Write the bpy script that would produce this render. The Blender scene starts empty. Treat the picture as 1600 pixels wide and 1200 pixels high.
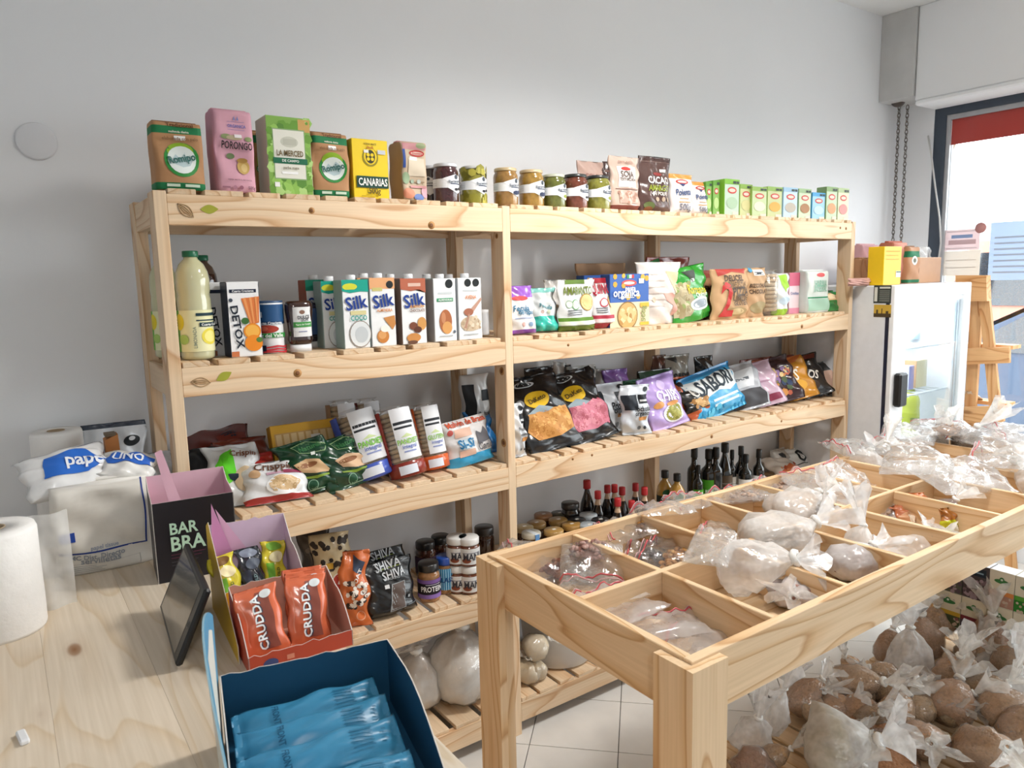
import bpy, bmesh, math, random
from mathutils import Vector, Matrix

# ------------------------------------------------------------------ camera, light, exposure
scene = bpy.context.scene
COL = scene.collection
FPX = 1151.74
CAMP = Vector((-0.3278, -1.8985, 1.5326))
_yaw, _pit, _rol = 0.6091, 0.1404, -0.0238
_f = Vector((math.sin(_yaw)*math.cos(_pit), math.cos(_yaw)*math.cos(_pit), -math.sin(_pit)))
_r0 = Vector((math.cos(_yaw), -math.sin(_yaw), 0)); _u0 = _r0.cross(_f)
_r = _r0*math.cos(_rol)+_u0*math.sin(_rol); _u = -_r0*math.sin(_rol)+_u0*math.cos(_rol)
cd = bpy.data.cameras.new('camera'); cam = bpy.data.objects.new('camera', cd); COL.objects.link(cam)
cd.sensor_width = 36; cd.lens = 36*FPX/1600; cd.clip_start = .02; cd.clip_end = 200
cd.dof.use_dof = True; cd.dof.focus_distance = 2.6; cd.dof.aperture_fstop = 11
M = Matrix((( _r.x, _u.x, -_f.x, CAMP.x), (_r.y, _u.y, -_f.y, CAMP.y), (_r.z, _u.z, -_f.z, CAMP.z), (0, 0, 0, 1)))
cam.matrix_world = M
scene.camera = cam
vs = scene.view_settings
vs.view_transform = 'Standard'; vs.look = 'None'; vs.gamma = 1; vs.exposure = 0.08; vs.use_curve_mapping = False
scene.display_settings.display_device = 'sRGB'

world = bpy.data.worlds.new('daylight'); scene.world = world; world.use_nodes = True
wn = world.node_tree.nodes; wl = world.node_tree.links
bgn = wn['Background']; bgn.inputs['Color'].default_value = (.94, .97, 1, 1); bgn.inputs['Strength'].default_value = 6.6

ROOM = dict(x0=-2.2, x1=3.95, y0=-4.6, y1=.372, z1=2.885)
WIN = dict(y0=-4.1, y1=.175, z0=.30, z1=2.40)     # shop-front opening in the right wall
def area(name, loc, rot, sx, sy, power, col=(1, 1, 1), portal=False):
    l = bpy.data.lights.new(name, 'AREA'); l.shape = 'RECTANGLE'; l.size = sx; l.size_y = sy; l.energy = power; l.color = col
    o = bpy.data.objects.new(name, l); COL.objects.link(o); o.location = loc; o.rotation_euler = rot
    if portal: l.cycles.is_portal = True
    return o
area('window_portal', (ROOM['x1']+.06, (WIN['y0']+WIN['y1'])/2, (WIN['z0']+WIN['z1'])/2), (0, math.pi/2, 0),
     WIN['z1']-WIN['z0'], WIN['y1']-WIN['y0'], 1, portal=True)

# ------------------------------------------------------------------ helpers
def px(u, v, x=None, y=None, z=None):
    """the point of the place that the photograph shows at pixel (u, v), on the plane x=, y= or z="""
    d = _f + _r*((u-800)/FPX) + _u*((600-v)/FPX)
    if x is not None: t = (x-CAMP.x)/d.x
    elif y is not None: t = (y-CAMP.y)/d.y
    else: t = (z-CAMP.z)/d.z
    return CAMP + d*t
def lin(c):
    if isinstance(c, str):
        c = c.lstrip('#'); c = [int(c[i:i+2], 16)/255 for i in (0, 2, 4)]
        c = [x/12.92 if x <= .04045 else ((x+.055)/1.055)**2.4 for x in c]
    return (c[0], c[1], c[2], 1.0)
def tag(o, label=None, cat=None, group=None, kind=None):
    if label: o['label'] = label
    if cat: o['category'] = cat
    if group: o['group'] = group
    if kind: o['kind'] = kind
    return o
def empty(name, loc=(0, 0, 0), rot=(0, 0, 0), parent=None):
    o = bpy.data.objects.new(name, None); COL.objects.link(o); o.location = loc; o.rotation_euler = rot
    o.empty_display_size = .05
    if parent: o.parent = parent
    return o

class MB:
    def __init__(s): s.v = []; s.f = []; s.c = []; s.sm = []
    def add(s, vs_, fs, col='#ffffff', smooth=False):
        n = len(s.v); s.v += [tuple(p) for p in vs_]
        many = isinstance(col, list)
        for i, f in enumerate(fs):
            s.f.append(tuple(k+n for k in f)); s.c.append(lin(col[i] if many else col)); s.sm.append(smooth)
        return s
    def box(s, x0, x1, y0, y1, z0, z1, col='#ffffff', ch=0, side=None, top=None, mat=None):
        """chamfered box; side = colour of the -x face, top = colour of the top"""
        cs = [col]*6
        if side: cs[0] = side; cs[1] = side
        if top: cs[5] = top
        if ch <= 0:
            P = [(x, y, z) for x in (x0, x1) for y in (y0, y1) for z in (z0, z1)]
            F = [(0, 1, 3, 2), (4, 6, 7, 5), (0, 4, 5, 1), (2, 3, 7, 6), (0, 2, 6, 4), (1, 5, 7, 3)]
            if mat: P = [mat @ Vector(p) for p in P]
            return s.add(P, F, cs)
        P = []; idx = {}
        X = (x0, x1); Y = (y0, y1); Z = (z0, z1)
        for i in (0, 1):
            for j in (0, 1):
                for k in (0, 1):
                    sx, sy, sz = (1-2*i)*ch, (1-2*j)*ch, (1-2*k)*ch
                    idx[i, j, k, 0] = len(P); P.append((X[i], Y[j]+sy, Z[k]+sz))
                    idx[i, j, k, 1] = len(P); P.append((X[i]+sx, Y[j], Z[k]+sz))
                    idx[i, j, k, 2] = len(P); P.append((X[i]+sx, Y[j]+sy, Z[k]))
        g = lambda *a: idx[a]
        F = [(g(0,0,0,0), g(0,0,1,0), g(0,1,1,0), g(0,1,0,0)), (g(1,0,0,0), g(1,1,0,0), g(1,1,1,0), g(1,0,1,0)),
             (g(0,0,0,1), g(1,0,0,1), g(1,0,1,1), g(0,0,1,1)), (g(0,1,0,1), g(0,1,1,1), g(1,1,1,1), g(1,1,0,1)),
             (g(0,0,0,2), g(0,1,0,2), g(1,1,0,2), g(1,0,0,2)), (g(0,0,1,2), g(1,0,1,2), g(1,1,1,2), g(0,1,1,2))]
        C = list(cs)
        for i in (0, 1):
            for j in (0, 1): F.append((g(i,j,0,0), g(i,j,1,0), g(i,j,1,1), g(i,j,0,1))); C.append(cs[0] if side else col)
        for i in (0, 1):
            for k in (0, 1): F.append((g(i,0,k,0), g(i,1,k,0), g(i,1,k,2), g(i,0,k,2))); C.append(cs[0] if side else col)
        for j in (0, 1):
            for k in (0, 1): F.append((g(0,j,k,1), g(1,j,k,1), g(1,j,k,2), g(0,j,k,2))); C.append(col)
        for i in (0, 1):
            for j in (0, 1):
                for k in (0, 1): F.append((g(i,j,k,0), g(i,j,k,1), g(i,j,k,2))); C.append(col)
        if mat: P = [mat @ Vector(p) for p in P]
        return s.add(P, F, C)
    def lathe(s, prof, n=20, cx=0, cy=0, z0=0, col='#ffffff', smooth=True, arc=None, cap=True):
        """prof = [(r, z) or (r, z, colour of the ring above)]"""
        P = []; F = []; C = []
        for q in prof:
            for i in range(n):
                t = 2*math.pi*i/n; P.append((cx+q[0]*math.cos(t), cy+q[0]*math.sin(t), z0+q[1]))
        for k in range(len(prof)-1):
            cc = prof[k][2] if len(prof[k]) > 2 else col
            for i in range(n):
                j = (i+1) % n; F.append((k*n+i, k*n+j, (k+1)*n+j, (k+1)*n+i)); C.append(cc)
        if cap:
            if prof[0][0] > 1e-5: F.append(tuple(range(n-1, -1, -1))); C.append(C[0])
            if prof[-1][0] > 1e-5: F.append(tuple((len(prof)-1)*n+i for i in range(n))); C.append(C[-1] if len(prof[-1]) < 3 else prof[-1][2])
        return s.add(P, F, C, smooth)
    def tube(s, pts, r, n=8, col='#ffffff', smooth=True, closed=False):
        pts = [Vector(p) for p in pts]; P = []; F = []; m = len(pts)
        for k, p in enumerate(pts):
            a = pts[(k-1) % m] if (closed or k > 0) else p; b = pts[(k+1) % m] if (closed or k < m-1) else p
            d = (b-a).normalized(); up = Vector((0, 0, 1)) if abs(d.z) < .9 else Vector((1, 0, 0))
            e1 = d.cross(up).normalized(); e2 = d.cross(e1)
            rr = r[k] if isinstance(r, (list, tuple)) else r
            for i in range(n):
                t = 2*math.pi*i/n; P.append(p+e1*(rr*math.cos(t))+e2*(rr*math.sin(t)))
        for k in range(m if closed else m-1):
            for i in range(n):
                j = (i+1) % n; k2 = (k+1) % m; F.append((k*n+i, k*n+j, k2*n+j, k2*n+i))
        if not closed: F.append(tuple(range(n-1, -1, -1))); F.append(tuple((m-1)*n+i for i in range(n)))
        return s.add(P, F, col, smooth)
    def prism(s, poly, y0, y1, col='#ffffff', axis='y', smooth=False):
        """extrude a polygon [(p, q)]: axis y -> (x, z), axis x -> (y, z), axis z -> (x, y)"""
        def m(p, q, t): return (p, t, q) if axis == 'y' else ((t, p, q) if axis == 'x' else (p, q, t))
        n = len(poly); P = [m(p, q, y0) for p, q in poly]+[m(p, q, y1) for p, q in poly]
        F = [tuple(range(n)), tuple(range(2*n-1, n-1, -1))]+[(i, i+n, (i+1) % n+n, (i+1) % n) for i in range(n)]
        return s.add(P, F, col, smooth)
    def ell(s, c, r, col, n=8, m=5, rot=None):
        P = []; F = []
        for k in range(m+1):
            ph = math.pi*k/m-math.pi/2
            for i in range(n):
                t = 2*math.pi*i/n; q = Vector((r[0]*math.cos(ph)*math.cos(t), r[1]*math.cos(ph)*math.sin(t), r[2]*math.sin(ph)))
                if rot: q = rot @ q
                P.append(q+Vector(c))
        for k in range(m):
            for i in range(n):
                j = (i+1) % n; F.append((k*n+i, k*n+j, (k+1)*n+j, (k+1)*n+i))
        return s.add(P, F, col, True)
    def mesh(s, name):
        me = bpy.data.meshes.new(name); me.from_pydata(s.v, [], s.f)
        at = me.color_attributes.new('Col', 'FLOAT_COLOR', 'CORNER')
        buf = []
        for f, c in zip(s.f, s.c): buf.extend(list(c)*len(f))
        at.data.foreach_set('color', buf)
        me.polygons.foreach_set('use_smooth', s.sm)
        return me
    def build(s, name, mat, parent=None, loc=None, rot=None, recalc=False):
        me = s.mesh(name)
        if recalc:
            bm = bmesh.new(); bm.from_mesh(me); bmesh.ops.recalc_face_normals(bm, faces=bm.faces); bm.to_mesh(me); bm.free()
        me.materials.append(mat)
        o = bpy.data.objects.new(name, me); COL.objects.link(o)
        if parent: o.parent = parent
        if loc is not None: o.location = loc
        if rot is not None: o.rotation_euler = rot
        return o
def inst(me, name, loc=(0, 0, 0), rot=(0, 0, 0), parent=None):
    o = bpy.data.objects.new(name, me); COL.objects.link(o); o.location = loc; o.rotation_euler = rot
    if parent: o.parent = parent
    return o

# ------------------------------------------------------------------ materials
def newmat(name):
    m = bpy.data.materials.new(name); m.use_nodes = True
    nt = m.node_tree; b = nt.nodes['Principled BSDF']
    return m, nt, b
def N(nt, t, **kw):
    n = nt.nodes.new(t)
    for k, v in kw.items():
        if k.startswith('i_'): n.inputs[k[2:].replace('_', ' ')].default_value = v
        else: setattr(n, k, v)
    return n
def ramp(nt, fac, stops):
    r = nt.nodes.new('ShaderNodeValToRGB'); el = r.color_ramp.elements
    while len(el) < len(stops): el.new(.5)
    for e, (p, c) in zip(el, stops): e.position = p; e.color = lin(c)
    nt.links.new(fac, r.inputs['Fac']); return r.outputs['Color']
def plain(name, col, rough=.6, noise=.04, scale=8, bump=0, bscale=40, metal=0, spec=.5):
    m, nt, b = newmat(name)
    tc = N(nt, 'ShaderNodeTexCoord'); n = N(nt, 'ShaderNodeTexNoise', i_Scale=scale, i_Detail=4)
    nt.links.new(tc.outputs['Object'], n.inputs['Vector'])
    c = lin(col); d = tuple(max(0, x*(1-noise*2)) for x in c[:3])+(1,); e = tuple(min(1, x*(1+noise)) for x in c[:3])+(1,)
    r = nt.nodes.new('ShaderNodeValToRGB'); r.color_ramp.elements[0].position = .3; r.color_ramp.elements[1].position = .7
    r.color_ramp.elements[0].color = d; r.color_ramp.elements[1].color = e
    nt.links.new(n.outputs['Fac'], r.inputs['Fac']); nt.links.new(r.outputs['Color'], b.inputs['Base Color'])
    b.inputs['Roughness'].default_value = rough; b.inputs['Metallic'].default_value = metal; b.inputs['Specular IOR Level'].default_value = spec
    if bump:
        n2 = N(nt, 'ShaderNodeTexNoise', i_Scale=bscale, i_Detail=3); nt.links.new(tc.outputs['Object'], n2.inputs['Vector'])
        bp = N(nt, 'ShaderNodeBump', i_Strength=bump, i_Distance=.005); nt.links.new(n2.outputs['Fac'], bp.inputs['Height'])
        nt.links.new(bp.outputs['Normal'], b.inputs['Normal'])
    return m
def printed(name, rough=.5, bump=.1, bscale=30, coat=0, spec=.4, var=.05, vscale=25, bdist=.004):
    """surface whose flat colour comes from the mesh's own 'Col' attribute"""
    m, nt, b = newmat(name)
    at = N(nt, 'ShaderNodeAttribute', attribute_name='Col'); tc = N(nt, 'ShaderNodeTexCoord')
    n = N(nt, 'ShaderNodeTexNoise', i_Scale=vscale, i_Detail=3); nt.links.new(tc.outputs['Object'], n.inputs['Vector'])
    mx = N(nt, 'ShaderNodeMix', data_type='RGBA', blend_type='MULTIPLY'); mx.inputs['Factor'].default_value = 1
    nt.links.new(at.outputs['Color'], mx.inputs['A'])
    g = ramp(nt, n.outputs['Fac'], [(.3, (1-2*var,)*3), (.7, (1, 1, 1))]); nt.links.new(g, mx.inputs['B'])
    nt.links.new(mx.outputs['Result'], b.inputs['Base Color'])
    b.inputs['Roughness'].default_value = rough; b.inputs['Specular IOR Level'].default_value = spec
    if coat: b.inputs['Coat Weight'].default_value = coat; b.inputs['Coat Roughness'].default_value = .06
    if bump:
        n2 = N(nt, 'ShaderNodeTexNoise', i_Scale=bscale, i_Detail=2); nt.links.new(tc.outputs['Object'], n2.inputs['Vector'])
        bp = N(nt, 'ShaderNodeBump', i_Strength=bump, i_Distance=bdist); nt.links.new(n2.outputs['Fac'], bp.inputs['Height'])
        nt.links.new(bp.outputs['Normal'], b.inputs['Normal'])
    return m
def wood(name, axis, light='#ead0b0', mid='#e2c09a', dark='#cea47c', knots=True):
    m, nt, b = newmat(name)
    tc = N(nt, 'ShaderNodeTexCoord'); oi = N(nt, 'ShaderNodeObjectInfo')
    off = N(nt, 'ShaderNodeVectorMath', operation='SCALE'); cmb = N(nt, 'ShaderNodeCombineXYZ')
    for i in range(3): nt.links.new(oi.outputs['Random'], cmb.inputs[i])
    nt.links.new(cmb.outputs[0], off.inputs[0]); off.inputs['Scale'].default_value = 17.3
    ad = N(nt, 'ShaderNodeVectorMath', operation='ADD'); nt.links.new(tc.outputs['Object'], ad.inputs[0]); nt.links.new(off.outputs[0], ad.inputs[1])
    def sc(a, c):
        mp = N(nt, 'ShaderNodeMapping'); s = [c, c, c]; s['xyz'.index(axis)] = a; mp.inputs['Scale'].default_value = s
        nt.links.new(ad.outputs[0], mp.inputs['Vector']); return mp.outputs[0]
    big = N(nt, 'ShaderNodeTexNoise', i_Scale=1, i_Detail=1.5, i_Roughness=.4); nt.links.new(sc(1.1, 7), big.inputs['Vector'])
    mul = N(nt, 'ShaderNodeMath', operation='MULTIPLY'); nt.links.new(big.outputs['Fac'], mul.inputs[0]); mul.inputs[1].default_value = 11
    sn = N(nt, 'ShaderNodeMath', operation='FRACT'); nt.links.new(mul.outputs[0], sn.inputs[0])
    ring = ramp(nt, sn.outputs[0], [(0, light), (.5, light), (.8, mid), (.93, dark), (1, light)])
    fine = N(nt, 'ShaderNodeTexNoise', i_Scale=1, i_Detail=3); nt.links.new(sc(4, 160), fine.inputs['Vector'])
    fr = ramp(nt, fine.outputs['Fac'], [(.25, (.86, .84, .80)), (.75, (1, 1, 1))])
    mx = N(nt, 'ShaderNodeMix', data_type='RGBA', blend_type='MULTIPLY'); mx.inputs['Factor'].default_value = 1
    nt.links.new(ring, mx.inputs['A']); nt.links.new(fr, mx.inputs['B'])
    tone = N(nt, 'ShaderNodeHueSaturation'); nt.links.new(mx.outputs['Result'], tone.inputs['Color'])
    mr = N(nt, 'ShaderNodeMapRange'); mr.inputs['To Min'].default_value = .9; mr.inputs['To Max'].default_value = 1.06
    nt.links.new(oi.outputs['Random'], mr.inputs['Value']); nt.links.new(mr.outputs[0], tone.inputs['Value'])
    out = tone.outputs['Color']
    if knots:
        vo = N(nt, 'ShaderNodeTexVoronoi', i_Scale=1); nt.links.new(sc(2.6, 6.5), vo.inputs['Vector'])
        kf = ramp(nt, vo.outputs['Distance'], [(0, (1, 1, 1)), (.055, (.75, .75, .75)), (.085, (.12, .12, .12)), (.14, (0, 0, 0))])
        kx = N(nt, 'ShaderNodeMix', data_type='RGBA'); nt.links.new(kf, kx.inputs['Factor']); nt.links.new(out, kx.inputs['A']); kx.inputs['B'].default_value = lin('#8d6038')
        out = kx.outputs['Result']
    nt.links.new(out, b.inputs['Base Color']); b.inputs['Roughness'].default_value = .55; b.inputs['Specular IOR Level'].default_value = .3
    return m
def film(name, white=.12, gloss=.18, rough=.12, tint='#f4f6f8', bump=.6, bscale=45, lo=.45, dist=.006):
    """thin plastic film: mostly see-through, partly milky, with a wrinkled sheen"""
    m, nt, b = newmat(name); nt.nodes.remove(b)
    out = nt.nodes['Material Output']; tc = N(nt, 'ShaderNodeTexCoord')
    n = N(nt, 'ShaderNodeTexNoise', i_Scale=bscale, i_Detail=3, i_Roughness=.6); nt.links.new(tc.outputs['Object'], n.inputs['Vector'])
    bp = N(nt, 'ShaderNodeBump', i_Strength=bump, i_Distance=dist); nt.links.new(n.outputs['Fac'], bp.inputs['Height'])
    tr = N(nt, 'ShaderNodeBsdfTransparent'); df = N(nt, 'ShaderNodeBsdfDiffuse'); tl = N(nt, 'ShaderNodeBsdfTranslucent'); gl = N(nt, 'ShaderNodeBsdfGlossy')
    for q in (df, tl): q.inputs['Color'].default_value = lin(tint); nt.links.new(bp.outputs['Normal'], q.inputs['Normal'])
    gl.inputs['Roughness'].default_value = rough; nt.links.new(bp.outputs['Normal'], gl.inputs['Normal'])
    m1 = N(nt, 'ShaderNodeMixShader'); m1.inputs[0].default_value = .4; nt.links.new(df.outputs[0], m1.inputs[1]); nt.links.new(tl.outputs[0], m1.inputs[2])
    m2 = N(nt, 'ShaderNodeMixShader'); nt.links.new(tr.outputs[0], m2.inputs[1]); nt.links.new(m1.outputs[0], m2.inputs[2])
    wv = N(nt, 'ShaderNodeMapRange'); nt.links.new(n.outputs['Fac'], wv.inputs['Value']); wv.inputs['From Min'].default_value = .3; wv.inputs['From Max'].default_value = .7
    wv.inputs['To Min'].default_value = white*lo; wv.inputs['To Max'].default_value = min(1, white*1.5); nt.links.new(wv.outputs[0], m2.inputs[0])
    lw = N(nt, 'ShaderNodeLayerWeight', i_Blend=.25); nt.links.new(bp.outputs['Normal'], lw.inputs['Normal'])
    fm = N(nt, 'ShaderNodeMath', operation='MULTIPLY_ADD'); nt.links.new(lw.outputs['Fresnel'], fm.inputs[0]); fm.inputs[1].default_value = gloss*1.6; fm.inputs[2].default_value = gloss*.35
    m3 = N(nt, 'ShaderNodeMixShader'); nt.links.new(fm.outputs[0], m3.inputs[0]); nt.links.new(m2.outputs[0], m3.inputs[1]); nt.links.new(gl.outputs[0], m3.inputs[2])
    nt.links.new(m3.outputs[0], out.inputs['Surface'])
    return m
def glass(name, tint=(1, 1, 1), refl=.08):
    m, nt, b = newmat(name); nt.nodes.remove(b); out = nt.nodes['Material Output']
    tr = N(nt, 'ShaderNodeBsdfTransparent'); tr.inputs['Color'].default_value = (*tint, 1); gl = N(nt, 'ShaderNodeBsdfGlossy'); gl.inputs['Roughness'].default_value = .02
    tc = N(nt, 'ShaderNodeTexCoord'); n = N(nt, 'ShaderNodeTexNoise', i_Scale=2.0); nt.links.new(tc.outputs['Object'], n.inputs['Vector'])
    lw = N(nt, 'ShaderNodeLayerWeight', i_Blend=.2); mm = N(nt, 'ShaderNodeMath', operation='MULTIPLY'); nt.links.new(lw.outputs['Fresnel'], mm.inputs[0]); nt.links.new(n.outputs['Fac'], mm.inputs[1])
    ma = N(nt, 'ShaderNodeMath', operation='MULTIPLY_ADD'); nt.links.new(mm.outputs[0], ma.inputs[0]); ma.inputs[1].default_value = .8; ma.inputs[2].default_value = refl
    mx = N(nt, 'ShaderNodeMixShader'); nt.links.new(ma.outputs[0], mx.inputs[0]); nt.links.new(tr.outputs[0], mx.inputs[1]); nt.links.new(gl.outputs[0], mx.inputs[2])
    nt.links.new(mx.outputs[0], out.inputs['Surface']); return m
def emit(name, col, strength):
    m, nt, b = newmat(name); nt.nodes.remove(b); e = N(nt, 'ShaderNodeEmission'); e.inputs['Strength'].default_value = strength
    tc = N(nt, 'ShaderNodeTexCoord'); n = N(nt, 'ShaderNodeTexNoise', i_Scale=3.0); nt.links.new(tc.outputs['Object'], n.inputs['Vector'])
    c = ramp(nt, n.outputs['Fac'], [(0, col), (1, col)]); nt.links.new(c, e.inputs['Color'])
    nt.links.new(e.outputs[0], nt.nodes['Material Output'].inputs['Surface']); return m

W = {a: wood('pine_along_'+a, a) for a in 'xyz'}
WT = {a: wood('pine_table_along_'+a, a, '#e6c9a4', '#dcb88c', '#c59a6c') for a in 'xyz'}
def grain(name):
    m, nt, b = newmat(name)
    at = N(nt, 'ShaderNodeAttribute', attribute_name='Col'); tc = N(nt, 'ShaderNodeTexCoord')
    v = N(nt, 'ShaderNodeTexVoronoi', i_Scale=150); nt.links.new(tc.outputs['Object'], v.inputs['Vector'])
    sp = N(nt, 'ShaderNodeSeparateColor'); nt.links.new(v.outputs['Color'], sp.inputs['Color'])
    g = ramp(nt, sp.outputs[0], [(0, (.74, .72, .68)), (.5, (.97, .96, .94)), (1, (1.0, 1.0, 1.0))])
    mx = N(nt, 'ShaderNodeMix', data_type='RGBA', blend_type='MULTIPLY'); mx.inputs['Factor'].default_value = 1
    nt.links.new(at.outputs['Color'], mx.inputs['A']); nt.links.new(g, mx.inputs['B']); nt.links.new(mx.outputs['Result'], b.inputs['Base Color'])
    bp = N(nt, 'ShaderNodeBump', i_Strength=.8, i_Distance=.004); bp.invert = True; nt.links.new(v.outputs['Distance'], bp.inputs['Height']); nt.links.new(bp.outputs['Normal'], b.inputs['Normal'])
    b.inputs['Roughness'].default_value = .6; b.inputs['Specular IOR Level'].default_value = .3
    return m
MP = {
 'grain': grain('loose_grain'),
 'wall': plain('wall_paint', '#eff1f4', .8, .012, 1.2, .05, 60),
 'ceiling': plain('ceiling_paint', '#f0f1f1', .85, .01, 2),
 'tile': plain('floor_tile_glaze', '#dcdad6', .3, .035, 7, .03, 30),
 'grout': plain('grout', '#7d7a78', .9, .08, 30),
 'concrete': plain('pavement', '#b8b4ae', .9, .08, 3),
 'paper': printed('printed_paper', .65, .12, 22, 0, .3, .04),
 'carton': printed('printed_carton', .42, .02, 15, 0, .4, .025),
 'film': printed('printed_film', .26, .55, 20, .25, .5, .06, 20, .006),
 'plastic': printed('coloured_plastic', .35, .02, 30, 0, .45, .03),
 'jar': printed('filled_glass', .12, .05, 40, .8, .5, .22, 60),
 'liquid': printed('bottled_drink', .1, .02, 20, .8, .5, .02, 20),
 'metal': printed('tin_metal', .35, .02, 30, .3, .6, .04),
 'ink': printed('printed_ink', .5, 0, 30, 0, .3, .02),
 'food': printed('dry_food', .6, .35, 90, 0, .3, .16, 70),
 'clear': film('clear_plastic_film', .10, .30, .10, '#f2f4f6', .7, 38),
 'zip': film('zip_bag_film', .26, .26, .14, '#ecebea', .6, 30),
 'milky': film('milky_plastic_film', .56, .16, .25, '#fdfdfd', 1, 13, lo=.6, dist=.016),
 'tied': film('tied_bag_film', .20, .2, .2, '#f6f3ee', 1, 16, lo=.3, dist=.012),
 'ruffle': film('bag_ruffle_film', .46, .14, .25, '#fdfbf7', .9, 18, lo=.7, dist=.01),
 'flatwhite': film('white_zip_film', .3, .26, .14, '#f6f2f0', .6, 14, lo=.8),
 'glass': glass('window_glass', (.97, .99, .99), .03),
 'tissue': plain('tissue_paper', '#f3f1ee', .9, .02, 20, .25, 60),
 'white': plain('white_enamel', '#e6e8ec', .35, .02, 6),
 'black': plain('black_plastic', '#17181b', .3, .1, 20),
 'steel': plain('dull_steel', '#8b8d92', .4, .1, 40, metal=.8),
 'counter': None,
}

# ------------------------------------------------------------------ the room
R = ROOM
def sbox(name, *a, mat=None, **k):
    o = MB().box(*a, **k).build(name, mat or MP['wall']); tag(o, kind='structure'); return o
sbox('wall_back', R['x0']-.15, R['x1']+.2, R['y1'], R['y1']+.15, -.05, R['z1'])
sbox('wall_left', R['x0']-.15, R['x0'], R['y0'], R['y1'], -.05, R['z1'])
sbox('wall_front', R['x0']-.15, R['x1']+.2, R['y0']-.15, R['y0'], -.05, R['z1'])
m = MB()
x0, x1 = R['x1'], R['x1']+.2
m.box(x0, x1, R['y0'], R['y1'], WIN['z1'], R['z1']); m.box(x0, x1, WIN['y1'], R['y1'], 0, WIN['z1'])
m.box(x0, x1, R['y0'], WIN['y0'], 0, WIN['z1']); m.box(x0, x1, WIN['y0'], WIN['y1'], -.05, WIN['z0'])
tag(m.build('wall_right', MP['wall']), kind='structure')
sbox('ceiling', R['x0']-.15, R['x1']+.2, R['y0']-.15, R['y1']+.15, R['z1'], R['z1']+.15, mat=MP['ceiling'])
sbox('trim_1', 3.735, 3.95, .187, .372, 2.44, 2.885, ch=.002, mat=plain('grey_panel', '#cbcbca', .6, .03, 9))                       # boxed-in corner under the ceiling
mm = MB(); mm.box(3.752, 3.95, R['y0'], .185, 2.415, 2.885, ch=.004); mm.box(3.744, 3.95, R['y0'], .180, 2.388, 2.415, ch=.008)   # shutter housing above the window
tag(mm.build('trim_2', MP['wall']), kind='structure')
floor = sbox('floor', R['x0']-.15, R['x1']+.2, R['y0']-.15, R['y1']+.15, -.08, -.006, mat=MP['grout'])
def clip(poly, x0, x1, y0, y1):
    for ax, lim, sg in ((0, x0, 1), (0, x1, -1), (1, y0, 1), (1, y1, -1)):
        out = []
        for i in range(len(poly)):
            a, b = poly[i-1], poly[i]; da, db = (a[ax]-lim)*sg, (b[ax]-lim)*sg
            if (da < 0) != (db < 0): t = da/(da-db); out.append((a[0]+(b[0]-a[0])*t, a[1]+(b[1]-a[1])*t))
            if db >= 0: out.append(b)
        poly = out
        if len(poly) < 3: return []
    return poly
S = .2925; q = S/math.sqrt(2)
tile_me = None
for i in range(-14, 15):
    for j in range(-14, 15):
        cx = 1.197+(i+j)*q; cy = -.268+(i-j)*q          # corner of the tile towards -x
        ctr = (cx+q, cy)
        if not (-.05 < ctr[0] < 4.2 and -2.25 < ctr[1] < .6): continue
        g = .0022
        poly = [(cx+g, cy), (cx+q, cy-q+g), (cx+2*q-g, cy), (cx+q, cy+q-g)]
        whole = cx > -.3 and cx+2*q < R['x1'] and cy+q < R['y1']
        if whole:
            if tile_me is None:
                o = MB().prism([(p[0]-cx, p[1]-cy) for p in poly], -.006, 0, axis='z').build('tile', MP['tile'], floor, recalc=True); tile_me = o.data; o.location = (cx, cy, 0)
            else: inst(tile_me, 'tile', (cx, cy, 0), parent=floor)
        else:
            p2 = clip(poly, -9, R['x1']-.002, -9, R['y1']-.002)
            if len(p2) >= 3: MB().prism(p2, -.006, 0, axis='z').build('tile', MP['tile'], floor, recalc=True)

# ceiling lamps (above the picture)
MP['lamp'] = emit('lamp_diffuser', '#fff6ea', 6)
def ceiling_lamp(x, y, label, power):
    t = empty('ceiling_lamp', (x, y, R['z1'])); tag(t, label, 'lamp', 'ceiling lamps')
    MB().lathe([(.055, 0), (.055, -.02), (.012, -.025), (.012, -.16), (.05, -.18), (.05, -.2)], 20).build('lamp_base', MP['white'], t)
    MB().lathe([(.035, -.2), (.06, -.23), (.068, -.27), (.05, -.315), (.02, -.33), (0, -.332)], 20).build('bulb', MP['lamp'], t)
    l = bpy.data.lights.new('bulb_light', 'SPOT'); l.energy = power; l.shadow_soft_size = .13; l.spot_size = math.radians(165); l.spot_blend = .6; l.color = (1, .965, .92)
    o = bpy.data.objects.new('bulb_light', l); COL.objects.link(o); o.parent = t; o.location = (0, 0, -.36)
ceiling_lamp(1.35, -.9, 'white ceiling lamp above the middle of the shelving', 95)
ceiling_lamp(2.95, -1.1, 'white ceiling lamp above the far end of the table', 48)
ceiling_lamp(-.6, -3.0, 'white ceiling lamp behind the photographer', 60)

# round plate on the wall
c = px(57, 221, y=R['y1'])
o = MB().lathe([(.046, 0), (.046, .004), (.042, .006), (0, .007)], 36).build('wall_plate', MP['white'], None, (c.x, R['y1']-.0005, c.z), (math.pi/2, 0, 0))
tag(o, 'round blank white cover plate on the wall left of the shelves', 'wall plate')

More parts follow.
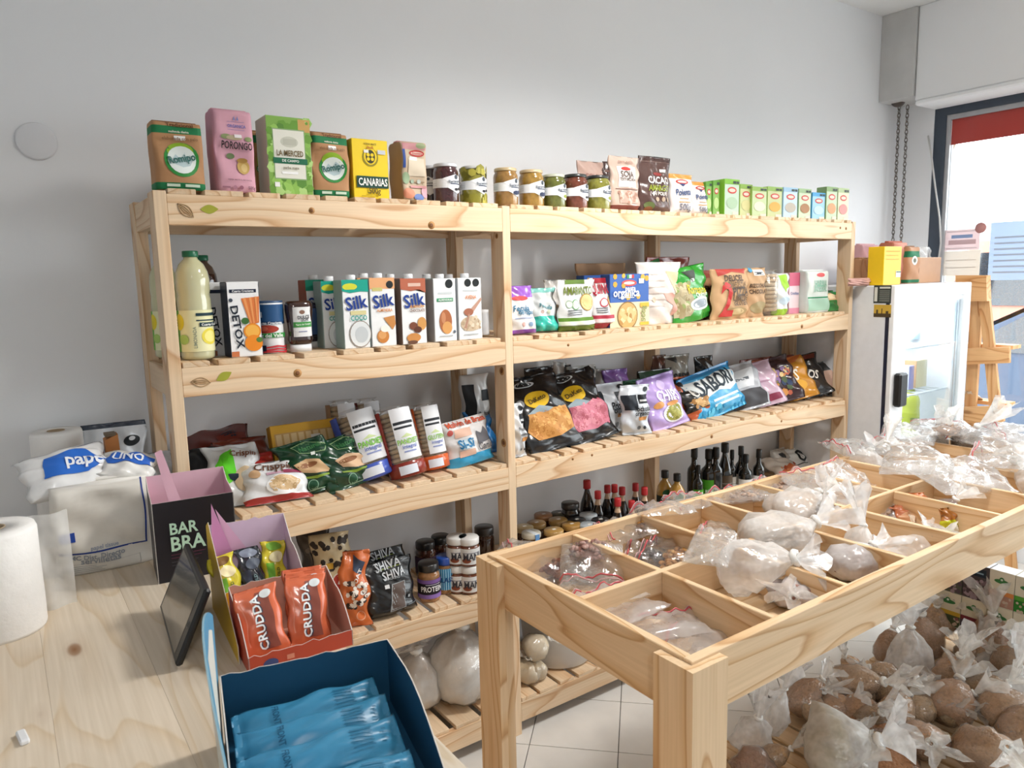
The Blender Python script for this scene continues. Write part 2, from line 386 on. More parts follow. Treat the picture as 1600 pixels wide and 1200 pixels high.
# ------------------------------------------------------------------ shop window and street
wx = 3.985
w1 = empty('window_1', (wx, 0, 0)); tag(w1, kind='structure')
MPd = plain('dark_frame', '#3b4654', .4, .05, 20); MPg = plain('grey_frame', '#aeb0b4', .4, .04, 20)
MB().box(-.03, .03, .115, .175, WIN['z0'], WIN['z1']).build('frame', MPd, w1)
MB().box(-.03, .03, WIN['y0'], .115, WIN['z1']-.05, WIN['z1']).build('frame', MPd, w1)
MB().box(-.03, .03, WIN['y0'], .115, WIN['z0'], WIN['z0']+.05).build('frame', MPd, w1)
MB().box(-.022, .022, .095, .115, WIN['z0']+.05, WIN['z1']-.05).build('frame', MPg, w1)
MB().box(-.022, .022, WIN['y0'], .095, WIN['z1']-.075, WIN['z1']-.05).build('frame', MPg, w1)
for yy in (-1.35, -2.7): MB().box(-.03, .03, yy-.03, yy+.03, WIN['z0']+.05, WIN['z1']-.075).build('frame', MPd, w1)
for a, b in ((-1.32, .095), (-2.67, -1.38), (WIN['y0'], -2.73)):
    MB().box(-.004, .004, a, b, WIN['z0']+.05, WIN['z1']-.075).build('pane', MP['glass'], w1)
gx = wx-.006
def notice(name, label, u0, v0, u1, v1, col, extra=(), cat='notice'):
    a = px(u0, v0, x=gx); b = px(u1, v1, x=gx)
    y0, y1, z0, z1 = b.y, a.y, b.z, a.z
    t = empty(name, (gx, y1, z0)); tag(t, label, cat)
    MB().box(-.0025, -.0005, y0-y1, 0, 0, z1-z0, col).build('sheet', film('backlit_sheet', .93, 0, .6, col, 0, .5, lo=.97), t)
    mm = MB(); Wd, Hd = y1-y0, z1-z0
    for (p, q_, r_, s_, c_) in extra: mm.box(-.0032, -.0026, -r_*Wd, -p*Wd, q_*Hd, s_*Hd, c_)
    if extra: mm.build('print', MP['ink'], t)
    return t, Wd, Hd
a = px(1478, 183, x=gx); b = px(1478, 228, x=gx)
t = empty('window_band', (gx, .094, b.z)); tag(t, 'red vinyl band across the top of the shop window', 'window band')
MB().box(-.003, -.0005, -1.4, 0, 0, a.z-b.z, '#c2413c').build('band', film('red_vinyl', .95, .0, .5, '#b25a54', .0, .5, lo=.97), t)
lines = [(.1, .12+.1*k, .9, .15+.1*k, '#b4c2d8') for k in range(7)]
notice('window_sign', 'small pinkish framed sign taped to the window above the fridge', 1477, 360, 1530, 390, '#eedfe0',
       [(.06, .08, .94, .12, '#cfc0c4'), (.06, .88, .94, .92, '#cfc0c4'), (.2, .58, .8, .74, '#8fa6cf'), (.12, .28, .9, .5, '#d4b6bb')])
notice('window_notice', 'plain cream sheet taped to the window beneath the pinkish sign', 1473, 393, 1530, 430, '#eae4dc', [(.1, .6, .9, .64, '#d9d0c6'), (.1, .3, .9, .34, '#d9d0c6')])
notice('window_notice', 'pale blue printed sheet taped to the window at the right edge', 1549, 348, 1618, 437, '#cfdff2', lines)
c = px(1533, 356, x=gx)
o = MB().lathe([(.028, 0), (.028, .002), (0, .002)], 24, col='#c9928f').build('window_sticker', MP['paper'], None, (gx-.004, c.y, c.z), (0, -math.pi/2, 0))
tag(o, 'small round dusty pink sticker on the window glass', 'sticker')

# chain of the roller shutter
def chain(u, v0, v1, label):
    a = px(u, v0, x=3.86); b = px(u+2, v1, x=3.86); mm = MB(); L = a.z-b.z; n = int(L/.021)
    for k in range(n):
        z = -k*L/n; pts = []
        for i in range(8):
            t_ = 2*math.pi*i/8; w_ = .0075*math.cos(t_); h_ = .0145*math.sin(t_)
            pts.append((w_ if k % 2 else 0, 0 if k % 2 else w_, z+h_))
        mm.tube(pts, .0028, 5, '#77706a', closed=True)
    tag(mm.build('shutter_chain', MP['metal'], None, (a.x, a.y, a.z)), label, 'chain')
chain(1405, 168, 398, 'left strand of the rusty chain hanging in the corner')
chain(1418, 168, 398, 'right strand of the rusty chain hanging in the corner')
a = px(1412, 168, x=3.9)
t = empty('shutter_gear', (3.84, a.y, a.z+.03)); tag(t, 'dark greasy shutter gear at the top of the chains', 'gear')
MB().lathe([(.03, -.02), (.035, -.012), (.035, .012), (.03, .02)], 18, col='#4a3f38').build('wheel', MP['metal'], t, rot=(0, math.pi/2, 0))
MB().box(-.01, .085, -.012, .012, -.012, .012, '#55504b').build('bracket', MP['metal'], t)
pts = [px(u, v, x=3.93) for u, v in ((1450, 212), (1455, 240), (1461, 290), (1468, 340), (1470, 380), (1467, 402))]
tag(MB().tube(pts, .005, 6, '#d4d4d2').build('wall_cable', MP['plastic']), 'white cable drooping beside the dark window frame', 'cable')

# street
sbox('ground', 4.15, 40, -25, 25, -.25, -.12, mat=MP['concrete'])
def car(name, loc, rz, L, Wd, prof, glassprof, col, label, cat):
    """prof = side outline (x, z); lofted over the width with tumble-home"""
    t = empty(name, loc, (0, 0, rz)); tag(t, label, cat)
    body = MB(); P = []; ys = (-.5, -.47, -.3, 0, .3, .47, .5); n = len(prof)
    for yy in ys:
        for (x, z) in prof:
            up = max(0, (z-.75)/.75); sh = 1-.16*up
            e = 1-.04*(abs(yy) > .49); P.append((x*e, yy*Wd*sh, .25+(z-.25)*(1-.03*(abs(yy) > .46))))
    F = []
    for k in range(len(ys)-1):
        for i in range(n): F.append((k*n+i, k*n+(i+1) % n, (k+1)*n+(i+1) % n, (k+1)*n+i))
    F.append(tuple(range(n-1, -1, -1))); F.append(tuple((len(ys)-1)*n+i for i in range(n)))
    body.add(P, F, col); body.build('body', MPcar, t, recalc=True)
    for s_ in (-1, 1):
        for poly in glassprof:
            g = MB(); g.add([(x, s_*(Wd*.5*(1-.16*max(0, (z-.75)/.75))+.004), z) for x, z in poly], [tuple(range(len(poly)))], '#26313c'); g.build('side_window', MP['jar'], t)
    return t
MPcar = printed('car_paint', .35, 0, 10, .15, .3, .02)
prof = [(-2.05, .35), (-2.05, .75), (-1.9, .98), (-1.55, 1.42), (-.9, 1.5), (.1, 1.46), (.95, 1.0), (1.75, .86), (2.02, .68), (2.08, .35), (1.75, .2), (-1.75, .2)]
cr = car('parked_car', (6.9, .15, -.12), math.radians(86), 4.1, 1.72, prof, [[(-1.6, 1.0), (-1.35, 1.36), (-.4, 1.42), (-.4, 1.0)], [(-.34, 1.0), (-.34, 1.42), (.1, 1.4), (.75, 1.0)]], '#3d4d64',
     'blue grey hatchback parked outside the window', 'car')
def quad_on(name, mat, par, a, b, w0, w1, col):
    d = Vector((b[0]-a[0], 0, b[1]-a[1])); nn = Vector((d.z, 0, -d.x)).normalized()*-.012
    if nn.z < 0: nn = -nn
    MB().add([(a[0]+nn.x, -w0, a[1]+nn.z), (a[0]+nn.x, w0, a[1]+nn.z), (b[0]+nn.x, w1, b[1]+nn.z), (b[0]+nn.x, -w1, b[1]+nn.z)], [(0, 1, 2, 3)], col).build(name, mat, par)
quad_on('windscreen', MP['jar'], cr, (.88, 1.04), (.16, 1.43), .72, .62, '#3d4c5a')
quad_on('rear_window', MP['jar'], cr, (-1.85, 1.04), (-1.58, 1.38), .68, .6, '#3d4c5a')
for s_ in (-1, 1):
    MB().ell((1.86, s_*.6, .74), (.2, .2, .07), '#e8eef2').build('headlight', MP['jar'], cr)
    for xx in (-1.25, 1.28):
        wh = MB().lathe([(.1, -.1), (.31, -.1), (.32, 0), (.31, .1), (.1, .1)], 24, col='#1d1d1f').build('wheel', MP['plastic'], cr, (xx, s_*.78, .32), (math.pi/2, 0, 0))
        MB().lathe([(0, -.105), (.2, -.105), (.2, .105), (0, .105)], 14, col='#a7abb0').build('hub_cap', MP['metal'], wh)
MB().box(2.05, 2.1, -.6, .6, .38, .5, '#22262b').build('grille', MP['plastic'], cr)
prof2 = [(-2.4, .35), (-2.4, 1.9), (-2.25, 2.05), (1.3, 2.05), (1.9, 1.25), (2.4, 1.05), (2.45, .35), (2, .25), (-2, .25)]
vn = car('parked_van', (10.6, 1.2, -.12), math.radians(88), 4.9, 1.9, prof2, [[(.4, 1.2), (.4, 1.85), (1.2, 1.85), (1.65, 1.2)], [(-1.9, 1.2), (-1.9, 1.85), (.3, 1.85), (.3, 1.2)]], '#d08a78',
     'reddish van parked across the street beyond the car', 'van')
for s_ in (-1, 1):
    for xx in (-1.5, 1.5):
        MB().lathe([(.1, -.1), (.33, -.1), (.33, .1), (.1, .1)], 20, col='#1d1d1f').build('wheel', MP['plastic'], vn, (xx, s_*.86, .33), (math.pi/2, 0, 0))
t = empty('street_tree', (9.2, 2.6, -.12)); tag(t, 'pale green street tree seen at the top of the window', 'tree')
MB().tube([(0, 0, 0), (.05, .02, 1.6), (.1, .05, 3.0), (.3, -.3, 4.0)], [.14, .11, .09, .04], 8, '#75685a').build('trunk', MP['paper'], t)
rg = random.Random(4); mm = MB()
for k in range(420):
    th = rg.uniform(0, 6.28); rr = 1.5*math.sqrt(rg.random()); p = Vector((rr*math.cos(th), rr*math.sin(th)-.6, 4.15+rg.uniform(-.75, 1.3)))
    ro = Matrix.Rotation(rg.uniform(0, 6), 3, 'X') @ Matrix.Rotation(rg.uniform(0, 6), 3, 'Z')
    mm.add([p+ro @ Vector(q_) for q_ in ((-.09, 0, 0), (0, -.045, .01), (.09, 0, 0), (0, .045, .01))], [(0, 1, 2, 3)], rg.choice(['#8fa878', '#a4ba8c', '#7d9868']))
tag(mm.build('foliage', MP['paper'], t), kind='stuff')

# ------------------------------------------------------------------ wooden shelving along the wall
PW, PD, SD = .0292, .067, .349
XM, XR = .975, 2.8953
ZS = [.1158, .5254, .9361, 1.3402, 1.75]; BH = .071; TS = .013
DECK = [z+TS for z in ZS]
sh = empty('shelving_unit', (0, 0, 0)); tag(sh, 'long five-tier pine slat shelving unit along the white wall', 'shelf')
for X in (0, XM, XR):
    for y in (0, SD-PD):
        MB().box(X, X+PW, y, y+PD, 0, ZS[4]+.007, ch=.0015).build('post', W['z'], sh)
MB().box(1.93, 1.93+PW, SD-PD, SD, 0, ZS[4]-.001, ch=.0015).build('post', W['z'], sh)
rg = random.Random(11)
slats = {}
for lv, z in enumerate(ZS):
    for (a, b) in ((PW, XM), (XM+PW, XR)):
        MB().box(a, b, 0, .02, z-BH, z, ch=.0012).build('front_beam', W['x'], sh)
        if a > .5:
            MB().box(a, 1.93-.001, SD-.022, SD-.002, z-BH, z, ch=.0012).build('back_beam', W['x'], sh)
            MB().box(1.93+PW+.001, b, SD-.022, SD-.002, z-BH, z, ch=.0012).build('back_beam', W['x'], sh)
        else: MB().box(a, b, SD-.022, SD-.002, z-BH, z, ch=.0012).build('back_beam', W['x'], sh)
        x = a+.004
        while x < b-.03:
            w_ = rg.choice([.062, .078, .09, .09]); gap = rg.choice([.014, .02, .024])
            if x+w_ > b-.003: w_ = b-.003-x
            key = round(w_, 4)
            y0 = rg.choice([.001, .004, .0015])
            if key not in slats:
                o = MB().box(0, w_, 0, SD-.006, 0, TS, ch=.0012).build('slat', W['y'], sh); slats[key] = o.data; o.location = (x, y0, z)
            else: inst(slats[key], 'slat', (x, y0, z), parent=sh)
            x += w_+gap
    for X in (.003, XM+.004, XR+.004):
        MB().box(X, X+.02, PD, SD-PD, z-BH, z-.001, ch=.0012).build('side_rail', W['y'], sh)
# knots, nail marks and the burnt leaf marks on the front beams
def leaf(x, z, L, wd, ang, col, hollow, name):
    pts = []; n = 14
    for i in range(n+1): t_ = i/n; pts.append((L*(t_-.5), wd*math.sin(math.pi*t_)))
    for i in range(n-1, 0, -1): t_ = i/n; pts.append((L*(t_-.5), -wd*math.sin(math.pi*t_)))
    ca, sa = math.cos(ang), math.sin(ang); R2 = lambda p: (x+p[0]*ca-p[1]*sa, -.0012, z+p[0]*sa+p[1]*ca)
    mm = MB()
    if not hollow: mm.prism([(R2(p)[0], R2(p)[2]) for p in pts], -.0012, -.0002, col)
    else:
        mm.tube([R2(p) for p in pts], .0012, 5, col, closed=True)
        for f in (-.45, 0, .45):
            mm.tube([R2((L*(t_-.5)*.9, wd*f*math.sin(math.pi*t_))) for t_ in (.08, .3, .5, .7, .92)], .0011, 5, col)
    mm.build(name, MP['ink'], sh)
for (u0, v0, u1, v1, lv) in ((290, 329, 327, 327, 4), (314, 597, 350, 588, 3)):
    a = px(u0, v0, y=0); b = px(u1, v1, y=0)
    leaf(a.x, a.z, .045, .011, -.75 if lv == 4 else -.15, '#b99a72', True, 'burnt_seed_mark')
    leaf(b.x, b.z, .042, .0105, .05 if lv == 4 else .45, '#a3a53a', False, 'green_leaf_mark')
def knot(x, z, r, y=-.0008, axis='y'):
    mm = MB(); mm.lathe([(r, 0), (r, .0006)], 14, col='#b98a55'); mm.lathe([(r*.55, .0006), (r*.5, .0011)], 12, col='#7d5230')
    if axis == 'y': mm.build('knot', MP['ink'], sh, (x, y+.0008, z), (math.pi/2, 0, 0))
    else: mm.build('knot', MP['ink'], sh, (x+.0003, y, z), (0, -math.pi/2, 0))
for (u, v, r) in ((487, 329, .008), (465, 583, .011), (674, 352, .011), (1253, 510, .009), (1112, 682, .008), (888, 539, .005), (1221, 658, .006), (895, 717, .005), (925, 711, .005), (1313, 356, .006), (1322, 357, .007)):
    c = px(u, v, y=0); knot(c.x, c.z, r)
for (u, v, r) in ((784, 580, .013), (787, 692, .014), (776, 369, .008)):
    c = px(u, v, x=XM); knot(c.x, c.z, r, c.y, 'x')

# ------------------------------------------------------------------ display table with compartments
ZT = .90
TX0, TX1, TY0, TY1 = .5415, 2.753, -1.145, -.488
tb = empty('display_table', (TX0, TY0, 0)); tag(tb, 'long pine display table with open compartments on top', 'table')
def tbox(name, x0, x1, y0, y1, z0, z1, ax, ch=.0015): return MB().box(x0-TX0, x1-TX0, y0-TY0, y1-TY0, z0, z1, ch=ch).build(name, WT[ax], tb)
LW, LT = .088, .019; BT = .019; TBH = .112
ix0, ix1, iy0, iy1 = TX0+LT, TX1-LT, TY0+LT, TY1-LT
for sx in (0, 1):
    for sy in (0, 1):
        xa = TX0 if sx == 0 else TX1-LT; ya = TY0 if sy == 0 else TY1-LT
        zt = ZT-.006
        m = MB()
        poly = [(0, 0), (LW, 0), (LW, LT), (LT, LT), (LT, LW), (0, LW)]
        P = [((x if sx == 0 else TX1-TX0-x), (y if sy == 0 else TY1-TY0-y)) for x, y in poly]
        lg = MB().prism(P, 0, zt, axis='z').build('leg', WT['z'], tb, recalc=True)
tbox('side_board', ix0, ix1, iy0, iy0+BT, ZT-TBH, ZT, 'x'); tbox('side_board', ix0, ix1, iy1-BT, iy1, ZT-TBH, ZT, 'x')
tbox('end_board', ix0, ix0+BT, iy0+BT, iy1-BT, ZT-TBH, ZT, 'y'); tbox('end_board', ix1-BT, ix1, iy0+BT, iy1-BT, ZT-TBH, ZT, 'y')
YD = -.822
tbox('row_divider', ix0+BT, ix1-BT, YD-.007, YD+.007, ZT-.092, ZT-.001, 'x')
CX = [ix0+BT/2+k*(ix1-ix0-BT)/9 for k in range(10)]
for x in CX[1:-1]:
    tbox('column_divider', x-.007, x+.007, iy0+BT, YD-.007, ZT-.092, ZT-.002, 'y')
    tbox('column_divider', x-.007, x+.007, YD+.007, iy1-BT, ZT-.092, ZT-.002, 'y')
tbox('compartment_base', ix0+.001, ix1-.001, iy0+.001, iy1-.001, ZT-TBH+.004, ZT-.092, 'x', ch=0)
ZC = ZT-.092
ZL = .075
tbox('lower_rail', ix0+.07, ix1-.07, iy0+.03, iy0+.05, ZL-.05, ZL-.012, 'x'); tbox('lower_rail', ix0+.07, ix1-.07, iy1-.05, iy1-.03, ZL-.05, ZL-.012, 'x')
tbox('lower_rail', ix0, ix0+.02, iy0+.07, iy1-.07, ZL-.05, ZL-.012, 'y'); tbox('lower_rail', ix1-.02, ix1, iy0+.07, iy1-.07, ZL-.05, ZL-.012, 'y')
x = ix0+.005; k = 0
while x < ix1-.05:
    w_ = min(.088, ix1-.005-x); tbox('lower_slat', x, x+w_, iy0+.002 if .09 < x-ix0 < ix1-ix0-.16 else iy0+.07, iy1-.002 if .09 < x-ix0 < ix1-ix0-.16 else iy1-.07, ZL-.012, ZL, 'y'); x += w_+.012

# ------------------------------------------------------------------ counter in the left foreground
ZK = .90
WC = wood('pale_counter_wood', 'y', '#e0d2bf', '#dccbb4', '#d6c2a6', knots=True)
ct = empty('shop_counter', (-.35, -.7, 0)); tag(ct, 'pale wooden shop counter in the left foreground', 'counter')
def cbox(name, x0, x1, y0, y1, z0, z1, mat, ch=.002): return MB().box(x0+.35, x1+.35, y0+.7, y1+.7, z0, z1, ch=ch).build(name, mat, ct)
xs = [-.78, -.62, -.465, -.315, -.165, -.02]
for a, b in zip(xs[:-1], xs[1:]): cbox('plank', a, b-.0002, -1.5, .345, ZK-.03, ZK, WC, ch=.0003)
cbox('plank', -.02, .122, -1.5, -.02, ZK-.03, ZK, WC, ch=.0004)
cbox('front_panel', .075, .095, -1.46, -.06, .02, ZK-.03, W['y']); cbox('end_panel', -.75, .075, -.08, -.06, .02, ZK-.03, W['x'])
cbox('end_panel', -.75, .075, -1.46, -1.44, .02, ZK-.03, W['x']); cbox('toe_kick', -.73, .06, -1.42, -.1, 0, .02, W['x'])

# ------------------------------------------------------------------ glass-door fridge
FX0, FX1, FY, FZ = 2.945, 3.672, -.185, 1.468
fr = empty('display_fridge', (FX0, FY, 0)); tag(fr, 'white upright fridge with glass door beside the shelving', 'fridge')
FW = FX1-FX0; FDp = .535; dt = .04
m = MB(); m.box(0, .035, dt, FDp, 0, FZ, '#dfe2e7', ch=.004); m.box(FW-.035, FW, dt, FDp, 0, FZ, '#dfe2e7', ch=.004)
m.box(.034, FW-.034, FDp-.03, FDp, 0, FZ, '#e8eaee'); m.box(.034, FW-.034, dt, FDp, FZ-.05, FZ, '#e6e8ec'); m.box(.034, FW-.034, dt, FDp, 0, .18, '#dfe2e7')
m.build('body', MP['plastic'], fr)
g = MB(); g.box(.0, .02, dt-.014, dt-.001, .16, FZ-.006, '#1c2036'); g.box(FW-.02, FW, dt-.014, dt-.001, .16, FZ-.006, '#1c2036'); g.box(.02, FW-.02, dt-.014, dt-.001, FZ-.026, FZ-.006, '#1c2036')
g.build('gasket', MP['plastic'], fr)
dr = MB(); sw = .115
dr.box(0, sw, 0, dt-.015, .16, FZ, '#eceef1', ch=.004); dr.box(FW-.07, FW, 0, dt-.015, .16, FZ, '#eceef1', ch=.004)
dr.box(sw, FW-.07, 0, dt-.015, FZ-.06, FZ, '#eceef1', ch=.003); dr.box(sw, FW-.07, 0, dt-.015, .16, .24, '#eceef1', ch=.003)
door = dr.build('door', MP['plastic'], fr)
MB().box(sw, FW-.07, .008, .014, .24, FZ-.06).build('glass', MP['glass'], door)
a = px(1410, 581, y=FY); b = px(1410, 632, y=FY)
MB().box(.018, .085, -.035, 0, b.z, a.z, '#15171a', ch=.008).build('handle', MP['plastic'], door)
for xx in (FW-.085, FW-.11): MB().box(xx, xx+.009, .016, .024, .26, FZ-.08, '#a9b4be').build('reflection_stripe', MP['metal'], door)  # thin grey bars standing in for stripes reflected in the door glass
for z in (.42, .68, .93, 1.16):
    mm = MB()
    for k in range(9): mm.tube([(.05+k*(FW-.1)/8, dt+.02, z), (.05+k*(FW-.1)/8, FDp-.04, z)], .003, 6, '#e4e8ea')
    mm.tube([(.038, dt+.03, z+.004), (FW-.038, dt+.03, z+.004)], .005, 6, '#e4e8ea'); mm.tube([(.038, FDp-.06, z+.004), (FW-.038, FDp-.06, z+.004)], .005, 6, '#e4e8ea')
    mm.build('shelf', MP['metal'], fr)
MB().box(.1, FW-.1, dt+.02, dt+.05, FZ-.075, FZ-.052).build('lamp', emit('fridge_lamp', '#f4fbff', 7), fr)
l = bpy.data.lights.new('fridge_light', 'AREA'); l.shape = 'RECTANGLE'; l.size = FW-.2; l.size_y = .25; l.energy = 9; l.color = (.93, .98, 1)
o = bpy.data.objects.new('fridge_light', l); COL.objects.link(o); o.parent = fr; o.location = (FW/2, .24, FZ-.08)
def sidepatch(name, label, u0, v0, u1, v1, base, bits, cat='poster'):
    a = px(u0, v0, x=FX0); b = px(u1, v1, x=FX0); t = empty(name, (FX0, min(a.y, b.y), b.z)); tag(t, label, cat)
    Wd, Hd = abs(a.y-b.y), a.z-b.z
    MB().box(-.0015, -.0002, 0, Wd, 0, Hd, base).build('sheet', MP['paper'], t)
    mm = MB()
    for (p, q_, r_, s_, c_) in bits: mm.box(-.0022, -.0016, (1-r_)*Wd, (1-p)*Wd, q_*Hd, s_*Hd, c_)
    mm.build('print', MP['ink'], t)
sidepatch('fridge_poster', 'small dark poster with pale lettering on the fridge side', 1366, 446, 1392, 474, '#3c403c', [(.05, .1, .22, .9, '#d8d8cf')]+[(.34, .12+.11*k, .92, .16+.11*k, '#8d918a') for k in range(6)]+[(.34, .82, .95, .92, '#d8d8cf')])
sidepatch('fridge_sticker', 'small yellow sticker with dark skyline on the fridge side', 1366, 476, 1392, 496, '#c9a53f', [(0, 0, 1, .3, '#4b3d28'), (.15, .3, .25, .6, '#4b3d28'), (.45, .3, .5, .7, '#4b3d28'), (.7, .3, .85, .5, '#4b3d28')], 'sticker')

# ------------------------------------------------------------------ ladder rack behind the fridge
rx = 3.80
rk = empty('ladder_rack', (rx, -.1, 0)); tag(rk, 'orange pine ladder rack standing between fridge and window', 'rack')
WR = {a_: wood('rack_pine_'+a_, a_, '#e0b07c', '#d49d66', '#bd8450') for a_ in 'yz'}
def rpoly(name, pts, ax, x0=0, x1=.022, extend=None):
    P = [px(u, v, x=rx) for u, v in pts]
    MB().prism([(p.y+.1, p.z) for p in P], x0, x1, axis='x').build(name, WR[ax], rk, recalc=True)
a = px(1519, 437, x=rx); b = px(1537, 437, x=rx); 
MB().box(0, .022, b.y+.1, a.y+.1, 0, a.z).build('upright', WR['z'], rk)
p1 = px(1532, 470, x=rx); p2 = px(1553, 680, x=rx); p3 = px(1549, 470, x=rx); p4 = px(1570, 680, x=rx)
def down(p, q_):      # carry the slanted leg on to the floor
    t_ = p.z/(p.z-q_.z); return (p.y+(q_.y-p.y)*t_, 0)
d1 = down(p1, p2); d2 = down(p3, p4)
MB().prism([(p1.y+.1, p1.z), (p3.y+.1, p3.z), (d2[0]+.1, 0), (d1[0]+.1, 0)], -.023, -.001, axis='x').build('slanted_leg', WR['z'], rk, recalc=True)
rpoly('top_bar', [(1500, 430), (1548, 430), (1549, 470), (1500, 470)], 'y', -.05, -.001)
for (v0, v1, u1) in ((541, 566, 1583), (632, 657, 1574)):
    rpoly('shelf_bar', [(1500, v0+3), (u1, v0), (u1, v1), (1500, v1+3)], 'y', -.046, -.024)
    a = px(1500, v0+3, x=rx); b = px(u1, v0, x=rx)
    MB().box(0.024, .12, b.y+.11, a.y+.1, b.z-.018, b.z).build('shelf_board', WR['y'], rk)

# ------------------------------------------------------------------ packaged goods: shapes with a printable front
_tc = {}
def text_geo(s):
    if s in _tc: return _tc[s]
    cu = bpy.data.curves.new('t', 'FONT'); cu.body = s; cu.size = 1; cu.resolution_u = 2; cu.offset = .022; cu.align_x = 'LEFT'
    o = bpy.data.objects.new('t', cu); COL.objects.link(o)
    bpy.context.view_layer.update()
    me = bpy.data.meshes.new_from_object(o.evaluated_get(bpy.context.evaluated_depsgraph_get()))
    bm = bmesh.new(); bm.from_mesh(me)
    xa = min(v.co.x for v in bm.verts); xb = max(v.co.x for v in bm.verts); w = xb-xa; nc = 10
    for k in range(1, nc): bmesh.ops.bisect_plane(bm, geom=bm.verts[:]+bm.edges[:]+bm.faces[:], plane_co=(xa+w*k/nc, 0, 0), plane_no=(1, 0, 0))
    ya = min(v.co.y for v in bm.verts); yb = max(v.co.y for v in bm.verts)
    for k in (1, 2): bmesh.ops.bisect_plane(bm, geom=bm.verts[:]+bm.edges[:]+bm.faces[:], plane_co=(0, ya+(yb-ya)*k/3, 0), plane_no=(0, 1, 0))
    bm.verts.index_update(); bm.to_mesh(me); bm.free()
    V = [tuple(v.co)[:2] for v in me.vertices]; F = [tuple(p.vertices) for p in me.polygons]
    bpy.data.objects.remove(o); bpy.data.curves.remove(cu); bpy.data.meshes.remove(me)
    xa = min(v[0] for v in V); xb = max(v[0] for v in V); ya = min(v[1] for v in V); yb = max(v[1] for v in V); w = xb-xa
    V = [((x-(xa+xb)/2)/w, (y-(ya+yb)/2)/w) for x, y in V]; _tc[s] = (V, F); return _tc[s]

def decals(fmap, Wd, Hd, spec, rg, ink='ink'):
    """fmap(a, b, off) -> point on the front, a and b from 0 to 1; returns (print, lettering) builders"""
    pr = MB(); tx = MB(); k = 0
    for d in spec:
        k += 1; off = .0006+.0002*k
        if d[0] == 'r':
            _, a0, b0, a1, b1, col = d[:6]; na = max(1, round((a1-a0)*20)); nb = max(1, round((b1-b0)*26))
            P = [fmap(a0+(a1-a0)*i/na, b0+(b1-b0)*j/nb, off) for j in range(nb+1) for i in range(na+1)]
            pr.add(P, [(j*(na+1)+i, j*(na+1)+i+1, (j+1)*(na+1)+i+1, (j+1)*(na+1)+i) for j in range(nb) for i in range(na)], col, True)
        elif d[0] in 'ec':
            if d[0] == 'c': _, ca, cb, r, col = d[:5]; ra, rb = r, r*Wd/Hd
            else: _, ca, cb, ra, rb, col = d[:6]
            n = 20; P = [fmap(ca, cb, off)]
            for q_ in (.34, .67, 1): P += [fmap(ca+ra*q_*math.cos(6.2832*i/n), cb+rb*q_*math.sin(6.2832*i/n), off) for i in range(n)]
            pr.add(P, [(0, 1+i, 1+(i+1) % n) for i in range(n)]+[(h_*n+1+i, h_*n+1+n+i, h_*n+1+n+(i+1) % n, h_*n+1+(i+1) % n) for h_ in (0, 1) for i in range(n)], col, True)
        elif d[0] == 'p':
            _, pts, col = d[:3]; ca = sum(p[0] for p in pts)/len(pts); cb = sum(p[1] for p in pts)/len(pts); n = len(pts)
            for i in range(n):
                A_, B_ = pts[i], pts[(i+1) % n]; m_ = 6; ix = {}; P = []
                for i2 in range(m_+1):
                    for j2 in range(m_+1-i2):
                        ix[i2, j2] = len(P); s1, s2 = i2/m_, j2/m_
                        P.append(fmap(ca+(A_[0]-ca)*s1+(B_[0]-ca)*s2, cb+(A_[1]-cb)*s1+(B_[1]-cb)*s2, off))
                T = []
                for i2 in range(m_):
                    for j2 in range(m_-i2):
                        T.append((ix[i2, j2], ix[i2+1, j2], ix[i2, j2+1]))
                        if i2+j2 < m_-1: T.append((ix[i2+1, j2], ix[i2+1, j2+1], ix[i2, j2+1]))
                pr.add(P, T, col, True)
        elif d[0] == 't':
            _, s, ca, cb, wd, col = d[:6]; rot = math.radians(d[6]) if len(d) > 6 else 0; st = d[7] if len(d) > 7 else 1
            V, F = text_geo(s); co, si = math.cos(rot), math.sin(rot); P = []
            for x, y in V:
                x *= wd*Wd; y *= wd*Wd*st
                P.append(fmap(ca+(x*co-y*si)/Wd, cb+(x*si+y*co)/Hd, off+.0018))
            tx.add(P, F, col)
        elif d[0] == 'n':
            _, a0, b0, a1, b1, r, cols, cnt = d
            for _i in range(cnt):
                ca, cb = rg.uniform(a0, a1), rg.uniform(b0, b1); n = 6; rr = r*rg.uniform(.7, 1.2); ph = rg.uniform(0, 1)
                of = off+.00018*rg.random()
                P = [fmap(ca, cb, of+.0001)]+[fmap(ca+rr*math.cos(6.2832*(i+ph)/n), cb+rr*Wd/Hd*math.sin(6.2832*(i+ph)/n), of) for i in range(n)]
                pr.add(P, [(0, 1+i, 1+(i+1) % n) for i in range(n)], rg.choice(cols), True)
    return pr, tx
def finish(t, fmap, Wd, Hd, spec, rg):
    if not spec: return
    pr, tx = decals(fmap, Wd, Hd, spec, rg)
    if pr.f: pr.build('print', MP['ink'], t)
    if tx.f: tx.build('lettering', MP['ink'], t)

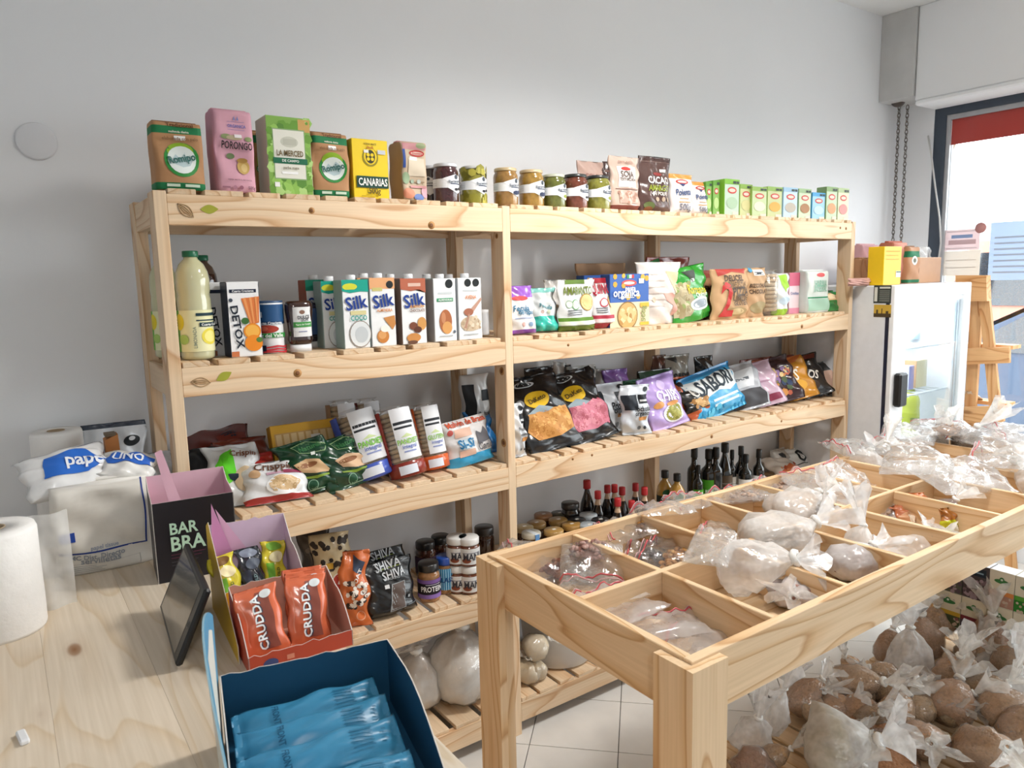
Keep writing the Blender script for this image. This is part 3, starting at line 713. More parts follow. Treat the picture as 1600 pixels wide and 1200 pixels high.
def carton(t, Wd, Hd, D, it, rg):
    """box pack: straight sides; optional screw cap, optional folded soft top for paper bricks"""
    col = it['col']; soft = it.get('soft', 0); ch = .006 if soft else .0018
    if not soft:
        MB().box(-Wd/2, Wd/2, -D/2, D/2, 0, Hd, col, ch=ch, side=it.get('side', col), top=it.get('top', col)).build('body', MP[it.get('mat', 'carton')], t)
        fm = lambda a, b, off: Vector(((a-.5)*Wd, -D/2-off, b*Hd))
    else:
        nb = 16; na = 10; sd = rg.uniform(0, 9)
        def wob(x, z): return soft*.006*(math.sin(31*x+sd)*math.sin(27*z+sd*2)+.5*math.sin(70*z+40*x+sd))
        def prof(b):   # (half width, half depth) at height b
            k = 1-max(0, (b-.93)/.07)**2*.28; kb = 1-max(0, (.05-b)/.05)**2*.05
            return Wd/2*kb*(1+.012*soft*math.sin(9*b+sd)), D/2*k*kb*(1+.05*soft*math.sin(math.pi*b))
        def ring(b):
            hw, hd = prof(b); P = []
            for i in range(na*4):
                s_, f = divmod(i, na); u_ = f/na*2-1; e = .93
                if s_ == 0: x, y = u_, -1
                elif s_ == 1: x, y = 1, u_
                elif s_ == 2: x, y = -u_, 1
                else: x, y = -1, -u_
                L = (abs(x)**9+abs(y)**9)**(1/9); x /= L; y /= L
                P.append((x*hw, y*hd+wob(x*hw, b*Hd)*(abs(y) > .8), b*Hd))
            return P
        bs = [0, .02]+[.05+.88*k/nb for k in range(nb+1)]+[.955, .975, .99]; P = []; F = []; n = na*4; C = []
        bands = it.get('bands', [])
        for b in bs: P += ring(b)
        for k in range(len(bs)-1):
            bm_ = (bs[k]+bs[k+1])/2; cc = col
            for (b0, b1, c_) in bands:
                if b0 <= bm_ <= b1: cc = c_
            for i in range(n):
                F.append((k*n+i, k*n+(i+1) % n, (k+1)*n+(i+1) % n, (k+1)*n+i)); C.append(it.get('side', cc) if (i//na == 3 and not bands) else cc)
        F.append(tuple(range(n-1, -1, -1))); C.append(col); F.append(tuple((len(bs)-1)*n+i for i in range(n))); C.append(it.get('top', col))
        MB().add(P, F, C, True).build('body', MP[it.get('mat', 'paper')], t)
        MB().box(-Wd*.46, Wd*.46, -D*.12, D*.16, Hd*.985, Hd*1.03, it.get('top', col), ch=.003).build('folded_top', MP[it.get('mat', 'paper')], t)
        def fm(a, b, off):
            hw, hd = prof(b); x = (a*2-1); L = (abs(x)**9+1)**(1/9)
            return Vector((x/L*hw, -hd/L+wob(x/L*hw, b*Hd)-off, b*Hd))
    if it.get('cap'):
        cx = it.get('capx', 0)*Wd
        MB().lathe([(.0135, 0), (.0135, .012), (.0125, .0135), (0, .0135)], 18, col=it['cap']).build('cap', MP['plastic'], t, (cx, -D*.05, Hd))
    finish(t, fm, Wd, Hd, it.get('dec'), rg)

def pouch(t, Wd, Hd, D, it, rg):
    """film bag: 'stand' = gusset pouch, 'pillow' = crimped both ends, 'soft' = slumped sack"""
    st = it.get('style', 'pillow'); col = it['col']; nb = it.get('nb', 26); na = 20; sd = rg.uniform(0, 20); wr = it.get('wr', 1.0)
    def tb(b):
        if st == 'stand': return (min(1, b/.10)**.5)*(1 if b < .25 else max(0, 1-((b-.25)/.73))**.8)*.92+.08*(b < .02)
        if st == 'soft': return max(0, math.sin(math.pi*min(1, max(0, .06+.94*b))))**.45
        e = .045; c = max(0, min(1, (b-e)/(1-2*e))); return max(0, math.sin(math.pi*c))**.62
    def wb(b):
        if st == 'stand': return 1-.05*math.sin(math.pi*min(1, b*1.15))
        return 1-.07*tb(b)
    def F_(a, b, side, off=0):
        x = 2*a-1; ta = max(0, 1-abs(x)**2.6)**.75; th = D/2*tb(b)*ta
        w_ = wr*.0036*(math.sin(7*x+3*sd+9*b)*math.sin(13*b+sd)+.7*math.sin(19*b*(1+.2*x)+sd*5)*abs(x)+.7*math.sin(7*x+sd)*(1-tb(b)))*min(1, D/.03)
        sag = it.get('sag', 0)*Hd*(b**2)
        y = (-th if side == 0 else th)+w_*(1 if side == 0 else .5)*(1 if th > .002 else .6)
        return Vector((x*Wd/2*wb(b)+.004*wr*math.sin(13*b+sd)*abs(x), y+sag-(off if side == 0 else -off), b*Hd-it.get('slump', 0)*Hd*b*b*.3))
    P = []; F = []; C = []; n = 2*na
    bs = [0, .015, .045]+[.045+.91*k/nb for k in range(1, nb)]+[.955, .985, 1]
    bands = it.get('bands', [])
    for b in bs:
        P += [F_(i/na, b, 0) for i in range(na+1)]+[F_(1-i/na, b, 1) for i in range(1, na)]
    for k in range(len(bs)-1):
        bm_ = (bs[k]+bs[k+1])/2; cc = col; cb_ = it.get('back', col)
        for (b0, b1, c_) in bands:
            if b0 <= bm_ <= b1: cc = c_; cb_ = c_
        for i in range(n): F.append((k*n+i, k*n+(i+1) % n, (k+1)*n+(i+1) % n, (k+1)*n+i)); C.append(cc if i < na else cb_)
    F.append(tuple(range(n-1, -1, -1))); C.append(col); F.append(tuple((len(bs)-1)*n+i for i in range(n))); C.append(col)
    MB().add(P, F, C, True).build('body', MP[it.get('mat', 'film')], t)
    def onmesh(a, b, off):
        a = min(.9999, max(0, a)); b = min(.9999, max(0, b)); i = int(a*na); fa = a*na-i; k = 0
        while bs[k+1] <= b: k += 1
        fb = (b-bs[k])/(bs[k+1]-bs[k]); r0 = k*n; r1 = (k+1)*n
        p0 = P[r0+i].lerp(P[r0+i+1], fa); p1 = P[r1+i].lerp(P[r1+i+1], fa); q_ = p0.lerp(p1, fb)
        return Vector((q_.x, q_.y-off-.0009, q_.z))
    finish(t, onmesh, Wd, Hd, it.get('dec'), rg)

def roundmap(R_, z0, z1, turn=0, span=150):
    def fm(a, b, off):
        th = math.radians(-90+turn+(a-.5)*span); z = z0+(z1-z0)*b; r = (R_(z) if callable(R_) else R_)+off+.0006
        return Vector((r*math.cos(th), r*math.sin(th), z))
    return fm
def jar(t, Wd, Hd, D, it, rg):
    r = Wd/2; col = it['col']; lid = it.get('lid', '#d8d8d4'); lh = it.get('lidh', .13)*Hd; zt = Hd-lh
    neck = it.get('neck', .86)
    prof = [(r*.86, 0), (r*.97, Hd*.025), (r, Hd*.06), (r, zt*.84), (r*.97, zt*.9), (r*neck, zt*.97), (r*neck, zt)]
    MB().lathe(prof, 24, col=col).build('body', MP[it.get('mat', 'jar')], t)
    rl = r*it.get('lidr', .95)
    MB().lathe([(rl, 0), (rl*1.01, lh*.15), (rl*1.01, lh*.85), (rl*.94, lh), (0, lh)], 28, col=lid).build('lid', MP['metal'], t, (0, 0, zt))
    lb = it.get('lab')
    if lb:
        b0, b1, lc = lb[:3]; span = it.get('span', 190); turn = it.get('turn_label', -18)
        fm = roundmap(r, b0*Hd, b1*Hd, turn, span); Lw = r*math.radians(span); Lh = (b1-b0)*Hd
        spec = [('r', 0, 0, 1, 1, lc)] if lc else []
        finish(t, fm, Lw, Lh, spec+list(it.get('dec') or []), rg)
def bottle(t, Wd, Hd, D, it, rg):
    r = Wd/2; col = it['col']; st = it.get('style', 'round'); capc = it.get('cap', '#1a1a1a')
    if st == 'pet': prof = [(r*.8, 0), (r*.98, .02), (r, .04), (r, .33), (r*.96, .36), (r, .4), (r, .55), (r*.94, .6), (r, .64), (r, .74), (r*.93, .81), (r*.72, .88), (r*.42, .925), (r*.4, .945)]; ct = .945; rc = r*.46
    elif st == 'sauce': prof = [(r*.9, 0), (r, .03), (r, .45), (r*.92, .55), (r*.5, .72), (r*.36, .8), (r*.36, .86)]; ct = .84; rc = r*.5
    elif st == 'flask': prof = [(r*.85, 0), (r, .04), (r, .55), (r*.9, .66), (r*.55, .76), (r*.34, .8), (r*.34, .86)]; ct = .85; rc = r*.44
    else: prof = [(r*.9, 0), (r, .03), (r, .56), (r*.9, .63), (r*.5, .69), (r*.4, .73), (r*.4, .84)]; ct = .82; rc = r*.47
    P = [(q_[0], q_[1]*Hd) for q_ in prof]
    lv = it.get('level')
    if lv: P = [(a_, z_, (col if z_ < lv*Hd else it.get('empty', col))) for a_, z_ in P]
    MB().lathe(P, 22, col=col).build('body', MP[it.get('mat', 'liquid')], t)
    ch = Hd*(1-ct)
    MB().lathe([(rc, 0), (rc*1.02, ch*.1), (rc*1.02, ch*.9), (rc*.92, ch), (0, ch)], 20, col=capc).build('cap', MP['plastic'], t, (0, 0, ct*Hd))
    lb = it.get('lab')
    if lb:
        b0, b1, lc = lb[:3]; span = it.get('span', 200); turn = it.get('turn_label', -20)
        fm = roundmap(r*1.002, b0*Hd, b1*Hd, turn, span); Lw = r*math.radians(span); Lh = (b1-b0)*Hd
        finish(t, fm, Lw, Lh, ([('r', 0, 0, 1, 1, lc)] if lc else [])+list(it.get('dec') or []), rg)
def squeeze(t, Wd, Hd, D, it, rg):
    """upside-down squeeze bottle, flat oval, cap at the bottom"""
    def ring(hw, hd, z): return [(hw*math.copysign(abs(math.cos(6.2832*i/24))**.8, math.cos(6.2832*i/24)), hd*math.copysign(abs(math.sin(6.2832*i/24))**.8, math.sin(6.2832*i/24)), z) for i in range(24)]
    prof = [(.36, .36, .14), (.40, .40, .17), (.46, .44, .24), (.43, .42, .34), (.44, .43, .5), (.5, .47, .8), (.5, .45, .93), (.46, .38, .99), (.4, .3, 1)]
    P = []; 
    for a_, b_, z in prof: P += ring(a_*Wd, b_*D, z*Hd)
    n = 24; F = [(k*n+i, k*n+(i+1) % n, (k+1)*n+(i+1) % n, (k+1)*n+i) for k in range(len(prof)-1) for i in range(n)]+[tuple((len(prof)-1)*n+i for i in range(n)), tuple(range(n-1, -1, -1))]
    MB().add(P, F, it['col'], True).build('body', MP['jar'], t)
    P = ring(.39*Wd, .38*D, 0)+ring(.39*Wd, .38*D, .14*Hd)
    MB().add(P, [(i, (i+1) % n, n+(i+1) % n, n+i) for i in range(n)]+[tuple(range(n-1, -1, -1)), tuple(range(n, 2*n))], it['cap'], True).build('cap', MP['plastic'], t)
    fm = lambda a, b, off: Vector(((a-.5)*Wd*.8, -D*(.425+.05*b)+D*.25*(abs(a-.5)*2)**3-off-.002, (.3+.58*b)*Hd))
    finish(t, fm, Wd*.8, Hd*.58, it.get('dec'), rg)
def wrapstack(t, Wd, Hd, D, it, rg):
    """column of round biscuits in clear wrapping with a printed label"""
    n = it.get('n', 10); ck = MB()
    for k in range(n):
        z0 = Hd*(.10+.82*k/n); h = Hd*.82/n; dx = rg.uniform(-.002, .002)
        ck.lathe([(Wd*.36, 0), (Wd*.43, h*.2), (Wd*.43, h*.7), (Wd*.34, h*.95)], 18, dx, 0, z0, rg.choice(['#dcc4a0', '#d3b78e', '#e2cdad']))
    tag(ck.build('biscuits', MP['food'], t), kind='stuff')
    if 'foot' in it:
        MB().lathe([(Wd*.34, 0), (Wd*.47, Hd*.02), (Wd*.47, Hd*it.get('footh', .2)), (Wd*.455, Hd*it.get('footh', .2)+.002)], 22, col=it['foot']).build('wrapper_foot', MP['film'], t)
    MB().lathe([(Wd*.2, .0), (Wd*.46, Hd*.06), (Wd*.47, Hd*.5), (Wd*.46, Hd*.9), (Wd*.25, Hd*.97), (Wd*.4, Hd)], 20, cap=False).build('wrapper', MP['clear'], t)
    fm = roundmap(Wd*.475, .0, Hd, it.get('turn_label', -15), 180)
    finish(t, fm, Wd*.475*math.pi, Hd, it.get('dec'), rg)
KIND = dict(carton=carton, pouch=pouch, jar=jar, bottle=bottle, squeeze=squeeze, wrapstack=wrapstack)
_n = [0]
def item(kind, name, label, cat, u0, v0, u1, v1, lev=None, y=None, z=None, d=None, turn=0, lean=0, roll=0, group=None, h=None, w=None, at=None, **it):
    """a pack whose front fills the photo box (u0, v0)-(u1, v1); y = where its front stands, lev = shelf it stands on"""
    _n[0] += 1; rg = random.Random(_n[0]*7+1)
    zb = DECK[lev] if z is None else z
    uc = (u0+u1)/2
    if y is None: y = max(.012, min(.26, px(uc, v1, z=zb).y))
    th = math.radians(lean)
    def onlean(u, v):      # where the ray of a pixel meets the leaning front
        dd = _f + _r*((u-800)/FPX) + _u*((600-v)/FPX)
        det = dd.y*math.cos(th)-dd.z*math.sin(th)
        tt = ((y-CAMP.y)*math.cos(th)-(zb-CAMP.z)*math.sin(th))/det
        p = CAMP+dd*tt; return p, math.hypot(p.y-y, p.z-zb)
    a = onlean(u0, (v0+v1)/2)[0]; b = onlean(u1, (v0+v1)/2)[0]
    Wd = w or abs(b.x-a.x); xc = (a.x+b.x)/2
    Hd = h or max(.02, onlean(uc, v0)[1])
    if kind in ('jar', 'bottle') and d is None: d = Wd
    D = d or .06
    t = empty(name, (xc, y+D/2, zb), (math.radians(-lean), math.radians(roll), math.radians(turn)))
    if lean: t.location.z = zb+abs(math.sin(th))*D*(.3 if it.get('style') == 'stand' or kind == 'carton' else .06)+.001
    tag(t, label, cat, group)
    KIND[kind](t, Wd, Hd, D, it, rg)
    return t

# ------------------------------------------------------------------ top shelf
TXT = '#5b5148'
def yerba(u0, v0, u1, v1, y, label, **k):
    G = '#1f7a4a'
    item('carton', 'yerba_pack', label, 'yerba pack', u0, v0, u1, v1, 4, y=y, d=.075, soft=1, col='#b98b62', top='#8a5f3e', bands=[(.80, .905, G), (0, .125, G)], group='kraft yerba packs', dec=[
        ('t', 'Tradicional', .55, .95, .55, '#5d3a1e'), ('t', 'molienda clasica', .52, .85, .4, '#e9e4d4'), ('c', .54, .44, .36, '#2f8a3c'), ('e', .52, .57, .26, .12, '#8fb52f'), ('c', .54, .44, .29, '#e4ece8'),
        ('p', [(.30, .40), (.42, .52), (.5, .44), (.6, .55), (.78, .46), (.7, .36), (.55, .33)], '#b9cdd0'), ('t', 'Romipo', .54, .445, .56, '#2d6a63', 12, 1.25), ('r', .42, .725, .64, .79, '#f4f4f2'),
        ('r', .2, .045, .46, .085, '#cfe3cf'), ('r', .56, .045, .86, .085, '#cfe3cf'), ('t', 'elaborada con palo', .53, .74, .7, '#8a6544')], **k)
yerba(241, 190, 319, 305, .03, 'brown kraft yerba pack with green logo, leftmost on the top shelf')
item('carton', 'yerba_pack', 'pink paper yerba pack with a gourd picture on the top shelf', 'yerba pack', 336, 171, 398, 307, 4, y=.03, d=.085, soft=1, col='#dca6b6', side='#cf96a8', top='#d69cae', dec=[
    ('t', 'ORGANICA', .58, .80, .46, '#6b70b5', 0, 1.2), ('r', .35, .85, .78, .853, '#6b70b5'), ('r', .35, .755, .78, .758, '#6b70b5'), ('p', [(.5, .87), (.53, .92), (.56, .87)], '#8a8fc6'), ('p', [(.58, .87), (.61, .92), (.64, .87)], '#8a8fc6'),
    ('e', .3, .67, .13, .03, '#8f9a6a'), ('e', .85, .65, .1, .03, '#8f9a6a'), ('e', .5, .66, .2, .03, '#b9a98a'), ('t', 'PORONGO', .55, .565, .74, '#332a2c', -3, 1.75), ('e', .38, .44, .1, .035, '#6f7f57'), ('e', .68, .31, .16, .085, '#c9a55e'), ('e', .66, .39, .13, .03, '#b28a48'), ('e', .7, .3, .08, .05, '#dcbf80'),
    ('r', .5, .66, .68, .70, '#f1e9ea'), ('t', 'YERBA MATE ELABORADA', .55, .15, .62, '#8c5f6e'), ('t', '500g', .85, .055, .2, '#6d4653'), ('c', .42, .06, .05, '#b98394'), ('c', .58, .06, .05, '#9d6577'), ('r', .1, .05, .3, .07, '#a87586')])
yerba(397, 204, 416, 304, .15, 'brown and green pack half hidden behind the pink and the leafy packs')
rgl = random.Random(2)
item('carton', 'yerba_box', 'green leaf-print yerba box with a cream panel on the top shelf', 'yerba box', 418, 183, 487, 310, 4, y=.03, d=.085, col='#86b552', side='#b3b096', top='#8a9a6a', dec=[
    ('n', .06, .03, .94, .97, .11, ['#9ccb63', '#6fa140', '#b5d986', '#5d8f3a', '#8fbf58'], 90), ('r', .72, .82, .99, .98, '#d3a765'), ('r', .13, .2, .86, .845, '#8fae7a'), ('r', .15, .215, .84, .83, '#e9e8dc'),
    ('e', .5, .68, .2, .07, '#cfcfc0'), ('r', .36, .64, .66, .72, '#c3c3b4'), ('t', 'LA MERCED', .5, .535, .6, '#6e5b35', 0, 1.5), ('r', .12, .40, .89, .475, '#1e6b4d'), ('t', 'DE CAMPO', .5, .438, .38, '#e6efe6'), ('r', .3, .27, .66, .30, '#fbfbfa'), ('t', 'yerba mate', .5, .345, .36, '#8a8570'), ('r', .12, .1, .23, .16, '#f2f2ee')])
yerba(489, 207, 546, 312, .03, 'brown kraft yerba pack with green logo between leafy box and yellow box')
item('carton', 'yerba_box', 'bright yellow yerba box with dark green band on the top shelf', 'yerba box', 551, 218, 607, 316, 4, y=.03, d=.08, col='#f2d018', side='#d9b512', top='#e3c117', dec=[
    ('t', 'YERBA MATE', .5, .92, .34, '#6b5a14'), ('e', .5, .70, .22, .155, '#8f8420'), ('e', .5, .715, .18, .14, '#f2d018'), ('e', .5, .71, .13, .115, '#3c3a20'), ('c', .44, .74, .045, '#f2d018'), ('c', .55, .74, .045, '#f2d018'), ('c', .44, .67, .045, '#f2d018'), ('c', .55, .67, .045, '#f2d018'), ('p', [(.4, .84), (.43, .89), (.5, .86), (.57, .89), (.6, .84)], '#c98b1c'),
    ('r', .7, .76, .92, .83, '#c9cdd0'), ('r', .32, .77, .45, .82, '#eceae0'), ('r', .09, .185, .97, .38, '#15463a'), ('t', 'CANARIAS', .53, .282, .8, '#f3f5f0', 0, 1.55), ('t', '.500g', .55, .12, .36, '#5a4a10', 0, 1.2), ('r', .2, .04, .6, .05, '#a8920f')])
item('carton', 'yerba_pack', 'tan flower-print pack with red oval logo next to the yellow box', 'yerba pack', 628, 221, 668, 318, 4, y=.03, d=.085, soft=1, col='#c9b49a', side='#a5896c', top='#c58a8e', dec=[
    ('r', .05, .86, .95, .97, '#c98f93'), ('e', .75, .93, .2, .05, '#97a37c'), ('e', .6, .80, .3, .055, '#b8322f'), ('e', .6, .80, .24, .03, '#e3c3b6'), ('r', .02, .55, .14, .86, '#3f5aa0'), ('r', .25, .42, .9, .72, '#d8cab4'), ('r', .3, .68, .6, .74, '#f0eee8'), ('t', 'Dicomere', .6, .80, .38, '#b8322f'),
    ('e', .15, .38, .16, .10, '#8fa583'), ('e', .2, .12, .25, .09, '#d28a6b'), ('e', .6, .06, .2, .06, '#5f78b4'), ('e', .88, .15, .15, .1, '#d7a0ac'), ('r', .35, .31, .85, .33, '#9c8468'), ('c', .4, .33, .07, '#9fb09a'), ('c', .65, .33, .07, '#c7d0c8'), ('r', .3, .22, .95, .26, '#c98f8f')])
ZIG = [(0, .30), (0, .74), (.30, .76), (.62, 1), (.98, .74), (.98, .32), (.66, 0), (.42, .28)]
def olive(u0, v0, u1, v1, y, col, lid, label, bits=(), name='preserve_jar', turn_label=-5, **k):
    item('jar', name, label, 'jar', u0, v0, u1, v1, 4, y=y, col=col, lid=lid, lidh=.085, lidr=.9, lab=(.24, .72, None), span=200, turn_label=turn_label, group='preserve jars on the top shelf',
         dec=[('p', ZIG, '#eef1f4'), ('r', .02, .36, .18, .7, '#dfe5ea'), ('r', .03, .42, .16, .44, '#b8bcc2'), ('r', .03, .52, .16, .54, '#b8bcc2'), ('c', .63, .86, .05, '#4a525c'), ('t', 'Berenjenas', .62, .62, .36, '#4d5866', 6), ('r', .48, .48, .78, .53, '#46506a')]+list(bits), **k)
EGG = [('e', .62, .22, .09, .12, '#2b3550'), ('e', .72, .25, .08, .1, '#3a4464')]
GRN = [('e', .66, .24, .08, .1, '#93a04a')]
DRK = [('e', .62, .22, .05, .07, '#2c2a2e'), ('e', .72, .26, .05, .07, '#2c2a2e')]
olive(668, 258, 691, 318, .11, '#2b1d22', '#c9ccd2', 'dark jar half hidden left of the black olive jar', turn_label=-70)
olive(689, 254, 724, 321, .04, '#4a2226', '#d3d6da', 'jar of dark olives with white zigzag label beside the tan flower pack', DRK)
olive(724, 262, 742, 320, .12, '#5d3f2c', '#8b8d92', 'brownish jar peeping out behind the green olive jar', GRN)
olive(733, 258, 767, 323, .045, '#a09a3c', '#d5d6d2', 'jar of large green olives with a silver lid', DRK+[('n', .05, -.35, .95, -.05, .1, ['#b3ab48', '#8f8b34'], 10), ('n', .05, 1.05, .95, 1.4, .1, ['#b3ab48', '#8f8b34'], 10)])
olive(785, 261, 817, 326, .04, '#a87f45', '#cbb48b', 'tan jar with gold lid at the left end of the right section', EGG)
olive(826, 264, 858, 328, .05, '#b08a3f', '#cdb78f', 'mustard coloured jar with gold lid, second in the right section', EGG)
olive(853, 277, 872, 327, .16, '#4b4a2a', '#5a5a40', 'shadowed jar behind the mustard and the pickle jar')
olive(862, 271, 892, 330, .05, '#6f7434', '#c7cbb9', 'green pickle jar with pale lid on the top shelf', GRN)
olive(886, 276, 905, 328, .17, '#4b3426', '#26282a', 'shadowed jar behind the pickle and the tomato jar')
olive(896, 271, 927, 331, .05, '#7a4230', '#2c302f', 'reddish tomato jar with black lid on the top shelf', DRK)
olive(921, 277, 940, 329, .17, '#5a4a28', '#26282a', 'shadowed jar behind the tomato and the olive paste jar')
olive(932, 273, 962, 334, .05, '#93923f', '#2b2d2c', 'olive green paste jar with black lid on the top shelf', GRN)
item('pouch', 'soy_bag', 'pale pink bag standing behind the black-lidded jars', 'bag', 908, 251, 950, 322, 4, y=.2, d=.05, style='stand', col='#d9b9ac', wr=1, dec=[('r', .15, .15, .85, .6, '#efe5e0'), ('t', 'SOJA', .5, .7, .5, '#b98a80')])
item('pouch', 'cocoa_bag', 'dark brown bag peeping out behind the beige soy bag', 'bag', 947, 252, 980, 326, 4, y=.2, d=.045, style='stand', col='#4a3330', dec=[('r', .1, .8, .9, .84, '#7d5a52')])
item('pouch', 'soy_bag', 'beige pouch of textured soy lettered SOJA TEXTURIZADA', 'bag', 960, 243, 1007, 335, 4, y=.05, d=.06, style='stand', col='#d3b9aa', bands=[(0, .12, '#7c4038')], dec=[
    ('r', .22, .44, .82, .82, '#eee8e3'), ('e', .5, .78, .16, .035, '#c9403b'), ('t', 'SOJA', .52, .665, .42, '#6b5a55', 0, 1.1), ('t', 'TEXTURIZADA', .52, .585, .56, '#6b5a55', 0, 1.2), ('r', .12, .40, .9, .415, '#7c5a50'), ('r', .2, .15, .85, .36, '#c6a99c'), ('n', .22, .16, .83, .35, .05, ['#b58f7e', '#d9c2b4', '#a98270'], 30), ('t', 'cont neto', .5, .9, .5, '#a98577')])
item('pouch', 'cocoa_bag', 'dark brown cocoa pouch lettered CACAO AMARGO', 'bag', 1005, 243, 1056, 336, 4, y=.05, d=.06, style='stand', col='#5b433e', bands=[(.93, 1, '#4a332f')], dec=[
    ('e', .52, .69, .15, .03, '#8f3a36'), ('t', 'CACAO', .52, .58, .64, '#f4f2ee', 0, 1.15), ('t', 'AMARGO', .52, .44, .64, '#93a02f', 0, 1.2), ('t', 'EN POLVO', .55, .34, .48, '#e7e2da', 0, 1.0), ('r', .62, .73, .78, .78, '#f0efec'), ('p', [(.28, .34), (.34, .29), (.5, .5), (.36, .36)], '#f6f6f4'), ('c', .45, .24, .05, '#b9a48e'), ('c', .62, .24, .05, '#b9a48e'), ('c', .79, .24, .05, '#b9a48e'), ('e', .22, .12, .14, .07, '#5d6a3a'), ('e', .2, .06, .12, .05, '#7a4a2a'), ('r', .05, .9, .95, .905, '#8d7168')])
for q_, (u0, u1, v0, yy, lb) in enumerate(((1053, 1089, 271, .05, 'front white and orange polenta bag on the top shelf'), (1086, 1113, 283, .06, 'white and orange polenta bag tucked behind the first one'))):
    item('pouch', 'polenta_bag', lb, 'bag', u0, v0, u1, 337, 4, y=yy, d=.05, style='stand', wr=.6, col='#f0e8e4', bands=[(.87, 1, '#e29b45'), (0, .05, '#dd9038')], group='polenta bags', dec=[
        ('e', .5, .81, .26, .06, '#c23a34'), ('e', .5, .81, .2, .03, '#eed7cf'), ('p', [(.38, .76), (.5, .69), (.62, .76)], '#3b4a7d'), ('t', 'Polenta', .5, .55, .66, '#3c5482', 4, 1.2), ('r', .3, .38, .7, .395, '#dba05a'), ('r', .25, .29, .75, .31, '#dba05a'), ('t', '500g', .5, .15, .5, '#7a7a86')])
def soup(u0, v0, u1, y, front, side, ring_, label, d=.05, name='soup_box', bits=()):
    item('carton', name, label, 'small box', u0, v0, u1, 341, 4, y=y, d=d, col=front, side=side, top=side, group='small boxes on the top shelf', dec=[('r', 0, .86, 1, 1, side), ('e', .5, .70, .3, .09, '#c8433a'), ('e', .5, .70, .22, .05, '#eec9ba'), ('e', .5, .36, .38, .16, ring_), ('r', .55, .04, .95, .12, '#e7d3c4'), ('r', .55, .88, .75, .95, '#33403a'), ('r', .78, .88, .95, .95, '#33403a')]+list(bits))
soup(1103, 284, 1112, .07, '#7fb04a', '#5f9a35', '#b9d48a', 'lime green tea box, leftmost of the small boxes', d=.05)
soup(1114, 282, 1124, .065, '#7fb04a', '#5f9a35', '#b9d48a', 'lime green tea box, second of the small boxes', d=.05)
soup(1132, 280, 1155, .05, '#b9cdb8', '#7fb83a', '#a9c3a4', 'tall pale green box with lime side, third of the small boxes', d=.06)
soup(1156, 288, 1175, .06, '#c5c98e', '#86ab46', '#cfc88c', 'green and straw box, fourth of the small boxes')
soup(1175, 292, 1198, .05, '#bccb98', '#90b257', '#e0dfc2', 'pale green soup box with cream bowl, fifth of the small boxes')
soup(1199, 292, 1222, .05, '#bcc489', '#90b257', '#e0a94a', 'pale green soup box with orange bowl, sixth of the small boxes')
soup(1224, 293, 1246, .05, '#bcd3e4', '#9cc0da', '#b9b0a2', 'pale blue soup box, seventh of the small boxes')
soup(1248, 295, 1267, .05, '#c2d0ae', '#9bb98a', '#a9794c', 'grey green box with brown lentils, eighth of the small boxes')
soup(1269, 301, 1289, .055, '#93c4e2', '#4aa0d4', '#b9d8ea', 'sky blue box, ninth of the small boxes', d=.06)
soup(1291, 292, 1308, .05, '#b7c9a6', '#8aa86f', '#d39a6a', 'grey green box with peach picture, tenth of the small boxes')
soup(1309, 294, 1326, .05, '#d3d3ae', '#a9bd8c', '#dd8f8a', 'cream box with pink picture at the right end of the top shelf')

# ------------------------------------------------------------------ second shelf, left section
def pet(u0, v0, u1, v1, y, col, label, lab=True, **k):
    item('bottle', 'juice_bottle', label, 'bottle', u0, v0, u1, v1, 3, y=y, style='pet', col=col, cap='#1d6b4b', lab=(.08, .46, '#e9e6b8') if lab else None, span=230, turn_label=-10, group='large juice bottles', dec=[
        ('r', 0, 0, .22, 1, '#5fae2c'), ('e', .22, .72, .1, .2, '#e6d233'), ('e', .7, .36, .14, .2, '#e9d84c'), ('e', .7, .36, .1, .14, '#f4ea8c'), ('e', .92, .35, .08, .16, '#6eb046'), ('r', .5, .86, .98, .93, '#1f3a44'), ('r', .5, .74, .98, .77, '#1f3a44'), ('r', .54, .60, .95, .70, '#1f3a44'), ('t', 'Cuarto Creciente', .745, .65, .36, '#f4f4ee'), ('t', 'LIMONADA', .47, .35, .33, '#8f9a8a', 90), ('e', .3, .3, .08, .12, '#a9c86a')] if lab else None, **k)
pet(282, 391, 336, 566, .035, '#c9c7a0', 'large lemonade bottle with green cap on the second shelf')
pet(240, 398, 285, 560, .16, '#c4c298', 'lemonade bottle half hidden behind the left front post')
pet(303, 398, 348, 556, .17, '#3a211c', 'dark juice bottle behind the lemonade bottle', lab=False, level=.8, empty='#5a4a42')
DET = [('r', .08, .855, .9, .9, '#16233a'), ('t', 'Cuarto Creciente', .49, .878, .66, '#eef0f2'), ('t', 'DETOX', .25, .40, 1.35, '#15202f', -84, .8), ('p', [(.42, .78), (.98, .8), (.93, .45), (.66, .42)], '#d9793f'), ('p', [(.48, .78), (.56, .79), (.70, .45), (.66, .44)], '#e89a5c'), ('p', [(.66, .79), (.74, .79), (.79, .45), (.75, .44)], '#e89a5c'), ('p', [(.84, .8), (.9, .8), (.9, .47), (.86, .46)], '#e89a5c'), ('e', .7, .34, .27, .105, '#e58a1f'), ('e', .7, .34, .22, .085, '#f3b44e'), ('e', .72, .18, .28, .11, '#ea8b25'), ('e', .5, .48, .12, .045, '#3c6b35'), ('e', .9, .22, .1, .035, '#557f3c'), ('r', .02, .01, .25, .08, '#c9764a'), ('c', .1, .76, .06, '#3a4452')]
item('carton', 'juice_carton', 'white juice carton with carrots and oranges on the front', 'carton', 357, 440, 408, 562, 3, y=.035, d=.062, col='#f0f1f2', side='#17233a', top='#2a6a55', dec=DET)
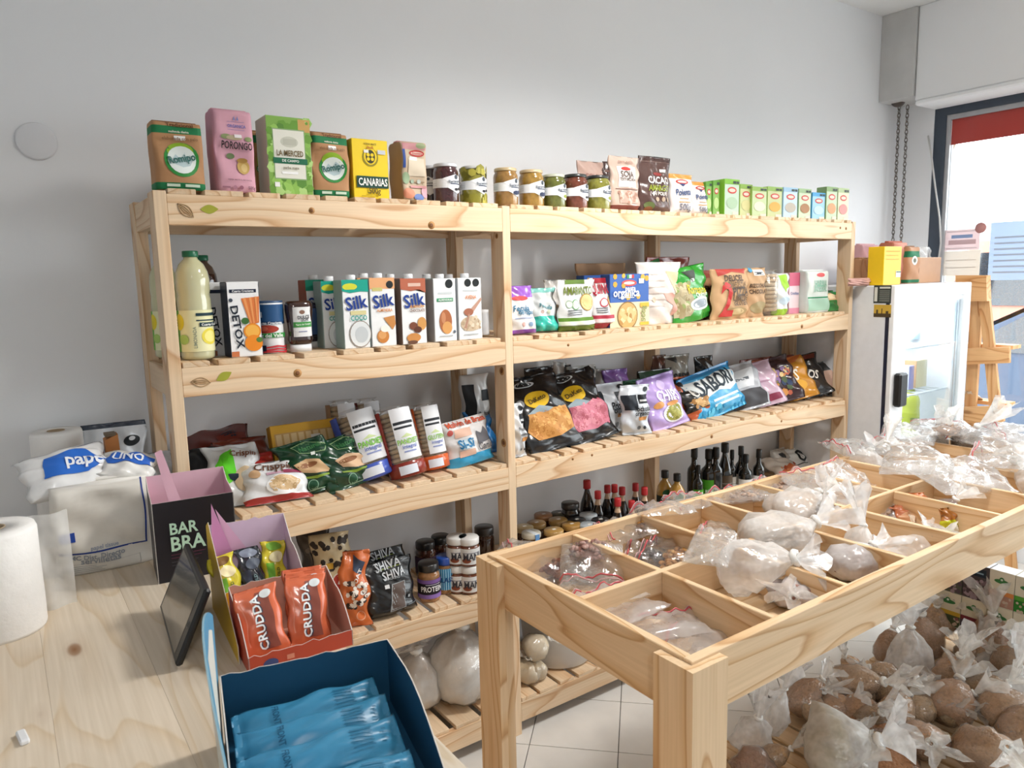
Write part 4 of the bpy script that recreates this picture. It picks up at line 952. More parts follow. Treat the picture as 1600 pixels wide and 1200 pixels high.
item('carton', 'juice_carton', 'juice carton half hidden left of the carrot and orange one', 'carton', 334, 441, 356, 556, 3, y=.105, d=.062, w=.075, col='#e4e6e8', side='#121a2b', top='#2a6a55', dec=[('t', 'DETOX', .3, .40, 1.35, '#15202f', -84, .8), ('r', .08, .855, .9, .9, '#16233a'), ('r', .02, .01, .3, .08, '#a9663f')])
t = item('jar', 'quince_jam_tub', 'blue and white jam tub with striped flag print', 'tub', 405, 470, 450, 553, 3, y=.06, col='#e9eaec', lid='#274c74', lidh=.04, lidr=1.0, neck=1.0, mat='plastic', lab=(.0, .96, None), span=200, turn_label=-12, dec=[
    ('r', 0, .60, 1, .97, '#24507e'), ('r', 0, .585, 1, .64, '#1d3c63'), ('t', 'Cuarto Creciente', .48, .61, .5, '#eef2f6'), ('r', .15, .72, .35, .83, '#e7ecf0'), ('e', .4, .49, .26, .08, '#a63a2c'), ('e', .35, .5, .1, .05, '#c8604a'), ('r', .12, .32, .85, .41, '#3f9a4c'), ('t', 'Luz del Valle', .48, .365, .5, '#f1f5f0'), ('r', .0, .02, .4, .17, '#1b2540'), ('p', [(.4, .14), (.6, .17), (.8, .14), (1, .17), (1, .14), (.8, .11), (.6, .14), (.4, .11)], '#c4323a'), ('p', [(.4, .085), (.6, .115), (.8, .085), (1, .115), (1, .085), (.8, .055), (.6, .085), (.4, .055)], '#c4323a'), ('p', [(.1, .05), (.6, .06), (.8, .03), (1, .06), (1, .03), (.8, .0), (.6, .03), (.1, .02)], '#c4323a')])
item('squeeze', 'caramel_bottle', 'brown caramel squeeze bottle standing on its white cap', 'squeeze bottle', 452, 470, 494, 554, 3, y=.05, d=.05, col='#3b2018', cap='#e9eaec', dec=[('r', .1, 0, .98, 1, '#e9eaea'), ('e', .5, .83, .13, .07, '#8a6a5a'), ('t', 'DULCE', .56, .66, .56, '#33343c', 3, 1.2), ('t', 'LECHE', .6, .575, .36, '#33343c', 3, 1.5), ('r', .1, .32, .96, .50, '#4a9a4e'), ('t', 'Tarro de Campo', .53, .41, .7, '#eef4ec', 3), ('r', .3, .16, .7, .19, '#8e93b4')])
item('squeeze', 'caramel_bottle', 'brown squeeze bottle with blue label behind the front one', 'squeeze bottle', 472, 473, 506, 548, 3, y=.14, d=.045, col='#2d2a3c', cap='#d9dadc', dec=[('r', .1, 0, .98, 1, '#3d5a86')])
OCT = lambda a, b, r: ('c', a, b, r, '#1f2426')
def milk(u0, v0, u1, v1, y, label, top, dec, side='#cfd3d6', w=None, turn=0, capx=0):
    item('carton', 'milk_carton', label, 'carton', u0, v0, u1, v1, 3, y=y, d=.062, col='#eceeef', side=side, top='#e4e6e8', cap='#eef0f2', w=w, turn=turn, capx=capx, group='plant milk cartons', dec=([('r', 0, .84, 1, 1, top)] if top else [])+dec)
SILK = [('t', 'Silk', .52, .67, .84, '#1f3f8f', 8, 1.1)]
COCO = SILK+[('e', .3, .9, .28, .05, '#cfd23a'), ('p', [(0, .84), (.3, .81), (.7, .83), (1, .82), (1, .86), (0, .86)], '#17a08c'), ('r', .28, .49, .88, .55, '#d8cf9a'), ('t', 'COCO', .58, .445, .62, '#169a8a', 0, 1.2), ('e', .62, .21, .42, .2, '#9a8f86'), ('e', .62, .21, .39, .185, '#dfe3e4'), ('e', .66, .2, .25, .12, '#c3c9cc')]
milk(536, 437, 577, 548, .03, 'coconut milk carton with teal top, lettered COCO', '#17a08c', COCO, side='#9fb8b6')
milk(511, 439, 533, 545, .095, 'coconut milk carton half hidden behind the first coconut carton', '#17a08c', COCO, side='#9fb8b6', w=.068)
milk(487, 437, 508, 541, .17, 'carton with brown side at the back, left of the coconut milk', '#1a8a70', SILK, side='#a8502f', w=.068)
milk(579, 434, 618, 544, .03, 'almond milk carton with peach top, lettered ALMENDRA', '#e2a878', SILK+[('r', .1, .81, .5, .86, '#c9c07a'), OCT(.8, .9, .14), ('t', 'ALMENDRA', .55, .53, .62, '#d98a45', 0, 1.3), ('p', [(.5, .42), (.95, .45), (.98, .32), (.85, .24), (.6, .36)], '#c98a4c'), ('e', .45, .15, .24, .1, '#c8823f'), ('e', .42, .17, .16, .06, '#dca266'), ('e', .55, .26, .2, .05, '#f4f0e8')], side='#b9bcc0')
milk(563, 434, 590, 540, .1, 'carton standing behind the coconut and almond milk', '#e2a878', SILK, side='#b5a08c', w=.066)
milk(627, 435, 666, 541, .03, 'chocolate almond milk carton with reddish brown top', '#b5664c', SILK+[('r', .3, .88, .8, .93, '#d9b8a8'), ('p', [(0, .84), (.4, .81), (.75, .83), (1, .78), (1, .86), (0, .86)], '#b5664c'), ('t', 'ALMENDRA', .62, .575, .6, '#dd9a4e', 0, 1.3), ('t', 'CHOCOLATE', .62, .515, .6, '#7a4a2c', 0, 1.3), ('e', .8, .31, .18, .1, '#d39a56'), ('e', .45, .28, .16, .06, '#7a4632'), ('e', .62, .22, .16, .05, '#5f3626'), ('e', .45, .1, .28, .07, '#c98a4a'), ('e', .4, .03, .2, .03, '#6b4836')], side='#7a6458')
milk(604, 435, 632, 538, .11, 'carton with dark side behind the almond and chocolate milk', '#8a4a38', SILK, side='#5c4034', w=.066)
milk(678, 435, 713, 537, .035, 'white almond drink carton with a big almond picture', None, [OCT(.7, .915, .17), ('r', .2, .755, .82, .785, '#cdd4d7'), ('r', .14, .635, .86, .69, '#3c9a6c'), ('t', 'ALMENDRAS', .5, .662, .62, '#eef6f0'), ('e', .5, .32, .28, .19, '#b06a42'), ('e', .56, .22, .22, .1, '#d9a060'), ('e', .4, .38, .1, .09, '#c98a62'), ('r', .2, .08, .8, .095, '#aeb4b8'), ('c', .88, .15, .06, '#5d6a78')], side='#c3c8cc')
milk(660, 435, 690, 533, .12, 'carton with green triangle behind the white almond drink', '#1f6b4e', [], side='#a9aaa8', w=.066)
milk(716, 434, 753, 533, .035, 'white oat drink carton with an oat flakes picture', None, [OCT(.42, .92, .14), OCT(.76, .92, .14), ('r', .2, .785, .82, .81, '#cdd4d7'), ('t', 'AVENA', .52, .69, .46, '#d98a55', 0, 1.3), ('e', .5, .26, .42, .12, '#cbb79c'), ('n', .15, .17, .9, .36, .07, ['#d9c6aa', '#b79f82', '#e5d6bf'], 26), ('p', [(.44, .46), (.52, .5), (.95, .68), (.98, .64), (.6, .44)], '#c49a86'), ('e', .42, .45, .2, .06, '#a86a52'), ('p', [(.4, .42), (.48, .42), (.3, .18), (.22, .2)], '#b58a76'), ('r', .2, .08, .8, .095, '#aeb4b8')], side='#c3c8cc')
milk(697, 435, 722, 531, .13, 'carton standing behind the two white nut drinks', '#c9a37c', [], side='#b9bcc0', w=.062)
item('jar', 'milk_powder_tub', 'small white tub by the middle post of the second shelf', 'tub', 752, 484, 768, 523, 3, y=.14, col='#e3e5e8', lid='#eceef0', mat='plastic', neck=1, lidr=1.02)

# ------------------------------------------------------------------ second shelf, right section
def bag(name, label, u0, v0, u1, v1, lev, col, dec=None, cat='bag', **k):
    k.setdefault('d', .06); k.setdefault('style', 'stand')
    return item('pouch', name, label, cat, u0, v0, u1, v1, lev, col=col, dec=dec, **k)
bag('starch_bag', 'white and purple potato starch pouch lettered Fecula de Papa', 800, 448, 843, 527, 3, '#eef0f3', [('e', .45, .73, .3, .05, '#d04a4e'), ('t', 'Fecula', .42, .52, .56, '#2b6f92', 0, 1.1), ('t', 'de Papa', .55, .42, .56, '#2b6f92', 0, 1.1), ('r', .15, .3, .8, .32, '#9aa6c4'), ('c', .38, .18, .07, '#d9a29a'), ('c', .65, .18, .07, '#8fa8c8')], bands=[(.74, 1, '#9a5fc4'), (0, .08, '#8f55b8')], lean=8, y=.03)
bag('starch_bag', 'white and teal starch pouch slumped beside the purple one', 838, 452, 874, 523, 3, '#e9eff0', [('t', 'Fecula', .5, .55, .5, '#4a8a96', -12), ('c', .35, .42, .07, '#b9a29a'), ('c', .6, .42, .07, '#b9c2a9')], bands=[(0, .34, '#3fc4b4'), (.9, 1, '#8fd4cc')], lean=12, y=.05, turn=-14, wr=1.5)
bag('cereal_bag', 'grey white bag behind the teal starch pouch', 858, 437, 892, 515, 3, '#d4d1cc', [('n', .2, .2, .8, .5, .06, ['#c3a98a', '#a98a6a'], 14)], y=.13, wr=1.5)
bag('amaranth_bag', 'white and olive bag lettered AMARANTO', 879, 437, 937, 521, 3, '#e9ebea', [('r', .2, .92, .72, 1, '#5d7a2c'), ('t', 'AMARANTO', .52, .79, .76, '#6f7f2f', 0, 1.7), ('c', .38, .52, .11, '#6fa06f'), ('c', .38, .52, .09, '#d9e4d6'), ('c', .22, .53, .08, '#9ab89a'), ('c', .22, .53, .065, '#e4ebe2'), ('e', .72, .56, .19, .17, '#a98442'), ('e', .72, .56, .17, .15, '#e2c98c')]+[('r', .18, .40-.04*k, .55, .415-.04*k, '#4a5058') for k in range(3)]+[('r', .0, .2, 1, .27, '#5f8a2c'), ('r', 0, .13, 1, .2, '#dfe8d2')], bands=[(0, .12, '#5f7a1f')], y=.03, mat='film')
bag('quinoa_bag', 'white and crimson bag lettered QUINOA', 930, 434, 972, 519, 3, '#eceaea', [('r', .12, .9, .75, 1, '#9c1f2c'), ('t', 'QUINOA', .4, .77, .84, '#b0263a', 0, 1.9), ('c', .4, .52, .13, '#c04a5a'), ('c', .4, .52, .1, '#efdede'), ('e', .72, .55, .2, .16, '#a98442'), ('e', .72, .55, .17, .14, '#e2c98c')]+[('r', .12, .40-.04*k, .5, .415-.04*k, '#4a5058') for k in range(3)]+[('r', 0, .2, 1, .27, '#b03a4c'), ('r', 0, .13, 1, .2, '#ead0d2')], bands=[(0, .12, '#a02434')], y=.05)
item('carton', 'pasta_box', 'blue pasta box with round window lettered pasta organica', 'box', 953, 428, 1014, 514, 3, y=.055, d=.05, col='#2f5fae', side='#2a5093', top='#2a5093', dec=[
    ('r', 0, 0, 1, .47, '#e9d9b4'), ('n', .05, .55, .95, .97, .06, ['#e3b54c', '#d9a63e'], 9), ('e', .48, .83, .19, .06, '#d9534e'), ('e', .48, .83, .14, .03, '#efd2cc'), ('r', .42, .92, .6, .985, '#e9edf0'), ('r', .42, .92, .48, .985, '#4a9a5a'), ('r', .54, .92, .6, .985, '#c9403f'), ('t', 'pasta', .5, .71, .26, '#f2f4f6'), ('t', 'organica', .4, .625, .66, '#f6f8fa', 0, 1.1), ('r', .2, .55, .6, .565, '#dfe6ee'), ('r', .72, .82, .85, .91, '#f0f2f2'), ('c', .43, .22, .26, '#8a6a3c'), ('c', .43, .22, .24, '#caa768'), ('n', .25, .1, .62, .34, .06, ['#dcbf86', '#b4894c', '#e6cf9e'], 26), ('r', .75, .02, .98, .08, '#e5b640'), ('r', .75, .37, .98, .45, '#e5b640'), ('t', '500g', .84, .24, .3, '#8f9a5a', 90)])
item('carton', 'pasta_box', 'blue pasta box behind the quinoa bag', 'box', 909, 430, 952, 516, 3, y=.15, d=.045, w=.11, col='#2f5fae', side='#2a5093', top='#2a5093', dec=[('n', .05, .55, .95, .97, .06, ['#e3b54c', '#d9a63e'], 9)])
bag('kraft_bag', 'brown paper bag at the back above the blue pasta boxes', 906, 411, 984, 505, 3, '#b89473', None, y=.225, mat='paper', d=.05)
bag('flour_bag', 'cream flour bag with pink biscuit picture', 1003, 409, 1073, 514, 3, '#e9e1da', [('p', [(.55, .85), (.92, .83), (1, .6), (.92, .42), (.78, .5), (.66, .68)], '#ecd0a8'), ('p', [(.45, .5), (.7, .5), (.8, .44), (.98, .42), (.9, .25), (.84, .12), (.7, .14), (.72, .3), (.52, .38)], '#d5a394')]+[('r', .14, .8-.1*k, .5, .815-.1*k, '#d9c9c0') for k in range(6)]+[('c', .26, .4, .04, '#c9b9a4')], y=.05, wr=1.6, style='soft', d=.07)
bag('green_bag', 'bright green bag of seeds with white oval', 1052, 416, 1124, 506, 3, '#2f9a34', [('p', [(0, .75), (.3, .7), (.5, .3), (.35, .12), (0, .15)], '#b3a888'), ('n', .02, .16, .38, .7, .05, ['#c4b896', '#9a8a64', '#8fa060'], 40), ('p', [(.3, .92), (.62, .92), (.6, .76), (.48, .7)], '#3a4238'), ('r', .42, .72, .56, .77, '#e6eae4'), ('t', 'Romana', .55, .56, .5, '#d9c43a', -8, 1.2), ('e', .62, .3, .28, .12, '#dfe6e4'), ('e', .62, .3, .2, .08, '#9aa6b0'), ('t', 'Quinua', .66, .45, .3, '#dfeadf')], y=.045, turn=8, roll=-7, wr=1.6, style='soft', lean=6)
bag('red_bag', 'dark red bag at the back behind the green bag', 1015, 401, 1085, 480, 3, '#8c3a34', [('n', .1, .5, .9, .95, .06, ['#b86a5c', '#d9a898', '#6a2824'], 26), ('p', [(.0, .9), (.3, .98), (.35, .7), (.05, .6)], '#2f7a3a')], y=.19, wr=2)
bag('premix_bag', 'brown premix bag half hidden behind the pizza bag', 1093, 422, 1135, 500, 3, '#a67c56', [('t', 'PREMEZCLA', .5, .62, .75, '#4a3424', 0, 1.6), ('p', [(0, 1), (1, 1), (.9, .86), (.1, .84)], '#9c4a3c'), ('t', '2', .6, .35, .3, '#b43a34', 0, 1.4)], y=.12, mat='paper', wr=1.5)
bag('premix_bag', 'kraft pizza premix bag with a big red 2', 1118, 420, 1178, 503, 3, '#c9a37a', [('p', [(.1, 1), (.9, 1), (.86, .9), (.62, .96), (.3, .95), (.14, .86)], '#b8463e'), ('t', 'DELICEL', .5, .82, .5, '#4a3a30', 0, 1.0), ('t', 'PREMEZCLA', .52, .69, .66, '#7a6248', 0, 1.1), ('t', '2', .3, .40, .3, '#c23a38', 0, 1.25), ('t', 'PIZZA', .68, .55, .5, '#4a3a30', 0, 1.05), ('t', 'LIBRE DE', .68, .42, .48, '#5a4a3c', 0, .95), ('t', 'GLUTEN', .68, .32, .44, '#5a4a3c', 0, .95), ('e', .58, .15, .3, .09, '#a98f62'), ('e', .58, .15, .22, .06, '#c9b184')], y=.04, mat='paper', style='soft', wr=1.1)
bag('premix_bag', 'kraft chocolate cake premix bag next to the pizza bag', 1170, 418, 1204, 501, 3, '#c4a07a', [('r', .3, .84, .8, .96, '#e4e2dc'), ('r', .34, .86, .76, .91, '#2d3238'), ('t', 'BIZCOCHUELO', .52, .64, .8, '#4f3e30', 0, 1.3), ('t', 'CHOCOLATE', .52, .52, .8, '#4f3e30', 0, 1.3), ('e', .5, .2, .36, .12, '#a3926a'), ('c', .2, .97, .09, '#4a9ac0')], y=.05, mat='paper', style='soft', wr=1.1)
item('wrapstack', 'biscuit_roll', 'clear wrapped roll of biscuits on the second shelf', 'biscuits', 1199, 422, 1219, 497, 3, y=.06, n=9, dec=None)
bag('lime_bag', 'white bag with lime green top and base', 1215, 427, 1239, 494, 3, '#e9efee', [('p', [(.2, .95), (.8, .98), (.9, .7), (.5, .55), (.3, .75)], '#9fd43f'), ('e', .5, .35, .3, .1, '#c3d6e4')], bands=[(0, .14, '#9cc93a')], y=.045, style='soft', wr=1.4)
item('carton', 'cookie_box', 'small pink and white cookie box on the second shelf', 'box', 1233, 426, 1249, 492, 3, y=.085, d=.04, col='#e3cdd2', side='#c9a2ad', dec=[('r', 0, .68, 1, 1, '#c9607a'), ('t', 'Criollitas', .5, .5, .8, '#6a7aa4'), ('r', 0, 0, 1, .14, '#d68aa0')])
item('carton', 'flour_pack', 'white and mint flour pack lettered HARINA INTEGRAL', 'flour pack', 1262, 423, 1296, 491, 3, y=.045, d=.08, soft=1, col='#d9e0da', side='#c4ccc8', top='#e4e8e6', dec=[('e', .55, .9, .2, .05, '#d0585a'), ('t', 'HARINA', .55, .69, .6, '#8fbfa8', 0, 1.6), ('t', 'INTEGRAL', .55, .58, .7, '#8fbfa8', 0, 1.6), ('r', 0, .35, 1, .38, '#1f8a5a'), ('r', 0, .05, 1, .33, '#a5c9b4')])
bag('green_packet', 'green packet lying at the right end of the second shelf', 1290, 455, 1330, 490, 3, '#2f8a44', [('e', .35, .6, .3, .18, '#d9b88a'), ('e', .33, .6, .22, .12, '#e8d4b0')], y=.03, lean=35, style='pillow', wr=1.4, d=.04, cat='packet')

# ------------------------------------------------------------------ third shelf, left section
BADGE = lambda a, b, r: ('p', [(a-r, b+r*.5), (a+r, b+r*.5), (a+r*.8, b-r*.2), (a, b-r*.6), (a-r*.8, b-r*.2)], '#1c2a38')
pk = dict(cat='packet', style='pillow')
bag('toast_bag', 'dark red toast bag lying at the back left of the third shelf', 294, 667, 412, 742, 2, '#6a241d', [BADGE(.7, .75, .13), ('r', .5, .55, .95, .8, '#7d3328'), ('e', .3, .3, .2, .15, '#8a4a34')], y=.14, lean=52, roll=-6, wr=1.5, d=.05, **pk)
bag('toast_bag', 'brown red toast bag with navy badge on the third shelf', 340, 688, 432, 748, 2, '#7c3324', [('r', .2, .05, .95, .55, '#c9c4c0'), BADGE(.75, .5, .16), ('t', 'Crispino', .4, .35, .5, '#6a3a2a')], y=.10, lean=50, wr=1.6, d=.05, **pk)
bag('rice_cake_bag', 'white packet with black badge at the left end of the third shelf', 290, 704, 345, 752, 2, '#d6d4d0', [('r', 0, .55, 1, 1, '#1d1f22'), BADGE(.75, .5, .2), ('e', .4, .2, .3, .14, '#d9b45a')], y=.09, lean=45, wr=1.4, d=.04, **pk)
bag('rice_cake_bag', 'white and lime green rice cake bag on the third shelf', 318, 700, 408, 770, 2, '#dfe2e3', [('p', [(0, .35), (.25, .8), (.5, .9), (.52, .4), (.3, .3)], '#5fd02c'), ('t', 'Crispin', .68, .78, .46, '#7a4a34', -6, 1.2), ('e', .7, .35, .25, .2, '#c9b494'), BADGE(.45, .4, .1)], y=.06, lean=42, wr=1.5, d=.05, turn=-6, **pk)
bag('cracker_bag', 'bright red packet behind the front white rice cake bag', 376, 712, 440, 765, 2, '#b32b29', [('c', .5, .6, .1, '#e4e4e4'), BADGE(.5, .55, .12)], y=.075, lean=40, wr=1.4, d=.045, **pk)
bag('rice_cake_bag', 'front white rice cake bag with red base and bowl picture', 378, 728, 488, 797, 2, '#e9ebed', [('t', 'Crisppino', .56, .73, .72, '#6b4a3a', -5, 1.25), ('r', .36, .53, .62, .60, '#c9a2b4'), ('r', .62, .54, .92, .61, '#8a2a4a'), ('e', .62, .3, .29, .2, '#f6f6f6'), ('e', .62, .33, .25, .16, '#d9bb92'), ('n', .42, .24, .82, .42, .05, ['#e6cba4', '#c9a87a', '#d9b98c'], 26), ('e', .2, .62, .08, .1, '#d9b48c')], bands=[(0, .1, '#a8302c')], y=.012, lean=42, wr=1.5, d=.075, turn=-6, **pk)
item('carton', 'cracker_tray', 'yellow cracker tray with red script at the back', 'tray', 424, 664, 530, 716, 2, y=.16, d=.035, lean=18, col='#d9a62c', side='#b98a22', dec=[('r', .05, .12, .95, .86, '#c39a5c')]+[('r', .07+.11*k, .14, .15+.11*k, .84, '#dcc08c') for k in range(8)]+[('t', 'Arrocitas', .42, .58, .58, '#c23a32', 0, 1.3), ('r', .58, .62, .72, .78, '#e4dfd4')])
for (u0, v0, u1, v1, yy, tr, lb) in ((447, 690, 532, 786, .04, -6, 'left dark green biscuit bag with stacked toast picture'), (510, 683, 592, 772, .035, 4, 'right dark green biscuit bag with pale slice picture')):
    bag('green_biscuit_bag', lb, u0, v0, u1, v1, 2, '#123f28', [('p', [(.3, .9), (.62, .96), (.95, .84), (.9, .68), (.6, .7), (.4, .74)], '#8aa678'), ('p', [(.32, .89), (.62, .945), (.93, .83), (.88, .695), (.6, .715), (.41, .75)], '#123f28'), ('t', 'Natural', .62, .82, .4, '#3f7a4a', 6), ('r', .62, .66, .70, .72, '#dfe4de'), ('p', [(.25, .56), (.5, .62), (.78, .55), (.9, .3), (.6, .32), (.35, .4)], '#c9a67c' if tr < 0 else '#d9b592'), ('e', .5, .5, .2, .05, '#8a5a38'), ('p', [(.3, .33), (.62, .27), (.92, .28), (.9, .25), (.6, .23), (.32, .3)], '#7f9a35'), ('c', .5, .14, .1, '#7fa68a'), ('c', .5, .14, .085, '#1a4a30'), ('r', .3, .05, .75, .065, '#9ab8a0')], y=yy, lean=24, roll=-9, turn=tr, wr=1.8, d=.06, group='dark green biscuit bags', **pk)
def rolls(label, u0, v0, u1, v1, y, foot, word, wc, lean=10, roll=0, **k):
    item('wrapstack', 'rice_cracker_roll', label, 'cracker roll', u0, v0, u1, v1, 2, y=y, lean=lean, roll=roll, n=13, foot=foot, footh=.2, turn_label=-10, group='wrapped rolls of rice crackers', dec=[('r', .36, .24, .76, .95, '#e4e6ea'), ('r', .38, .72, .74, .76, '#22262c'), ('r', .38, .66, .7, .69, '#22262c'), ('p', [(.45, .54), (.56, .59), (.67, .54)], '#c9d8a0'), ('t', word, .56, .48, .36, wc, 0, 1.3), ('t', 'integral', .56, .40, .24, '#6a7ab8'), ('r', .45, .33, .66, .35, '#8a96c4'), ('r', .3, .04, .6, .16, '#dfe4ee'), ('r', 0, .2, .2, .95, foot)], **k)
rolls('blue footed rice cracker roll tilted on the third shelf', 545, 640, 617, 752, .075, '#4a63c4', 'PANDIET', '#7ac23a', lean=20, roll=-9)
rolls('brown cracker roll at the back left of the blue one', 518, 627, 565, 700, .2, '#a98a6a', 'PANDIET', '#8a7a5a', lean=8)
rolls('dark red cracker roll at the back behind the blue one', 562, 624, 603, 705, .21, '#7a2a22', 'PANDIET', '#8a7a5a', lean=8)
rolls('red wrapped rice cracker roll in the third shelf', 607, 637, 666, 756, .03, '#8f2f22', 'PANDIET', '#8ac24a', lean=18, roll=-5)
rolls('orange wrapped rice cracker roll lettered GLUTEN', 657, 632, 703, 744, .06, '#d9632c', 'GLUTEN', '#8ac24a', lean=14, roll=-3)
bag('cookie_bag', 'white cookie bag with sky blue base near the middle post', 703, 656, 782, 737, 2, '#e6e4e4', [('t', 'Malvin de Brasa', .52, .92, .8, '#c9502c', 0, 1.1), ('r', .2, .62, .52, .8, '#e2b9a4'), ('c', .13, .76, .05, '#c9605a'), ('r', .22, .36, .5, .56, '#cfe4f0'), ('t', 'Si-Si', .36, .47, .3, '#2a7fb4', 0, 1.2), ('r', .2, .2, .52, .33, '#e2b9a4'), ('p', [(.6, .4), (.62, .68), (.72, .6), (.82, .74), (.9, .6), (.95, .42)], '#6a6a70'), ('t', 'Carilo', .76, .33, .34, '#6a6a70', 0, 1.3)], bands=[(0, .22, '#38a4d4')], y=.03, lean=14, roll=-6, style='soft', wr=.8, d=.085, cat='bag')
bag('popcorn_bag', 'grey popcorn bag with black panel at the back by the middle post', 726, 586, 772, 668, 2, '#c9c9c8', [('r', .05, .45, .38, .88, '#1d1f22'), ('r', .05, .05, .38, .4, '#2a2c30'), ('r', .62, .66, .98, .8, '#22252a'), ('t', 'Pochoclo', .7, .5, .5, '#22252a', 0, 1.4), ('t', 'organico', .7, .38, .45, '#22252a', 0, 1.2)], y=.2, style='soft', wr=1.4, d=.07)
bag('blue_packet', 'blue packet lying behind the white cookie bag', 733, 643, 775, 690, 2, '#2f7fc4', None, y=.14, lean=25, wr=1.4, d=.04, **pk)

# ------------------------------------------------------------------ third shelf, right section
POCH = [('r', .55, .62, 1, .8, '#22252a'), ('r', .6, .66, .95, .7, '#dfe2e4'), ('t', 'Pochoclo', .68, .52, .62, '#26292e', 0, 1.4), ('t', 'organico', .66, .41, .55, '#26292e', 0, 1.3), ('r', .5, .29, .85, .36, '#c98a4a'), ('c', .55, .14, .06, '#7a8086'), ('c', .75, .14, .06, '#4a5058'), ('e', .85, .9, .1, .05, '#2a2d32')]
def poch(label, u0, v0, u1, v1, y, col='#dde1e5', lean=10, turn=0, roll=0, wr=1.6, d=.07, extra=()):
    bag('popcorn_bag', label, u0, v0, u1, v1, 2, col, POCH+list(extra), y=y, lean=lean, turn=turn, roll=roll, wr=wr, d=d, style='pillow', group='popcorn bags on the third shelf')
poch('white popcorn bag half hidden beside the middle post', 801, 633, 828, 718, .012, lean=10)
NUT = lambda cs: [('e', .42, .66, .22, .115, '#e3b81f'), ('t', 'DaKeto', .42, .665, .32, '#4a3a14', 8), ('p', [(.12, .5), (.9, .5), (.95, .2), (.6, .14), (.2, .16), (.08, .3)], cs[0]), ('n', .14, .19, .88, .49, .042, cs, 120), ('p', [(.12, .5), (.4, .58), (.62, .5), (.5, .47)], '#8fa0a8'), ('e', .35, .9, .2, .05, '#c9ced2'), ('e', .35, .9, .17, .04, '#17181a'), ('c', .13, .66, .06, '#b9bec2')]
for (u0, v0, u1, v1, yy, cs, lb) in ((817, 588, 906, 712, .02, ['#c98f4c', '#dba863', '#b67a3a'], 'black nut bag with yellow disc showing golden roasted peas'), (877, 580, 962, 702, .03, ['#c9788a', '#d98f9c', '#b5606f'], 'black nut bag with yellow disc showing pink peanuts')):
    bag('nut_bag', lb, u0, v0, u1, v1, 2, '#17181b', NUT(cs), y=yy, lean=30, roll=-7, wr=1.8, d=.065, group='black nut bags', **{**pk, 'cat': 'bag'})
for (u0, v0, u1, v1, yy, lb) in ((806, 590, 850, 690, .12, 'black bag at the back beside the middle post'), (832, 574, 880, 680, .17, 'black and grey bag behind the golden nut bag'), (873, 572, 905, 670, .2, 'black bag at the back behind the pink nut bag')):
    bag('black_bag', lb, u0, v0, u1, v1, 2, '#1d1e21', [('e', .6, .75, .25, .06, '#b9bec2'), ('e', .6, .75, .21, .045, '#1d1e21'), ('r', .1, .5, .5, .55, '#6a6d72'), ('r', .3, .35, .8, .38, '#8a5a34')], y=yy, lean=12, wr=1.8, d=.05, group='black bags at the back', **{**pk, 'cat': 'bag'})
poch('pale popcorn bag leaning at the back with only its edge seen', 855, 567, 880, 640, .22, '#c9cac8', lean=4, roll=10)
poch('grey popcorn bag standing at the back above the pink nuts', 896, 573, 942, 660, .2, '#bdbcb8', lean=6)
poch('grey popcorn bag squeezed against the purple bag', 932, 578, 960, 655, .235, '#b4b3af', lean=4, roll=6)
bag('purple_bag', 'purple bag at the back behind the white popcorn bags', 952, 578, 992, 660, 2, '#8a63ae', [('r', .1, .1, .9, .5, '#7a5499')], y=.2, lean=8, wr=1.6, **pk)
poch('front white popcorn bag in the middle of the right section', 936, 600, 990, 679, .1, '#dde3ea', lean=12, extra=[('r', .02, .2, .2, .85, '#2a3038')])
poch('narrow white popcorn bag turned sideways at the shelf edge', 982, 603, 1019, 691, .012, '#dbe2ea', lean=8, turn=-20, extra=[('r', .05, .5, .5, .8, '#2a3038')])
bag('green_tea_bag', 'dark green bag behind the narrow popcorn bag', 988, 594, 1022, 672, 2, '#1f5a40', [('r', .2, .3, .8, .5, '#2f7a58')], y=.115, lean=16, wr=1.4, **pk)
bag('chips_bag', 'lilac chips bag lettered CHIPS with green picture', 1017, 586, 1078, 678, 2, '#b9a0d9', [('c', .5, .8, .1, '#c9b6e2'), ('t', 'CHIPS', .55, .58, .6, '#f2eef6', -6, 1.3), ('r', .38, .5, .75, .51, '#e4daf0'), ('e', .62, .25, .3, .17, '#dfe0e4'), ('e', .62, .25, .26, .145, '#9a9a4a'), ('n', .45, .16, .8, .34, .05, ['#b0ac5c', '#8a8a3a'], 20), ('e', .25, .45, .13, .06, '#d99a5c'), ('e', .6, .42, .15, .04, '#d99a5c')], bands=[(.9, 1, '#a98fcf')], y=.02, lean=20, roll=-7, wr=1.5, d=.06, **{**pk, 'cat': 'bag'})
bag('snack_bag', 'black and orange snack bag behind the lilac chips', 1009, 578, 1064, 665, 2, '#1f2020', [('r', .1, .35, .95, .75, '#b5502a'), ('r', .05, .82, .95, .97, '#1f3d28'), ('p', [(.7, .75), (.95, .75), (.95, .55), (.8, .5)], '#17181a')], y=.15, lean=14, wr=1.6, **pk)
bag('snack_bag', 'small brown bag high at the back of the third shelf', 1028, 556, 1050, 640, 2, '#5a3a30', [('n', .1, .6, .9, .9, .12, ['#7a4a3c', '#3f2620'], 8)], y=.23, lean=4, wr=1.4, **pk)
bag('snack_bag', 'grey bag with black letters high at the back of the third shelf', 1046, 555, 1088, 645, 2, '#8f8a80', [('p', [(.1, .95), (.5, .97), (.4, .86)], '#2f2c2a'), ('t', 'SABO', .52, .6, .66, '#1f2022', 0, 1.4), ('r', .4, .4, .7, .42, '#2f2c2a')], y=.215, lean=6, wr=1.6, **pk)
